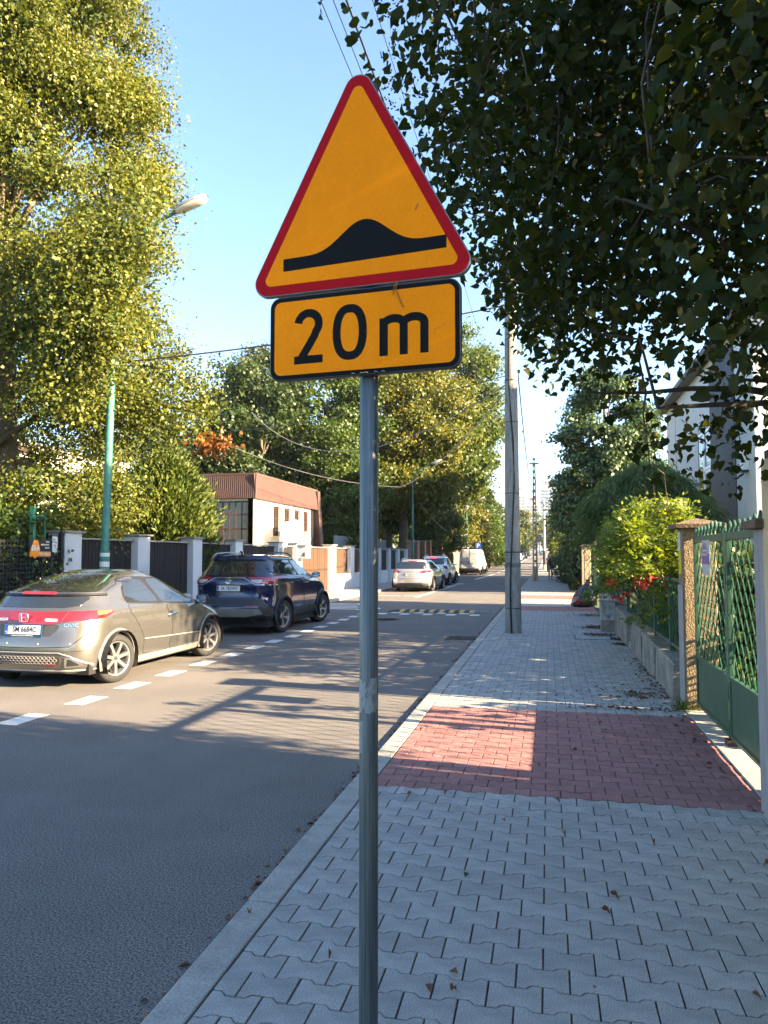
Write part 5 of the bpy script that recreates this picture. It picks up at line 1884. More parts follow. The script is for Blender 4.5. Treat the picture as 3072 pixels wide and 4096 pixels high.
MB().box(-.01, .2, -.008, 1.9, 6.62, 7.9).build('upper_glazing', M_glassdark, wh) if False else None
for i in range(3):
    w = MB().box(2 + i * 2.2, 3.2 + i * 2.2, -.04, -.002, 4.2, 5.8).build('window', M_uwhite, wh)
    MB().box(2.1 + i * 2.2, 3.1 + i * 2.2, -.05, -.041, 4.3, 5.7).build('pane', M_glassdark, w)

wh.location = (9.0, 35.4, -.635)
wh.scale = (1.385, 1.385, 1.385)
nh = block('shading_house', 'unseen two storey house added right of the gate to shade the road', (11.8, 14.2, 0), 9, 9.3, 7.6, M_cream, floors=2, cols=3, roof=M_tile)  # house out of view, added to shade the road and parked cars

sh = thing('garden_shed', 'tan plastered shed wall right beside the pavement and gate', 'shed', (1.275, -8, 0))
M_tan = mat('tan_plaster', (.50, .36, .20), .9, col2=(.62, .46, .28), scale=3, bump=.7, bscale=50, fine=.15)
MB().box(0, 3.4, 0, 12.925, -.02, 2.24).build('wall', M_tan, sh, bevel=.02)
MB().box(.02, 3.6, -.1, 12.9, 2.242, 2.29).build('roof', mat('roof_felt', (.05, .045, .04), .9), sh)

# ---------------------------------------------------------------- right fence: piers, gate, lattice panels
def gate_pier(loc, w, d, h, label, roughm, capr=.085):
    t = thing('gate_pier', label, 'gate pier', loc)
    MB().box(0, w, 0, d, -.1, h).build('pier_shaft', roughm, t, bevel=.012)
    b = MB()
    o = capr
    b.add([(-o, -o, h), (w + o, -o, h), (w + o, d + o, h), (-o, d + o, h), (-o, -o, h + .05), (w + o, -o, h + .05), (w + o, d + o, h + .05), (-o, d + o, h + .05), (w / 2, d / 2, h + .115)],
          [(3, 2, 1, 0), (0, 1, 5, 4), (1, 2, 6, 5), (2, 3, 7, 6), (3, 0, 4, 7), (4, 5, 8), (5, 6, 8), (6, 7, 8), (7, 4, 8)])
    b.build('pier_cap', mat('brown_stone_cap', (.085, .055, .035), .95, col2=(.17, .115, .072), scale=12, bump=1, bscale=35, fine=.3), t, bevel=.008)
    return t


M_roughcast = mat('rough_roughcast', (.20, .145, .078), .95, col2=(.30, .225, .125), scale=14, bump=2.2, bscale=55, fine=.3)
M_greyplaster = mat('grey_smooth_plaster', (.25, .23, .22), .9, col2=(.33, .31, .30), scale=4, stretch=(5, 5, .6), bump=.4, bscale=50)
p1 = gate_pier((1.385, 8.33, .04), .33, .32, 1.90, 'tall roughcast pier at the far end of the green gate', M_roughcast)
MB().box(-.012, -.002, .02, .31, -.04, 1.3).build('smooth_facing', M_greyplaster, p1, bevel=.006)
MB().box(-.014, -.002, .11, .24, 1.67, 1.87).build('white_number_plate', M_plate, p1)
MB().box(-.014, -.002, .06, .20, 1.42, 1.665).build('yellow_plate', mat('yellow_plate', (.62, .44, .02), .5), p1)
text('5', .07, M_platetxt, p1, frame((-.0155, .175, 1.81), (0, -1, 0), (0, 0, 1)), 'plate_marks')
text('T', .07, M_platetxt, p1, frame((-.0155, .175, 1.72), (0, -1, 0), (0, 0, 1)), 'plate_marks')
text('T', .05, M_platetxt, p1, frame((-.0155, .13, 1.55), (0, -1, 0), (0, 0, 1)), 'plate_marks')
p2 = gate_pier((1.285, 4.935, .04), .33, .235, 1.78, 'grey plastered pier at the near end of the green gate', M_greyplaster, .06)

GX = 1.5
lat_mesh = {}
M_greenlat = mat('lattice_green', (.03, .105, .055), .4, var=.2, scale=12, bump=.2)


def lattice(parent, y0, y1, z0, z1, pitch=.084, dz=.105, x=0, along='y', bar=.008, mt=None):
    """Zigzag flat bars, neighbours mirrored, touching at the bends to make diamonds."""
    n = max(1, round((y1 - y0) / pitch))
    w = (y1 - y0) / n
    for k in range(n):
        key = (k % 2, round(w, 4), round(z1 - z0, 3), along, dz)
        if key not in lat_mesh:
            b = MB()
            m = max(1, round((z1 - z0) / dz))
            hz = (z1 - z0) / m
            sgn = 1 if k % 2 else -1
            pts = [(sgn * (w / 2 - bar * .4) * (1 if i % 2 else -1), z0 + i * hz) for i in range(m + 1)]
            for (a, za), (c, zc) in zip(pts[:-1], pts[1:]):
                L = math.hypot(c - a, zc - za)
                nx_, nz_ = -(zc - za) / L * bar * .5, (c - a) / L * bar * .5
                q = [(a + nx_, za + nz_), (a - nx_, za - nz_), (c - nx_, zc - nz_), (c + nx_, zc + nz_)]
                vs = [(s_ * .0045, u, v) if along == 'y' else (u, s_ * .0045, v) for s_ in (-1, 1) for u, v in q]
                b.add(vs, [(3, 2, 1, 0), (4, 5, 6, 7), (0, 1, 5, 4), (1, 2, 6, 5), (2, 3, 7, 6), (3, 0, 4, 7)])
            o = b.build('lattice_bar', mt or M_greenlat, parent)
            lat_mesh[key] = o
        else:
            o = copyobj(lat_mesh[key], parent)
        c = y0 + (k + .5) * w
        o.location = (x, c, 0) if along == 'y' else (c, x, 0)


gate = thing('double_gate', 'green two-leaf steel gate with diamond lattice above solid kick panels', 'gate', (GX, 5.2, .04))
for i, (a, c) in enumerate(((.045, 1.655), (1.685, 3.09))):
    g_ = MB()
    for y_ in (a, c - .045):
        g_.box(-.022, .022, y_, y_ + .045, .07, 1.81)
    g_.box(-.022, .022, a + .045, c - .045, 1.745, 1.81)
    g_.box(-.022, .022, a + .045, c - .045, .55, .59)
    g_.box(-.022, .022, a + .045, c - .045, .07, .10)
    fr = g_.build('gate_leaf_frame', M_green, gate, bevel=.003)
    MB().box(-.008, .008, a + .045, c - .045, .10, .55).build('kick_panel', mat('rusting_green_sheet', (.024, .082, .05), .55, col2=(.042, .105, .065), scale=4, bump=.3, bscale=12), fr)
    MB().box(-.0095, -.008, a + .045, c - .045, .10, .118).build('rust_edge', mat('rust', (.14, .06, .025), .9, col2=(.05, .09, .06), scale=30), fr)
    lattice(fr, a + .045, c - .045, .59, 1.745)
    z_ = []
    n = int((c - a) / .08)
    for k in range(n + 1):
        z_.append((0, a + .02 + k * (c - a - .04) / n, 1.815 if k % 2 == 0 else 1.90 + .035 * math.exp(-((k - n * .35) / 2.5) ** 2)))
    MB().tube(z_, .011, 6).build('zigzag_crest', M_green, fr)
MB().box(-.03, .03, -.025, .04, -.04, 1.86).build('light_block_post', M_green, gate)  # solid post added to block a sun streak between pier and gate
MB().box(-.026, .026, 1.662, 1.678, .02, 1.81).build('meeting_stile', M_green, gate)
MB().box(-.05, .03, 1.62, 1.72, -.02, .06).build('gate_stop', mat('rusty_iron', (.06, .035, .022), .8, var=.4, scale=15), gate)
gs = thing('gate_notice', 'purple and grey notice board fixed to the green gate lattice', 'sign', (GX - .028, 7.44, 1.47))
MB().box(-.004, 0, 0, .345, 0, .33).build('notice_board', mat('notice_grey', (.40, .40, .42), .5), gs)
# face looks towards -x: u runs from far to near
fp = lambda u, v, w: (-.004 - w, .345 - u, v)
M_purple = mat('notice_purple', (.17, .07, .26), .5)
MB().prism([(0, .10), (.345, .10), (.345, .20), (0, .20)], fp, 0, .0012).build('purple_band', M_purple, gs)
for r in (.05, .075, .1):
    A = [(.13 + r * math.cos(R(a)), .215 + r * .85 * math.sin(R(a))) for a in range(20, 161, 14)]
    L_, Q_ = stroke(A, .013)
    n = len(L_)
    MB().add([fp(u, v, .0016) for u, v in L_] + [fp(u, v, .0016) for u, v in Q_], [(k + 1, k, n + k, n + k + 1) for k in range(n - 1)]).build('purple_arc', M_purple, gs)
text('DVERNE', .06, M_plate, gs, frame((-.0062, .345 - .14, .175), (0, -1, 0), (0, 0, 1)), 'notice_lettering', wide=.8) if False else None
MB().prism([(.02, .185), (.25, .185), (.25, .235), (.02, .235)], fp, .002, .003).build('white_banner', M_plate, gs)
b = MB()
for k in range(6):
    b.prism([(.035 + k * .035, .195), (.06 + k * .035, .195), (.06 + k * .035, .226), (.035 + k * .035, .226)], fp, .0031, .0036)
for j in range(5):
    b.prism([(.26, .115 + j * .016), (.33 - .02 * (j % 2), .115 + j * .016), (.33 - .02 * (j % 2), .123 + j * .016), (.26, .123 + j * .016)], fp, .002, .0024)
b.build('small_print', M_purple, gs)
th = thing('gate_threshold', 'pale concrete strip laid under the green gate', 'threshold', (1.36, 5.15, .0))
for k in range(4):
    MB().box(0, .28, k * .795, k * .795 + .785, -.05, .046 + rnd.uniform(0, .004)).build('concrete_slab', M_kerb, th, bevel=.006)

# plinth walls and lattice fence panels beyond the gate
for i, (y0, y1, h0, h1, lb) in enumerate(((8.86, 13.25, .40, .50, 'mossy low concrete wall nearest the gate pier'), (13.9, 16.62, .49, .55, 'low concrete wall beside the grey meter box'), (16.95, 21.4, .62, .66, 'taller low concrete wall past the meter box'))):
    t = thing('plinth_wall', lb, 'low wall', (1.335, y0, .04), group='low walls under the green fence')
    b = MB()
    n = 14
    vs = []
    for k in range(n + 1):
        y_ = (y1 - y0) * k / n
        h = h0 + (h1 - h0) * k / n
        e = rnd.uniform(-.008, .008)
        vs += [(e, y_, -.1), (e * .5 + .012, y_, h - .02), (.03, y_, h + rnd.uniform(-.004, .004)), (.28, y_, h), (.30, y_, -.1)]
    fs = [(5 * k + j, 5 * k + j + 1, 5 * k + j + 6, 5 * k + j + 5) for k in range(n) for j in range(4)]
    fs = [f[::-1] for f in fs] + [(0, 1, 2, 3, 4), tuple(5 * n + j for j in (4, 3, 2, 1, 0))]
    b.add(vs, fs).build('wall_block', M_oldconc, t)
    if i == 0:
        for yy in (1.45, 2.9):
            MB().box(-.004, .02, yy, yy + .006, -.04, h0 + .01).build('crack', MATS['grime'], t)
th2 = thing('side_step', 'small concrete step in the gap between the two low walls', 'step', (1.36, 13.27, .04))
MB().box(0, .34, 0, .6, -.1, .10).build('step_block', M_conc, th2, bevel=.01)

lfence = thing('lattice_fence', 'dark green fence of diamond lattice panels on posts above the low walls', 'fence', (1.50, 8.7, .04))
posts = [(8.72, .0, 1.36), (9.95, .30, 1.36), (11.35, .36, 1.36), (13.3, .10, 1.34), (15.2, .05, 1.34), (17.3, .5, 1.36), (19.3, .55, 1.5), (21.2, .5, 1.7), (23.2, .0, 1.95)]
for i, (y_, z0, z1) in enumerate(posts):
    MB().box(-.03, .03, y_ - 8.7 - .03, y_ - 8.7 + .03, z0, z1).build('post', M_green, lfence, bevel=.003)
    if i < len(posts) - 1:
        y2, z2 = posts[i + 1][0], min(z1, posts[i + 1][2])
        zb = .50 if y_ < 15 else .62
        b = MB()
        for z in (zb, z2 - .06):
            b.box(-.018, .018, y_ - 8.7 + .032, y2 - 8.7 - .032, z, z + .035)
        b.build('panel_rail', M_green, lfence)
        lattice(lfence, y_ - 8.7 + .04, y2 - 8.7 - .04, zb + .036, z2 - .061, pitch=.10, dz=.125, bar=.009)
tg = thing('open_side_gate', 'narrow green lattice gate standing open by the rubbish bag', 'gate', (1.2, 27., .04))
MB().box(0, .03, 0, .03, .1, 2.0).box(.34, .37, 0, .03, .1, 2.0).box(.03, .34, 0, .03, 1.94, 1.98).box(.03, .34, 0, .03, .3, .34).build('gate_frame', M_green, tg)
lattice(tg, .03, .34, .34, 1.94, pitch=.1, dz=.16, x=.015, along='x', bar=.016)
p3 = gate_pier((1.36, 32.4, .04), .36, .3, 2.0, 'tan pier with a pale cap beside the dark panelled fence', M_tan, .05)
al = thing('warning_beacon', 'small amber gate beacon on a dark post beside the tan pier', 'beacon', (1.50, 25.6, 0))
MB().box(-.04, .04, -.04, .04, 0, 1.98).build('beacon_post', M_green, al)
MB().lathe([(.05, 1.98), (.06, 1.99), (.06, 2.08), (.045, 2.14), (0, 2.16)], 12).build('beacon_lens', mat('amber_beacon', (.65, .26, .02), .2), al, smooth=50)
df = thing('dark_panel_fence', 'dark blue-black fence of upright metal slats past the tan pier', 'fence', (1.44, 33.6, .04))
M_nslat = mat('navy_slat', (.018, .022, .032), .45, .3, var=.15)
sl_ = MB().box(-.015, .015, 0, .105, .1, 2.12).build('slat', M_nslat, df)
for k in range(1, 172):
    copyobj(sl_, loc=(0 if k % 2 else .02, k * .125, 0))
MB().box(.03, .07, 0, 21.5, .3, .38).build('rail', M_nslat, df)
MB().box(-.03, .05, 0, 21.5, 2.122, 2.17).build('top_rail', M_nslat, df)
MB().box(-.03, -.017, 3.2, 3.6, 1.55, 1.95).build('notice', M_plate, df)

# meter box, rubbish bag, green plastic thing
ub = thing('meter_box', 'weathered grey electric meter box standing against the low wall', 'cabinet', (1.06, 16.5, .04))
M_box = mat('mouldy_grey_plastic', (.16, .17, .16), .7, col2=(.46, .47, .47), scale=9, thr=(.3, .55), bump=.3)
MB().box(.01, .29, .01, .21, -.02, .24).build('plinth', M_oldconc, ub, bevel=.005)
MB().box(0, .30, 0, .22, .242, .64).build('box_body', M_box, ub, bevel=.012)
MB().box(-.012, .312, -.012, .232, .642, .675).build('box_lid', M_box, ub, bevel=.01)
for k in range(5):
    MB().box(.03 + k * .055, .038 + k * .055, -.006, -.001, .28, .60).build('rib', M_box, ub)
MB().box(.05, .09, -.018, -.001, .38, .50).build('latch', M_conc, ub)
MB().box(.11, .20, -.004, -.001, .28, .36).build('label_plate', M_alu, ub)

bag = thing('rubbish_bag', 'full dark bin bag with garden sticks poking out by the open gate', 'bin bag', (1.02, 24.5, .04))
b = MB()
N = 28
vs = []
prof = [(.02, 0), (.30, .0), (.36, .08), (.37, .2), (.34, .34), (.27, .48), (.17, .62), (.08, .74), (.05, .80), (.09, .86)]
for j, (r, z) in enumerate(prof):
    for i in range(N):
        a = 2 * math.pi * i / N
        q = 1 + .05 * math.sin(7 * a + j * .7) + .05 * math.sin(13 * a + j) + .04 * rnd.uniform(-1, 1)
        vs.append((r * q * math.cos(a) + z * .22, r * q * math.sin(a), z))
b.add(vs, [(j * N + i, j * N + (i + 1) % N, (j + 1) * N + (i + 1) % N, (j + 1) * N + i) for j in range(len(prof) - 1) for i in range(N)])
b.build('bag_skin', mat('bin_bag_plastic', (.030, .026, .030), .28, spec=.7, var=.3, scale=6, bump=.6, bscale=9), bag, smooth=75)
for k in range(7):
    MB().tube([(.14 + rnd.uniform(-.04, .04), rnd.uniform(-.05, .05), .7), (.3 + rnd.uniform(-.03, .06), rnd.uniform(-.08, .08), 1.12 + rnd.uniform(-.1, .1))], .011, 5).build('stick', mat('bare_stick', (.45, .38, .26), .8), bag)
gb = thing('green_bag', 'bright green plastic bag lying in the garden behind the gate', 'bag', (2.0, 7.9, .0))
b = MB()
N = 14
vs = []
for j, (r, z) in enumerate([(.05, 0), (.15, .02), (.17, .14), (.13, .28), (.07, .36), (.09, .42)]):
    for i in range(N):
        a = 2 * math.pi * i / N
        q = 1 + .14 * math.sin(4 * a + j) + .1 * rnd.uniform(-1, 1)
        vs.append((r * q * math.cos(a), r * q * math.sin(a), z))
b.add(vs, [(j * N + i, j * N + (i + 1) % N, (j + 1) * N + (i + 1) % N, (j + 1) * N + i) for j in range(5) for i in range(N)])
b.build('bag_skin', mat('green_plastic', (.02, .42, .09), .3, var=.2), gb, smooth=60)
sheet('garden_soil', 1.62, 6.4, [4.9, 10, 16, 25], -.01, M_soil)
sheet('garden_path', 2.05, 3.0, [5.2, 10, 16, 22], .0, mat('garden_flags', (.22, .20, .17), .9, var=.2, bump=.5))
for k in range(4):
    t = thing('garden_step', ['lowest stone garden step behind the gate lattice', 'second stone garden step behind the gate', 'third stone garden step behind the gate', 'top stone garden step behind the gate'][k], 'step', (2.1 + k * .02, 9.4 + k * .4, 0), group='garden steps')
    MB().box(0, .9, 0, .4, -.05, .12 + k * .13).build('step_block', M_kerb, t, bevel=.01)
# ---------------------------------------------------------------- vegetation
def unit(n):
    v = rng.normal(size=(n, 3))
    return v / np.linalg.norm(v, axis=1, keepdims=True)


def norm(v):
    return v / np.maximum(np.linalg.norm(v, axis=1, keepdims=True), 1e-9)


HEART = np.array([(0, 0, 0), (-.28, -.10, .12), (-.46, .18, .22), (-.37, .52, .17), (0, 1., -.24), (.37, .52, .17), (.46, .18, .22), (.28, -.10, .12), (0, .5, 0)], float)
HEART_F = np.array([(0, 8, 2, 1), (8, 4, 3, 2), (0, 7, 6, 8), (8, 6, 5, 4)])
QUAD = np.array([(0, 0, 0), (.42, .45, .10), (0, 1., -.04), (-.42, .45, .10)], float)
QUAD_F = np.array([(0, 1, 2, 3)])
THIN = QUAD * [.5, 1, 1]
STRAND = np.array([(-.5, 0, 0), (.5, 0, 0), (.45, .5, .06), (-.45, .5, .06), (0, 1, -.02)], float)
STRAND_F = np.array([(0, 1, 2, 3), (3, 2, 4, 4)])


def leaves(name, P, D, Nn, size, m, parent, tint, shape=QUAD, F=QUAD_F, kind=None):
    """P base points, D along the leaf, Nn roughly the face direction; size scalar or array."""
    n = len(P)
    D = norm(D)
    X = norm(np.cross(D, Nn))
    Z = np.cross(X, D)
    s = np.broadcast_to(np.asarray(size, float).reshape(-1, 1, 1) if np.ndim(size) else np.full((1, 1, 1), size), (n, 1, 1))
    V = P[:, None, :] + s * (shape[None, :, 0:1] * X[:, None, :] + shape[None, :, 1:2] * D[:, None, :] + shape[None, :, 2:3] * Z[:, None, :])
    k = len(shape)
    FF = (F[None] + (np.arange(n) * k)[:, None, None]).reshape(-1, F.shape[1])
    return npmesh(name, V.reshape(-1, 3), FF, m, parent, np.repeat(tint, k))


def clumps(centers, radii, per, sig_xy=1., sig_z=.75):
    """Leaf positions scattered round clump centres, with the outward direction."""
    c = np.repeat(centers, per, axis=0)
    r = np.repeat(radii, per)[:, None]
    d = rng.normal(size=c.shape) * [sig_xy, sig_xy, sig_z] * .5
    return c + d * r, d


def crown_points(profile, nl, lobe_r, per_lobe, keep=None, inner=.45):
    """profile [(z, radius)] -> clump centres: lobes on a lumpy surface of revolution, clumps on each lobe's shell."""
    zs = np.array([p[0] for p in profile])
    rs = np.array([p[1] for p in profile])
    w = np.cumsum(np.diff(zs) * (rs[1:] + rs[:-1]))
    out, cen = [], []
    i = 0
    while i < nl:
        u = rng.random() * w[-1]
        k = int(np.searchsorted(w, u))
        z = zs[k] + rng.random() * (zs[k + 1] - zs[k])
        R_ = np.interp(z, zs, rs)
        a = rng.random() * 2 * np.pi
        q = (inner + (1 - inner) * rng.random() ** .6) * R_
        lr = lobe_r * rng.uniform(.7, 1.3)
        c = np.array([q * math.cos(a), q * math.sin(a), z])
        i += 1
        cen.append(c)
        d = unit(per_lobe)
        d[:, 2] = np.where(d[:, 2] < -.3, -d[:, 2] * .5, d[:, 2])
        out.append(c + d * lr * rng.uniform(.55, 1.05, (per_lobe, 1)) * [1, 1, .8])
    P = np.vstack(out)
    C0 = np.array(cen)
    if keep is not None:
        P = P[keep(P)]
        C0 = C0[keep(C0)]
    return P, C0


def limbs(b, base, top, targets, r0, m=0, n=9):
    """Trunk and tapering limbs reaching for some of the clump centres."""
    base, top = Vector(base), Vector(top)
    pts, rad = [], []
    for i in range(9):
        t = i / 8
        p = base.lerp(top, t) + Vector((math.sin(t * 5) * .12, math.cos(t * 4) * .12 - .12, 0)) * r0 * 4
        pts.append(p)
        rad.append(r0 * (1 - .82 * t) * (1.25 if i == 0 else 1))
    b.tube(pts, rad, 10, m)
    for tg in targets:
        tg = Vector(tg)
        t = min(.9, max(.25, (tg.z - base.z) / max(.1, (top.z - base.z)) * .72))
        q = t * 8
        i = int(q)
        s = pts[i].lerp(pts[min(8, i + 1)], q - i)
        r = r0 * (1 - .82 * t) * .5
        L = (tg - s).length
        mid = s.lerp(tg, .5) + Vector((rnd.uniform(-.1, .1) * L, rnd.uniform(-.1, .1) * L, .10 * L))
        cr = [s.lerp(mid, k / 4) * (1 - k / 8) + mid.lerp(tg, k / 4) * (k / 8) if False else (s * (1 - k / 6) ** 2 + mid * 2 * (k / 6) * (1 - k / 6) + tg * (k / 6) ** 2) for k in range(7)]
        b.tube(cr, [r * (1 - .85 * k / 6) for k in range(7)], 6, m)


def tree(name, label, loc, profile, nl, lobe_r, per_lobe, leaf, per, m, trunk, top_z, group=None, crown_kind='crown', keep=None, clump_r=.35, tint_mu=.5, tint_sd=.18, shape=QUAD, droop=.0, inner=.45, nlimb=14, cat='tree', fill=46, bark=None):
    t = thing(name, label, cat, loc, group=group)
    P, C0 = crown_points(profile, nl, lobe_r, per_lobe, keep, inner)
    b = MB()
    if trunk:
        idx = rng.choice(len(P), min(nlimb, len(P)), replace=False)
        limbs(b, (0, 0, -.1), (0, 0, top_z), [P[i] * [.8, .8, 1] for i in idx], trunk)
        b.build('trunk', bark or M_bark, t, smooth=60)
    Q, d = clumps(P, np.full(len(P), clump_r), per)
    n = len(Q)
    base_t = np.repeat(np.clip(rng.normal(tint_mu, tint_sd * .7, len(P)), 0, 1), per)
    ti = np.clip(base_t + rng.normal(0, tint_sd, n), 0, 1)
    Nn = norm(unit(n) * .62 + d * 1.5 + [0, 0, .45])
    D = norm(np.cross(Nn, unit(n)) + d * .4)
    D[:, 2] -= droop * .8
    sz = leaf * rng.uniform(.65, 1.25, n)
    # dark filler in every lobe: larger leaves, depth shade put into their tint
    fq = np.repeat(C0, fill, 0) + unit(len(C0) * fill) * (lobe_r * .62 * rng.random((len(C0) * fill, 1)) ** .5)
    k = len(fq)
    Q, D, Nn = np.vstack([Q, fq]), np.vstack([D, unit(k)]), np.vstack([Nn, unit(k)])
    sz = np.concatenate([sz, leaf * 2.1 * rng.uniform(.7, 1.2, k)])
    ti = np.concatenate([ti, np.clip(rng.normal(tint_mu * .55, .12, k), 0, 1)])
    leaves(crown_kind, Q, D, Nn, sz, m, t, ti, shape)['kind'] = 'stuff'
    return t, P


L_linden = leafmat('linden_leaf', [(.022, .046, .006), (.060, .088, .011), (.115, .128, .016), (.22, .205, .034)], .30, tcol=(1.9, 1.55, .5))
L_maple = leafmat('maple_leaf', [(.030, .052, .008), (.066, .088, .012), (.120, .128, .016), (.21, .165, .024)], .32, tcol=(1.8, 1.6, .5))
L_green = leafmat('green_leaf', [(.022, .048, .010), (.050, .086, .015), (.10, .13, .022)], .32)
L_dark = leafmat('dark_leaf', [(.014, .032, .010), (.032, .058, .013), (.066, .09, .018)], .28)
L_mixed = leafmat('mixed_leaf', [(.012, .030, .010), (.030, .055, .014), (.07, .08, .02), (.16, .09, .03)], .28)
L_cypress = leafmat('cypress_leaf', [(.025, .058, .016), (.058, .105, .024), (.12, .16, .036)], .2, .6)
L_thuja = leafmat('thuja_leaf', [(.018, .040, .006), (.050, .080, .010), (.11, .13, .02)], .18, .6)
L_vine = leafmat('trumpet_leaf', [(.035, .070, .008), (.10, .15, .014), (.21, .24, .03)], .42, tcol=(1.8, 1.6, .5))
L_ivy = leafmat('ivy_leaf', [(.026, .058, .024), (.055, .098, .036), (.10, .15, .055)], .22, .45)
L_lilac = leafmat('lilac_leaf', [(.009, .018, .005), (.018, .030, .009), (.032, .043, .012), (.08, .068, .026)], .28, .6, tcol=(3., 2.5, .5), spec=.12)
L_brown = leafmat('dead_leaf', [(.07, .028, .014), (.16, .065, .03), (.26, .14, .07)], .1, .7, tcol=(1, 1, 1))
L_rust = leafmat('rust_leaf', [(.14, .05, .012), (.24, .09, .018), (.30, .13, .026)], .25, tcol=(1.2, 1, .7))

# the big linden on the left
LB = (-12.5, 14.9, .05)


def keep_linden(P):
    x, y, z = P[:, 0] + LB[0], P[:, 1] + LB[1], P[:, 2]
    low = (z < 4.7) & (y < 13.6) & (x > -9.9)
    return ~low & ~((x > -7.35) & (z < 6.2) & (y < 14)) & ~((z < 4.1) & (x > -10.2)) & ~((z < 2.3) & (x > -9.4))


lin, LP = tree('linden_tree', 'huge sunlit linden full of yellowish seed bracts overhanging the left fence', LB,
               [(1.4, 2.4), (2.6, 3.4), (4.6, 4.15), (6, 3.95), (8, 3.6), (10, 3.45), (12, 3.3), (14, 2.95), (16, 2.3), (18, 1)], 190, .95, 17, .078, 88, L_linden, .34, 16, keep=keep_linden, clump_r=.50, tint_mu=.52, tint_sd=.11, droop=.35, nlimb=30, inner=.55, fill=110)
n = 46000
i = rng.integers(0, len(LP), n)
Q = LP[i] + rng.normal(size=(n, 3)) * [.26, .26, .2]
D = rng.normal(size=(n, 3)) * .35 + [0, 0, -1]
leaves('seed_bracts', Q, D, unit(n), .068 * rng.uniform(.7, 1.2, n), L_linden, lin, np.clip(rng.normal(.85, .1, n), 0, 1), THIN)['kind'] = 'stuff'
n = 420
Q = np.array([-6.9 - LB[0], 14.4 - LB[1], 3.95]) + rng.normal(size=(n, 3)) * [.2, .2, .12]
leaves('withered_leaves', Q, rng.normal(size=(n, 3)) * .5 + [.2, 0, -.8], unit(n), .10 * rng.uniform(.6, 1.2, n), L_rust, lin, rng.random(n))['kind'] = 'stuff'
# sprays that reach out in front of the lamp post, and the low skirt behind the fence
Cx = np.array([(3.9, -2.9, 6.3), (4.1, -2.8, 7.0), (4.5, -2.7, 7.7), (4.9, -2.6, 8.2), (3.7, -2.9, 5.6), (4.4, -2.9, 5.3), (5.2, -2.7, 7.2), (3.4, -2.7, 7.4), (3.5, -2.6, 4.95), (4.8, -2.9, 6.2), (3.9, -2.9, 5.1), (4.0, -3.0, 5.7), (3.8, -2.9, 6.8)] + [(4.02 + .05 * k, -2.8, 4.85 + .3 * k) for k in range(9)])
Sk = np.stack([rng.uniform(-3.5, 2.5, 190), rng.uniform(-2.0, 2.0, 190), rng.uniform(1.5, 5.2, 190)], 1)
PP = np.vstack([np.repeat(Cx, 9, 0) + rng.normal(size=(198, 3)) * [.35, .2, .3], Sk])
Q, d = clumps(PP, np.full(len(PP), .5), 84)
k = len(Q)
leaves('reaching_sprays', Q, unit(k) + d * .5 - [0, 0, .3], unit(k) * .62 + d * 1.5 + [0, 0, .45], .08 * rng.uniform(.65, 1.25, k), L_linden, lin, np.clip(np.repeat(rng.normal(.52, .12, len(PP)), 84) + rng.normal(0, .11, k), 0, 1))['kind'] = 'stuff'
b = MB()
for c_ in Cx[:8:2]:
    b.tube([(1.2, -.8, c_[2] - .8), (2.6, -1.9, c_[2] - .3), tuple(c_)], [.05, .03, .01], 6)
b.build('reaching_boughs', M_bark, lin, smooth=60)
b = MB()
b.tube([(-2.0 + 1.2, -.4, 3.6), (1.6, -.5, 4.9), (4.2, -.5, 4.9), (5.4, -.5, 4.6)], [.09, .06, .035, .012], 6)
b.build('low_bough', M_bark, lin, smooth=60)
n = 9500
i = rng.random(n)
Q = np.stack([1.2 + 4.3 * i, -.5 + rng.normal(0, .5, n), 5.0 - .3 * i + .25 * np.sin(i * 14) + rng.normal(0, .42, n)], 1)
leaves('bough_leaves', Q, unit(n) + [.2, 0, -.5], unit(n) + [0, 0, .6], .08 * rng.uniform(.65, 1.2, n), L_linden, lin, np.clip(rng.normal(.5, .16, n), 0, 1))['kind'] = 'stuff'

# creeper and shrub growth behind and through the woven fence
fh = thing('fence_shrub', 'tangle of leafy shoots growing through the dark woven fence', 'shrub', (-10.0, 11.2, .05))
P = np.stack([rng.uniform(-.7, .35, 260), rng.uniform(-1.6, 2.2, 260), rng.uniform(.1, 2.5, 260)], 1)
P = np.vstack([P, np.stack([rng.uniform(-1.2, -.3, 240), rng.uniform(-1.4, 2.6, 240), rng.uniform(.0, 2.6, 240)], 1)])
Q, d = clumps(P, np.full(len(P), .4), 30)
n = len(Q)
leaves('foliage', Q, unit(n) + [.3, 0, -.3], unit(n) + [.4, 0, .5], .10 * rng.uniform(.6, 1.3, n), L_green, fh, np.clip(rng.normal(.5, .25, n), 0, 1))['kind'] = 'stuff'

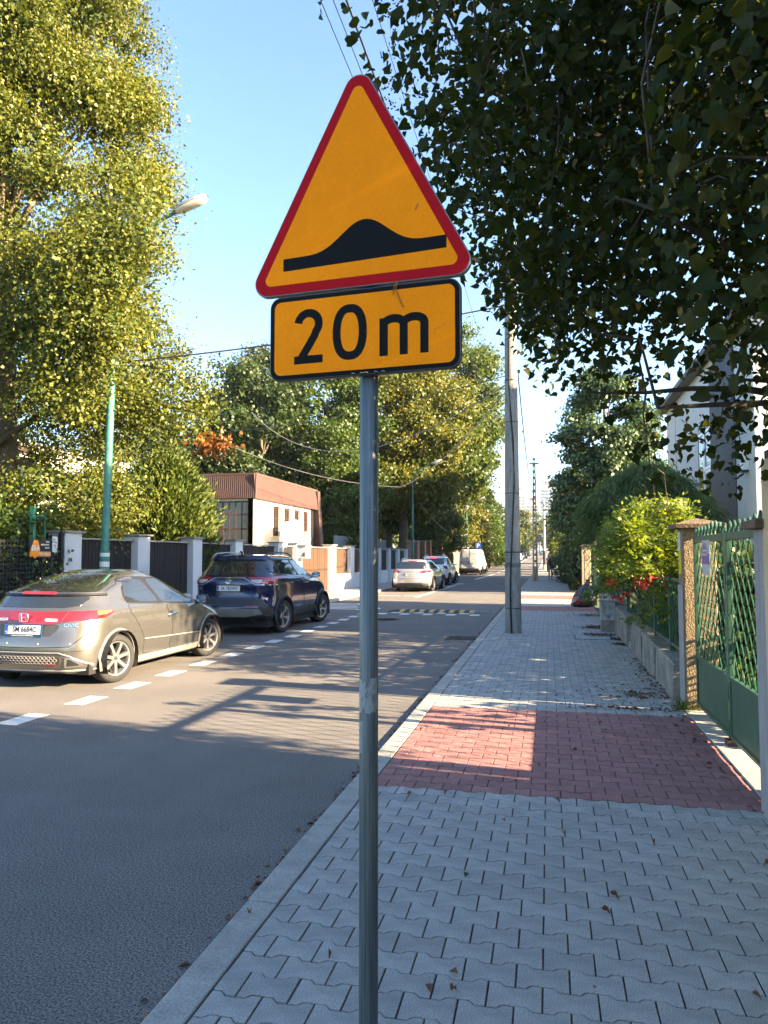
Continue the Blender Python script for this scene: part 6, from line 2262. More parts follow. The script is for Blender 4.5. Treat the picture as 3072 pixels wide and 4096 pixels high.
# feathery upright thuja between the linden and the garage
def conifer(name, label, loc, profile, n_sp, per, leaf, m, up=.8, group=None, spread=.16, thick=.35, tint=.5, cat='shrub', trunk=.06, top=2.5):
    t = thing(name, label, cat, loc, group=group)
    zs, rs = [p[0] for p in profile], [p[1] for p in profile]
    z = rng.uniform(zs[0], zs[-1], n_sp)
    a = rng.uniform(0, 2 * np.pi, n_sp)
    lump = 1 + .12 * np.sin(3 * a + z * 1.7) + .08 * np.sin(7 * a - z * 3)
    r = np.interp(z, zs, rs) * lump * (1 - thick * rng.random(n_sp) ** 1.6)
    P = np.stack([r * np.cos(a), r * np.sin(a), z], 1)
    O = np.stack([np.cos(a), np.sin(a), np.full(n_sp, up)], 1)
    Q = np.repeat(P, per, 0) + rng.normal(size=(n_sp * per, 3)) * spread
    D = np.repeat(O, per, 0) + rng.normal(size=(n_sp * per, 3)) * .5
    n = len(Q)
    ti = np.clip(np.repeat(rng.normal(tint, .16, n_sp), per) + rng.normal(0, .12, n), 0, 1)
    leaves('foliage', Q, D, unit(n) + D * 0, leaf * rng.uniform(.6, 1.3, n), m, t, ti, THIN)['kind'] = 'stuff'
    MB().tube([(0, 0, -.1), (0, 0, top)], [trunk, trunk * .4], 8).build('trunk', M_bark, t)
    return t


conifer('thuja_shrub', 'feathery sunlit green conifer bush between the linden and the garage', (-11.2, 20.2, 0), [(.3, 1.15), (1.5, 1.35), (2.6, 1.32), (3.4, 1.05), (4.0, .6), (4.45, .1)], 2600, 14, .17, L_thuja, up=1.1, tint=.55)
conifer('thuja_shrub', 'darker conifer bush half behind the green lamp post', (-12.9, 19.6, 0), [(.3, 1.0), (1.5, 1.2), (2.6, 1.0), (3.6, .5), (4.1, .1)], 1500, 12, .17, L_cypress, up=1.1)

# trees behind the garage and along the left side
bgt = 'trees behind the garage'
tree('shade_tree', 'dark green tree just right of the linden behind the garage roof', (-17.2, 43, 0), [(2, 2.5), (5, 4), (9, 4.2), (12, 3), (13.6, 1)], 70, 1.25, 12, .21, 28, L_dark, .28, 11, bgt, clump_r=.75)
tree('rust_tinged_tree', 'tall tree with rust tinged leaves left of the sign post', (-21.0, 49, 0), [(2, 3), (5, 4.2), (10, 4.2), (14, 3), (16, 1)], 80, 1.25, 12, .21, 28, L_mixed, .3, 13, bgt, clump_r=.75)
tree('shade_tree', 'mid green tree directly behind the garage, crossed by thin trunks', (-14.2, 47, 0), [(2, 2.5), (5, 3.6), (9, 3.9), (12, 3.3), (14.8, 1)], 80, 1.2, 12, .21, 28, L_green, .24, 12, bgt, clump_r=.7)
tree('shade_tree', 'low dark tree filling the gap left of the garage', (-22.5, 38, 0), [(1, 2.5), (4, 3.8), (7, 3.4), (9.5, 1)], 55, 1.2, 12, .21, 26, L_dark, .22, 7, bgt, clump_r=.75)
tree('shade_tree', 'young tree with yellow-green top beside the garage buttress', (-12.0, 41.5, 0), [(1.2, 1.2), (3, 2.0), (5, 2.2), (7, 1.8), (9, .6)], 40, .9, 11, .17, 26, L_green, .12, 7, bgt, clump_r=.5, tint_mu=.55)
tree('maple_tree', 'broad yellowing maple behind the sign post with a stout trunk by the fence', (-10.6, 53.5, 0), [(4.6, 2.6), (6.2, 4.3), (9, 5.0), (12, 4.9), (15, 4.0), (18, 1.4)], 150, 1.3, 14, .20, 30, L_maple, .42, 14, clump_r=.75, tint_mu=.52, tint_sd=.2)
tree('maple_tree', 'darker maple trunk and crown close behind the yellowing maple', (-12.4, 57, 0), [(4, 2.6), (7, 4.2), (11, 4.4), (15, 3.4), (17, 1.2)], 80, 1.3, 12, .21, 26, L_green, .36, 13, clump_r=.75)
tree('ash_tree', 'bright green tall tree leaning out beyond the yellowing maple', (-8.6, 65, 0), [(7, 3.0), (9, 4.3), (12, 4.9), (16, 5.0), (20, 3.2), (22, 1)], 110, 1.4, 13, .24, 28, L_green, .35, 17, clump_r=.85, tint_mu=.62)
tree('willow_shrub', 'rounded dark green willow bush leaning over the brick fence', (-9.1, 62.2, 0), [(1.6, 1.4), (2.6, 2.2), (4, 2.4), (5.2, 1.6), (6, .4)], 60, .7, 12, .17, 30, L_green, .12, 4.5, clump_r=.45, shape=THIN, droop=.5, cat='shrub', tint_mu=.42)
tree('yellowing_tree', 'yellow-brown tree beyond the willow bush', (-11.2, 84, 0), [(3, 2.5), (6, 3.8), (9, 3.6), (12, 1.2)], 60, 1.3, 11, .28, 22, L_maple, .25, 10, clump_r=.8, tint_mu=.6)
for i, (x, y_, h, r, m) in enumerate(((-9.6, 96, 15, 2.2, L_mixed), (-8.6, 108, 11, 2.3, L_dark), (-7.8, 100, 8, 1.9, L_cypress))):
    conifer('spruce_tree', ['tall thin spruce with a ragged top beyond the white van', 'dark spruce beside the far lamp post', 'drooping cypress between the van and the spruces'][i], (x, y_, 0), [(1, r), (h * .4, r * .8), (h * .7, r * .45), (h, .08)], 1100, 12, .42, m, up=-.35, spread=.3, cat='tree', trunk=.2, top=h, group='conifers beyond the van')
far_t = [(-12, 118, 12, 3.4, L_green), (-9.5, 128, 9, 2.8, L_dark), (-13, 140, 14, 4, L_mixed), (-10, 152, 11, 3.2, L_green), (-9, 168, 10, 3, L_maple), (-12, 185, 13, 4, L_green), (-8.5, 205, 11, 3.4, L_dark), (-9, 240, 14, 4.5, L_maple), (-13, 270, 16, 5, L_green),
         (-4, 340, 17, 6, L_green), (3, 355, 19, 6, L_dark), (-11, 330, 16, 6, L_mixed), (10, 345, 18, 6, L_green), (-20, 320, 18, 6, L_dark), (17, 330, 17, 6, L_mixed), (5.8, 300, 14, 5, L_maple), (-22, 230, 15, 5, L_green), (-18, 160, 13, 4.5, L_dark), (-17, 100, 12, 4.5, L_green), (-16, 72, 11, 4.5, L_green), (-22, 62, 13, 5, L_dark)]
for i, (x, y_, h, r, m) in enumerate(far_t):
    k = 1.5 if y_ > 200 else 1.
    tree('street_tree', 'leafy tree %s' % ['right behind the far lamp post', 'low and dark by the far brick fence', 'tall and mottled above the far fence', 'round and green further up the left side', 'yellowish beside the far parked cars', 'large and green above the far parked cars', 'small and dark near the brow of the hill', 'yellow-green just left of the concrete pole, far off', 'big and green far behind the parked cars', 'closing the street in the distance, green one', 'closing the street in the distance, dark one', 'closing the street in the distance, mottled one', 'closing the street on the right, green one', 'far off on the left behind the roofs, dark one', 'far off on the right behind the hedge, mottled one', 'yellowish beside the end of the street', 'far off left behind the sign post, green one', 'dark one behind the far fence', 'green one behind the spruces', 'green one behind the sheet-metal fence', 'dark one in the gap behind the yellow house'][i],
         (x, y_, zr(y_)), [(h * .14, r * .6), (h * .35, r), (h * .65, r * .95), (h * .9, r * .5), (h, r * .12)], 34, r * .36, 10, .34 * k, 16, m, .22, h * .8, 'trees further up the street', clump_r=r * .24, tint_mu=.55, nlimb=6)

# right side of the street
iv, IP = tree('ivy_clad_tree', 'tall dark tree clad in hanging ivy beyond the weeping cypress', (2.75, 35.8, 0), [(.4, 1.3), (2, 1.85), (4, 2.1), (6, 2.1), (8, 1.75), (10.4, .6)], 120, .62, 14, .15, 30, L_ivy, .3, 8.5, clump_r=.42, droop=1.1, inner=.72, tint_mu=.45)
wc = thing('weeping_cypress', 'spreading weeping cypress with hanging thread-like foliage over the fence', 'conifer', (2.65, 21.6, 0))
tiers = []
for i in range(150):
    a = rng.random() * 2 * np.pi
    z = rng.uniform(2.3, 4.2)
    rr = np.interp(z, [2.3, 2.9, 3.4, 3.8, 4.2], [1.42, 1.45, 1.2, .85, .3]) * (1 + .12 * math.sin(3 * a + z)) * rng.uniform(.35, 1.0) ** .5
    tiers.append((rr * math.cos(a) * 1.08, rr * math.sin(a), z))
T_ = np.array(tiers)
per = 300
c = np.repeat(T_, per, 0)
n = len(c)
d = rng.normal(size=(n, 3)) * [.26, .26, .10]
Q = c + d
Q[:, 2] -= (d[:, 0] ** 2 + d[:, 1] ** 2) * 1.1
D = np.stack([d[:, 0] * 1.5 + c[:, 0] * .22, d[:, 1] * 1.5 + c[:, 1] * .22, np.full(n, -.9)], 1) + rng.normal(size=(n, 3)) * .18
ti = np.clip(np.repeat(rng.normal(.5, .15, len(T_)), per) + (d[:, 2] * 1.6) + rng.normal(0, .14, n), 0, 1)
leaves('hanging_foliage', Q, D, unit(n), .17 * rng.uniform(.6, 1.3, n), L_cypress, wc, ti, QUAD * [.16, 1, 1])['kind'] = 'stuff'
b = MB()
limbs(b, (0, 0, -.1), (0, 0, 3.6), T_[::9], .13)
b.build('trunk', M_bark, wc, smooth=60)

# trumpet vine over the lattice fence
tv = thing('trumpet_vine', 'bright yellow-green trumpet vine with red flowers spilling over the green fence', 'climbing plant', (1.5, 11.5, .04))
C_ = []
for i in range(230):
    y_ = rng.uniform(-2.2, 3.4)
    zt = np.interp(y_, [-2.2, -.6, 0.3, 1.6, 3.4], [2.05, 2.4, 2.35, 2.15, 1.7])
    z = rng.uniform(1.5 if y_ < 2 else 1.3, zt) - .04
    rx = np.interp(z, [1.0, 1.4, 1.9, 2.4], [.22, .42, .45, .15]) * rng.uniform(.3, 1) ** .5
    C_.append((-rx * 1.05 if rng.random() < .62 else rx * .8, y_, z))
for i in range(3):
    y_ = rng.uniform(-1.6, -.9)
    C_.append((rng.uniform(-.22, .02), y_, rng.uniform(.75, 1.25)))
C_ = np.array(C_)
# pinnate leaves: a stalk with leaflets either side
nst = 2600
i = rng.integers(0, len(C_), nst)
S_ = C_[i] + rng.normal(size=(nst, 3)) * [.09, .12, .08]
dirs = norm(rng.normal(size=(nst, 3)) * .6 + np.stack([-np.full(nst, .35), np.zeros(nst), np.full(nst, .05)], 1))
side = norm(np.cross(dirs, rng.normal(size=(nst, 3)) * .3 + [0, 0, 1]))
Qs, Ds, Ns, Ts = [], [], [], []
tt = rng.normal(.5, .2, nst)
for k in range(9):
    if k == 8:
        q, dd = S_ + dirs * .20, dirs
    else:
        s_ = 1 if k % 2 else -1
        q = S_ + dirs * (.035 + .045 * (k // 2)) - np.array([0, 0, .004 * (k // 2) ** 2])
        dd = dirs * .55 + side * s_
    Qs.append(q)
    Ds.append(dd + rng.normal(size=dd.shape) * .15 - [0, 0, .25])
    Ns.append(np.cross(dirs, side) + rng.normal(size=dd.shape) * .3)
    Ts.append(np.clip(tt + rng.normal(0, .12, nst), 0, 1))
Q = np.vstack(Qs)
leaves('foliage', Q, np.vstack(Ds), np.vstack(Ns), .062 * rng.uniform(.7, 1.25, len(Q)), L_vine, tv, np.concatenate(Ts), QUAD * [.8, 1, 1])['kind'] = 'stuff'
b = MB()
for k in range(9):
    y0 = rnd.uniform(-2, 3)
    b.tube([(.05, y0, 0), (.05, y0 + .1, .9), (-.15, y0 + .3, 1.6), (-.35, y0 + .7, 2.0), (-.5, y0 + 1.1, 1.8)], [.018, .015, .012, .008, .004], 6)
for y0 in (-1.6, -.6, .2, .9):
    b.tube([(0, y0, 2.1), (-.05, y0 - .1, 2.35), (-.1, y0 - .3, 2.62), (-.2, y0 - .5, 2.66)], [.008, .006, .004, .002], 5)
b.build('stems', mat('vine_stem', (.16, .12, .05), .8), tv, smooth=60)
M_flower = mat('trumpet_red', (.42, .018, .008), .45, col2=(.55, .06, .012), scale=60)
fl0 = None
for x, y_, z in ((1.17, 13.0, 1.23), (1.26, 13.0, 1.2), (1.22, 12.9, 1.27), (1.4, 11.5, 1.23), (1.29, 10.0, 1.34), (1.33, 10.0, 1.30), (1.36, 10.0, 1.34), (1.39, 9.9, 1.28), (1.42, 10.0, 1.32), (1.43, 9.6, 1.38), (1.15, 12.0, 1.03), (1.26, 12.0, 1.02), (1.32, 12.0, 1.07), (1.37, 12.0, 1.04), (.75, 16.0, .82), (.79, 16.0, .74), (1.03, 16.5, 1.06), (1.08, 16.0, 1.6), (.76, 16.0, .66)):
    if fl0 is None:
        b = MB().lathe([(.004, 0), (.007, .02), (.012, .045), (.016, .06)], 8)
        for k in range(5):
            a = 2 * math.pi * k / 5
            u, w = Vector((math.cos(a), math.sin(a), 0)), Vector((-math.sin(a), math.cos(a), 0))
            o = Vector((0, 0, .058))
            b.add([o + u * .012 - w * .01, o + u * .012 + w * .01, o + u * .036 + w * .018 + Vector((0, 0, .012)), o + u * .045 + Vector((0, 0, .004)), o + u * .036 - w * .018 + Vector((0, 0, .012))], [(0, 1, 2, 3, 4)])
        fl0 = b.build('flower', M_flower, tv, smooth=60)
        o = fl0
    else:
        o = copyobj(fl0)
    o.location = (x - 1.62, y_ - 11.5, z - .04)
    s_ = 1.45
    o.scale = (s_, s_, s_)
    o.rotation_euler = (rnd.uniform(-.6, .6), R(-95) + rnd.uniform(-.7, .5), rnd.uniform(-.5, .5))
tw = MB()
tw.tube([(1.45, 16.3, 1.0), (1.1, 16.1, 1.02), (.85, 16, .85), (.74, 15.9, .7)], [.012, .009, .006, .003], 5)
tw.build('trailing_shoot', MATS['vine_stem'], tv, loc=(-1.5, -11.5, -.04))
n = 420
i = rng.random(n)
Q = np.stack([np.interp(i, [0, .4, .8, 1], [1.45, 1.1, .85, .74]) - 1.5 + rng.normal(0, .09, n), 4.6 + rng.normal(0, .12, n), np.interp(i, [0, .4, .8, 1], [1.0, 1.02, .85, .7]) - .04 + rng.normal(0, .09, n)], 1)
leaves('trailing_leaves', Q, unit(n), unit(n) + [0, 0, .5], .06 * rng.uniform(.7, 1.2, n), L_vine, tv, rng.random(n))['kind'] = 'stuff'

# hedge and shrubs further along the right pavement
def shrub(name, label, loc, ext, n, leaf, m, tint=.5, group=None, droop=.2, cat='shrub', shape=QUAD):
    t = thing(name, label, cat, loc, group=group)
    P = rng.uniform(-1, 1, (n * 2, 3))
    P = P[np.linalg.norm(P, axis=1) < 1][:n]
    P = P / np.linalg.norm(P, axis=1, keepdims=True) * np.linalg.norm(P, axis=1, keepdims=True) ** .5
    P[:, 2] = (P[:, 2] + 1) / 2
    P = P * ext
    Q, d = clumps(P, np.full(len(P), min(ext) * .35), 26)
    k = len(Q)
    leaves('foliage', Q, unit(k) + [0, 0, -droop], unit(k) + [0, 0, .6], leaf * rng.uniform(.6, 1.3, k), m, t, np.clip(np.repeat(rng.normal(tint, .12, len(P)), 26) + rng.normal(0, .15, k), 0, 1), shape)['kind'] = 'stuff'
    b = MB()
    for q in range(5):
        b.tube([(0, 0, -.05), (ext[0] * rnd.uniform(-.3, .3), ext[1] * rnd.uniform(-.3, .3), ext[2] * .6)], [.03, .01], 5)
    b.build('stems', M_bark, t)
    return t


sg_ = 'shrubs along the far right pavement'
shrub('ivy_hedge', 'dark ivy tumbling over the far end of the dark panelled fence', (1.05, 47.5, .0), (.75, 5.5, 2.2), 170, .12, L_ivy, group=sg_)
shrub('weedy_growth', 'low dry weeds at the foot of the dark panelled fence', (1.25, 38, .0), (.3, 5, .7), 70, .09, L_mixed, group=sg_)
shrub('yellow_shrub', 'bright yellow-green shrub past the dark fence corner', (2.3, 57, .0), (1.3, 3, 4.0), 120, .16, L_vine, .35, group=sg_)
shrub('yellow_shrub', 'tall pale green shrub by the side road', (1.7, 68, .0), (1.3, 4, 5.6), 130, .2, L_green, .8, group=sg_)
tree('roadside_tree', 'dark round tree behind the pale shrubs on the right', (3.8, 78, 0), [(1, 2), (4, 3), (7, 3), (10, 1)], 50, 1.1, 11, .26, 20, L_green, .2, 7.5, clump_r=.7)
conifer('spruce_tree', 'dark pointed conifer rising between the tower blocks and the ivy tree', (2.9, 92, 0), [(1, 2.6), (4, 2.2), (8, 1.2), (12, .1)], 900, 12, .42, L_cypress, up=-.3, spread=.3, cat='tree', trunk=.2, top=11.5)
shrub('yellow_shrub', 'green shrubs along the far pavement beyond the walkers', (2.2, 100, .0), (1.4, 14, 4.5), 150, .24, L_green, .6, group=sg_)
tree('roadside_tree', 'far tree over the right pavement near the hill', (4.5, 130, zr(130)), [(1, 2.4), (5, 3.6), (9, 3), (12, 1)], 40, 1.3, 10, .32, 18, L_dark, .2, 8, clump_r=.8)
tree('roadside_tree', 'pale tree far up on the right side', (3.5, 180, zr(180)), [(1, 2.4), (5, 3.6), (9, 3), (12, 1)], 40, 1.3, 10, .36, 18, L_green, .2, 8, clump_r=.8, tint_mu=.7)
shrub('garden_shrub', 'leafy garden plants behind the green gate lattice', (2.75, 8.2, -.02), (.7, 1.6, 1.25), 90, .10, L_green, .4)
hg = thing('shading_hedge', 'dark boxy hedge added behind the lattice fence to shade the pavement', 'hedge', (2.6, 8.6, -.02))  # added as a dense box to keep the sun off the pavement
P = rng.uniform(0, 1, (1300, 3)) * [1.1, 9.2, 1.62] - [.55, 0, 0]
Q, d = clumps(P, np.full(len(P), .32), 22)
k = len(Q)
leaves('foliage', Q, unit(k), unit(k) + [0, 0, .5], .11 * rng.uniform(.6, 1.3, k), L_dark, hg, np.clip(rng.normal(.5, .2, k), 0, 1))['kind'] = 'stuff'
b = MB()
for y_ in range(8):
    b.tube([(0, .6 + y_ * 1.1, -.05), (.05, .6 + y_ * 1.1, 1.2)], [.03, .012], 5)
b.build('stems', M_bark, hg)
tree('shading_tree', 'unseen garden tree right of the gate, its crown shaped to shade the parked cars', (7.6, 11.9, 0), [(5.2, 2.4), (6, 2.8), (7.2, 2.7), (8.3, 1.2)], 80, .95, 14, .13, 36, L_green, .18, 10, clump_r=.5, fill=80)  # unseen tree; crown height set to shade the parked cars, not the vine
shrub('rose_bush', 'thin rose shoots rising above the near gate pier', (2.05, 7.0, -.02), (.28, .35, 2.3), 26, .07, L_green, .6)

# lilac overhanging the pavement from the right
LT = Vector((3.5, 5.3, 0))
li = thing('lilac_tree', 'dark leafy lilac hanging over the pavement from the upper right', 'tree', LT)


def lilac_ok(p):
    x, y, z = p
    xmin = -.62 + .13 * (y - 2.9) - .28 * min(1, max(0, (z - 3.55) / .4))
    zmin = 2.02 + max(0, .75 - x) * 1.12 + max(0, y - 4.6) * .12
    if x > 1.2 and y < 4.8:
        zmin = max(zmin, 2.4)
    if x < xmin or z < zmin:
        return False
    if y < 2.75 and x < .35:
        return False
    if y < 1.7 and z < 2.9:
        return False
    if y > 5.55 and z < 2.0 + .40 * (x + 3.0) + 1.0 and x > .2:
        return False
    dome = ((x - 2.3) / 3.6) ** 2 + ((y - 4.1) / 3.6) ** 2 + ((z - 3.3) / 3.2) ** 2
    return dome < 1


tips = []
while len(tips) < 1650:
    p = (rng.uniform(-.8, 5.2), rng.uniform(1.2, 7.6), rng.uniform(2.0, 6.4))
    # thin out the inside, keep the outer shell and the underside
    if lilac_ok(p) and rng.random() < (1. if p[0] < 1.6 or p[2] < 3.4 or p[1] < 2.6 else .6):
        tips.append(p)
LTip = np.array(tips)
gap = np.array([(.12, 5.2, 4.9), (.95, 4.0, 4.3), (.3, 5.8, 4.0), (1.7, 5.2, 5.2), (.62, 3.95, 2.43), (.86, 5.4, 2.72), (1.0, 6.4, 2.95), (.5, 3.2, 2.25), (.42, 4.9, 2.55)])
dmin = np.min(np.linalg.norm(LTip[:, None] - gap[None], axis=2), axis=1)
LTip = LTip[(dmin > .45) & ~((LTip[:, 0] > .2) & (LTip[:, 0] < 1.5) & (LTip[:, 2] < 2.95) & (LTip[:, 1] > 2.6) & (rng.random(len(LTip)) < .62))]
per = 60
Q, d = clumps(LTip, np.full(len(LTip), .42), per, 1., .9)
ok = np.array([lilac_ok(q + np.array([.06, 0, .05])) for q in Q]) & ~((Q[:, 1] < 2.55) & (Q[:, 0] < .3)) & ~((Q[:, 0] > 1.2) & (Q[:, 1] < 4.85) & (Q[:, 2] < 2.36))
Q, d = Q[ok], d[ok]
n = len(Q)
D = unit(n) * .95 + np.array([-.2, 0, -.65])
Nn = unit(n) + [.1, 0, .45]
ti = np.clip(rng.normal(.42, .2, n), 0, 1)
size = .050 * rng.uniform(.5, 1.4, n)
# the leaves nearest the camera are parts of their own
dist = np.linalg.norm(Q - [0, 0, 1.65], axis=1)
ang = np.abs(np.arctan2(Q[:, 0], Q[:, 1]) + R(12.54))
order = np.argsort(dist + np.where(ang > R(29), 50, 0))
single = order[:300]
rest = np.ones(n, bool)
rest[single] = False
leaves('leaf_mass', Q[rest] - np.array(LT), D[rest], Nn[rest], size[rest], L_lilac, li, ti[rest], HEART, HEART_F)['kind'] = 'stuff'
lmesh = []
for k in range(8):
    o = leaves('leaf', np.zeros((1, 3)), np.array([[0, 1., 0]]), np.array([[0, 0, 1.]]), 1., L_lilac, li, np.array([np.clip(.15 + .1 * k, 0, 1)]), HEART * [1, 1, rnd.uniform(.6, 1.8)], HEART_F)
    lmesh.append(o)
for q, j in enumerate(single):
    o = lmesh[q] if q < 8 else copyobj(lmesh[q % 8])
    dd, nn = Vector(D[j]).normalized(), Vector(Nn[j])
    xx = dd.cross(nn).normalized()
    zz = xx.cross(dd)
    M = Matrix((xx, dd, zz)).transposed().to_4x4()
    o.matrix_local = Matrix.Translation(Vector(Q[j]) - LT) @ M @ Matrix.Scale(float(size[j]), 4)
b = MB()
prim = []
b.tube([(0, 0, -.1), (-.05, -.1, 1.2), (-.1, -.1, 2.2)], [.13, .11, .10], 10)
for tx, ty, tz in ((-.3, 3.4, 3.9), (.0, 4.6, 3.4), (.4, 3.0, 3.0), (-.3, 5.6, 4.4), (.6, 6.6, 5.0), (1.2, 3.0, 4.8), (1.0, 2.4, 2.7), (.3, 5.0, 2.7), (2.4, 3.0, 5.5), (4.4, 4.0, 5.0), (3.8, 6.6, 5.2), (.1, 4.0, 4.9), (1.0, 4.2, 2.6), (.5, 3.6, 2.35)):
    t = Vector((tx, ty, tz)) - LT
    s = Vector((-.1, -.1, 1.9 + rnd.uniform(-.3, .3)))
    mid = s.lerp(t, .5) + Vector((rnd.uniform(-.25, .25), rnd.uniform(-.25, .25), .45))
    pts = [s * (1 - k / 10) ** 2 + mid * 2 * (k / 10) * (1 - k / 10) + t * (k / 10) ** 2 + Vector((rnd.uniform(-.03, .03), rnd.uniform(-.03, .03), rnd.uniform(-.03, .03))) for k in range(11)]
    b.tube(pts, [.055 * (1 - .86 * k / 10) for k in range(11)], 6)
    prim += pts[3:]
b.build('trunk', mat('lilac_bark', (.045, .038, .03), .9, col2=(.09, .075, .06), scale=10, bump=.8), li, smooth=60)
PA = np.array([tuple(p + LT) for p in prim])
b = MB()
for q in LTip[rng.choice(len(LTip), min(620, len(LTip)), replace=False)]:
    j = int(np.argmin(np.linalg.norm(PA - q, axis=1)))
    a = Vector(PA[j]) - LT
    c = Vector(q) - LT
    mid = a.lerp(c, .5) + Vector((rnd.uniform(-.1, .1), rnd.uniform(-.1, .1), rnd.uniform(-.02, .14)))
    b.tube([a, mid, c, c + (c - mid) * .35 + Vector((0, 0, -.05))], [.008, .006, .0035, .002], 4, cap=False)
o = b.build('twigs', MATS['lilac_bark'], li, smooth=60)
o['kind'] = 'stuff'
# dry seed spikes
nsp = 110
i = rng.choice(len(LTip), nsp)
S0 = LTip[i] + rng.normal(size=(nsp, 3)) * .1
S0[:14] = np.stack([rng.uniform(-.95, -.3, 14), rng.uniform(3.3, 4.1, 14), rng.uniform(3.85, 4.55, 14)], 1)
ax = norm(rng.normal(size=(nsp, 3)) * .5 + [-.5, 0, .8])
k = 30
u = rng.random((nsp, k))
Q = (S0[:, None] + ax[:, None] * (u[:, :, None] * .20) + rng.normal(size=(nsp, k, 3)) * .022 * (1.1 - u[:, :, None])).reshape(-1, 3)
leaves('seed_spikes', Q - np.array(LT), unit(len(Q)), unit(len(Q)), .017, L_brown, li, rng.random(len(Q)) * .5, QUAD)['kind'] = 'stuff'

# ---------------------------------------------------------------- litter on the paving
ll = thing('leaf_litter', None, None, (0, 0, 0))
P = []
for x, y_, sx, sy, c in ((.96, 17.4, .14, .22, 420), (.97, 15.75, .16, .16, 380), (1.27, 15.03, .07, .12, 160), (1.25, 14.2, .06, .1, 150), (1.08, 20.9, .2, .25, 220), (.75, 9.2, .35, .45, 90), (1.0, 9.1, .12, .14, 90), (.75, 8.28, .28, .06, 110), (1.26, 10.5, .07, 1.2, 160), (1.24, 7.0, .07, 1., 60), (.6, 24, .5, 1., 60)):
    P.append(np.stack([rng.normal(x, sx, c), rng.normal(y_, sy, c), np.full(c, .044) + rng.random(c) * .012], 1))
P = np.vstack(P)
P = np.vstack([P, np.stack([-1.415 - np.abs(rng.normal(0, .03, 420)), rng.uniform(1.5, 24, 420), np.full(420, .006)], 1)])
P[:, 0] = np.minimum(P[:, 0], 1.32)
n = len(P)
D = rng.normal(size=(n, 3)) * [1, 1, .12]
o = leaves('litter_pieces', P, D, rng.normal(size=(n, 3)) * .25 + [0, 0, 1], .045 * rng.uniform(.5, 1.3, n), L_brown, None, rng.random(n), QUAD * [.8, 1, 1.6])
bpy.data.objects.remove(ll)
o.name = 'leaf_litter'
o['kind'] = 'stuff'
o['label'] = 'brown fallen petals and leaves swept along the low wall'
o['category'] = 'leaf litter'
fl = None
spots = [(-.6, 3.84), (.86, 4.03), (-.46, 2.84), (-.37, 2.81), (-.3, 4.65), (.06, 4.5), (.27, 3.75), (-.36, 2.93), (.79, 6.06), (-.88, 2.97), (.14, 2.94), (.71, 3.03), (.55, 4.49), (-1.3, 6.1), (-1.33, 3.2), (-1.0, 4.2), (.95, 3.3), (1.1, 4.3), (-.1, 5.9), (.5, 7.2), (-.7, 5.1), (.2, 6.4), (1.0, 5.6)]
spots += [(rng.uniform(-1.2, 1.25), rng.uniform(2.2, 9)) for _ in range(14)]
for i, (x, y_) in enumerate(spots):
    if i < 4:
        b = MB()
        sh_ = HEART * [.55, 1, 2.2] if i % 2 else QUAD * [.9, 1, 2.5]
        ff = HEART_F if i % 2 else QUAD_F
        fl = fl or []
        m = L_brown if i else L_green
        o = leaves('fallen_leaf', np.zeros((1, 3)), np.array([[0, 1., 0]]), np.array([[0, 0, 1.]]), .05 if i else .06, m, None, np.array([.2 + .2 * i]), sh_, ff)
        fl.append(o)
    else:
        o = copyobj(fl[1 + i % 3])
    o.location = (x, y_, .052)
    o.rotation_euler = (rnd.uniform(-.15, .15), rnd.uniform(-.15, .15), rnd.uniform(0, 6.3))
    k = rnd.uniform(.35, .9)
    o.scale = (k, k, k)
    tag(o, 'small yellow-green leaf lying on the pavers right of the sign post' if i == 0 else 'small dry brown leaf lying loose on the pavement', 'leaf', 'fallen leaves on the pavement')
    if i == 0:
        o.location.x = -.42
        o['label'] = 'single greenish leaf lying on the pavers beside the sign post'
b = MB()
gw_ = thing('grass_tuft', 'small tuft of grass sprouting at the foot of the roughcast pier', 'grass', (1.36, 8.28, .04))
n = 70
leaves('blades', np.stack([rng.normal(0, .05, n), rng.normal(0, .03, n), np.zeros(n)], 1), rng.normal(size=(n, 3)) * .4 + [0, 0, 1], unit(n), .14 * rng.uniform(.5, 1.2, n), L_vine, gw_, rng.random(n) * .6, QUAD * [.1, 1, 1])['kind'] = 'stuff'
# ---------------------------------------------------------------- people walking away up the pavement
M_skin = mat('skin', (.36, .20, .13), .5, var=.06)


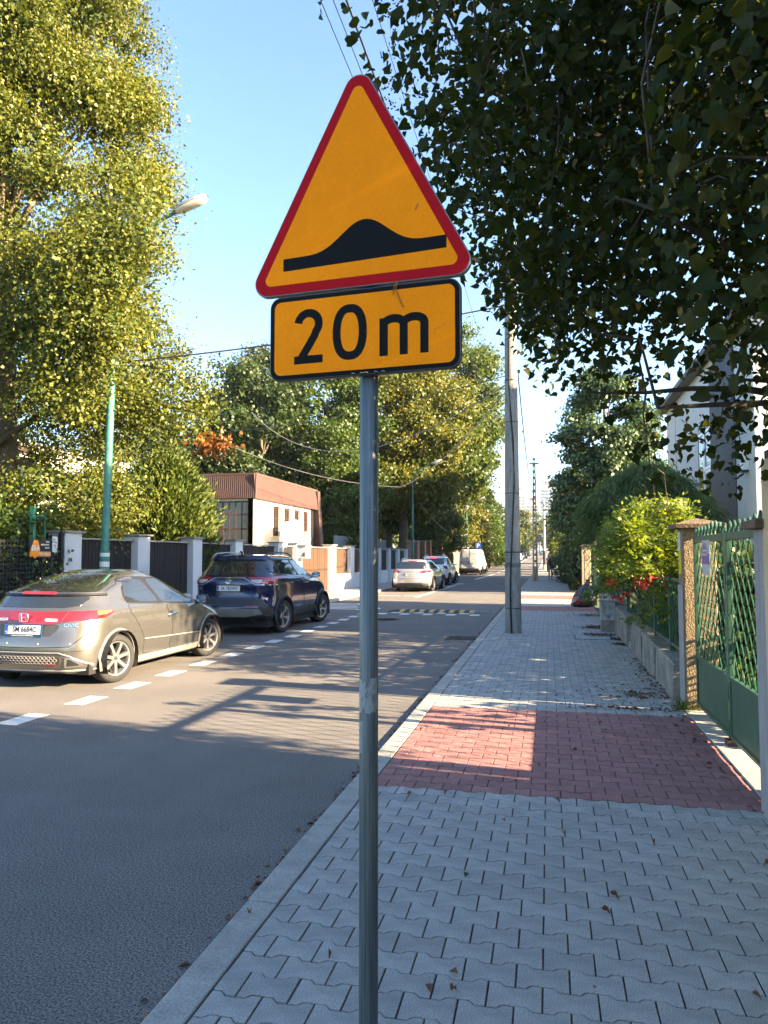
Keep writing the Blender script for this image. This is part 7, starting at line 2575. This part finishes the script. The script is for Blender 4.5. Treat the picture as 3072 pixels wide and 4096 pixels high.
def person(label, loc, h, top, bottom, hair, stride=.22, shoe=(.08, .07, .07), bag=None, sleeves=False, long=False, rz=0):
    t = thing('person', label, 'person', loc, rz, 'people walking on the pavement')
    k = h / 1.68
    J = {}
    V, E, Rd = [], [], []

    def jn(n, x, y, z, r, par=None):
        J[n] = len(V)
        V.append((x * k, y * k, z * k))
        Rd.append(r * k)
        if par:
            E.append((J[par], J[n]))
    jn('pelvis', 0, 0, .92, .125)
    jn('waist', 0, 0, 1.06, .105, 'pelvis')
    jn('chest', 0, .01, 1.24, .125, 'waist')
    jn('collar', 0, 0, 1.37, .085, 'chest')
    jn('neck', 0, .01, 1.45, .048, 'collar')
    jn('chin', 0, .02, 1.53, .070, 'neck')
    jn('head', 0, .02, 1.60, .088, 'chin')
    jn('crown', 0, .01, 1.665, .060, 'head')
    jn('nose', 0, .115, 1.56, .014, 'chin')
    for s in (-1, 1):
        n = str(s)
        st = stride * s
        jn('sh' + n, s * .155, 0, 1.35, .055, 'collar')
        jn('el' + n, s * .215, -st * .35 - .02, 1.10, .040, 'sh' + n)
        jn('wr' + n, s * .225, -st * .6 + .06, .88, .027, 'el' + n)
        jn('pa' + n, s * .222, -st * .65 + .08, .81, .030, 'wr' + n)
        for f, (dx, dy, dz, r) in enumerate(((.03, .05, .02, .010), (.022, .03, -.085, .009), (.008, .032, -.092, .009), (-.006, .03, -.086, .009), (-.02, .024, -.07, .008))):
            jn('f%d%s' % (f, n), s * (.222 - dx * .4), -st * .65 + .08 + dx, .79 + dz * .85, r, 'pa' + n)
        jn('hip' + n, s * .085, 0, .88, .095, 'pelvis')
        jn('kn' + n, s * .09, st * .55 + .03, .49, .058, 'hip' + n)
        jn('cf' + n, s * .09, st * .8 - .03, .33, .055, 'kn' + n)
        jn('an' + n, s * .09, st - .02, .09, .035, 'cf' + n)
        jn('to' + n, s * .10, st + .13, .03, .030, 'an' + n)
    me = bpy.data.meshes.new('body')
    me.from_pydata(V, E, [])
    o = bpy.data.objects.new('body', me)
    COL.objects.link(o)
    o.parent = t
    me.materials.append(M_skin)
    o.modifiers.new('skin', 'SKIN').use_smooth_shade = True
    for i, d in enumerate(me.skin_vertices[0].data):
        d.radius = (Rd[i], Rd[i])
        d.use_root = i == 0
    sb = o.modifiers.new('smooth', 'SUBSURF')
    sb.levels = sb.render_levels = 1

    def tube(name, pts, rr, m, n=14, sx=1.):
        b = MB().tube([Vector(p) * k for p in pts], [r * k for r in rr], n)
        q = b.build(name, m, t, smooth=70)
        return q
    tube('top', [(0, 0, .93), (0, 0, 1.06), (0, .01, 1.24), (0, 0, 1.34), (0, 0, 1.41)], [.155, .135, .155, .15, .09], top)
    if sleeves:
        for s in (-1, 1):
            tube('sleeve', [(s * .12, 0, 1.37), (s * .17, 0, 1.33), (s * .205, -stride * s * .2, 1.2)], [.07, .068, .06], top)
    tube('shorts_waist', [(0, 0, .80), (0, 0, .90), (0, 0, 1.0)], [.15, .165, .14], bottom)
    for s in (-1, 1):
        kn = V[J['kn' + str(s)]]
        end = .70 if not long else .1
        st = stride * s
        pts = [(s * .085, 0, .90), (s * .088, st * .30, .70)] if not long else [(s * .085, 0, .90), (s * .09, st * .55 + .02, .49), (s * .09, st - .03, .1)]
        tube('shorts_leg' if not long else 'trouser_leg', pts, [.11, .095] if not long else [.105, .075, .06], bottom)
        b = MB().tube([Vector((s * .09, st - .07, .045)) * k, Vector((s * .095, st + .03, .045)) * k, Vector((s * .10, st + .16, .03)) * k], [.045, .05, .03], 10)
        b.build('shoe', mat('shoe_%d' % int(shoe[0] * 100), shoe, .6), t, smooth=60)
    b = MB().lathe([(0, 1.715), (.05, 1.71), (.085, 1.675), (.103, 1.62), (.105, 1.56), (.10, 1.47), (.07, 1.40)], 16, M=Matrix.Scale(k, 4) @ Matrix.Translation((0, -.012, 0)))
    b.build('hair', hair, t, smooth=70)
    if bag:
        MB().tube([Vector((-.13, -.10, 1.40)) * k, Vector((0, -.155, 1.2)) * k, Vector((.14, -.17, .98)) * k], .018 * k, 8).build('bag_strap', mat('red_strap', (.42, .02, .06), .6), t, smooth=60)
        b = MB()
        prof = [(.02, -.13), (.10, -.12), (.15, -.05), (.155, .03), (.12, .10), (.03, .12)]
        b.lathe(prof, 16, M=Matrix.Scale(k, 4) @ Matrix.Translation((.17, -.17, .93)) @ Matrix.Diagonal((1.15, .6, 1, 1)))
        b.build('shoulder_bag', M_black, t, smooth=60)
    return t


M_tank = mat('black_cotton', (.012, .012, .014), .8)
M_short = mat('mauve_cotton', (.22, .17, .22), .8, var=.2, scale=20)
M_hair = mat('blonde_hair', (.42, .32, .14), .6, var=.2, stretch=(20, 20, 2))
person('blonde person in black top and mauve shorts carrying a black bag on a red strap', (.09, 51.3, .04), 1.67, M_tank, M_short, M_hair, bag=True)
person('distant person with orange hair in dark clothes walking ahead', (.55, 76, .04), 1.68, mat('purple_cotton', (.07, .02, .07), .8), M_tank, mat('orange_hair', (.45, .13, .02), .6), -.18, long=True, sleeves=True)
person('distant person in a pale pink top walking ahead', (-.05, 77, .04), 1.72, mat('pink_cotton', (.42, .28, .28), .8), M_short, mat('grey_hair', (.14, .12, .10), .6), .15, long=True, sleeves=True)

# ---------------------------------------------------------------- evening air
hz = MB().box(-1510, 1510, -70, 1510, -1.2, 74).build('haze', [])
hz['kind'] = 'stuff'
hm = bpy.data.materials.new('evening_haze')
hm.use_nodes = True
hn = hm.node_tree.nodes
hn.remove(hn['Principled BSDF'])
pv = hn.new('ShaderNodeVolumePrincipled')
pv.inputs['Color'].default_value = (.93, .96, 1, 1)
pv.inputs['Density'].default_value = .00018
pv.inputs['Anisotropy'].default_value = .3
hm.node_tree.links.new(pv.outputs[0], hn['Material Output'].inputs['Volume'])
hz.data.materials.append(hm)
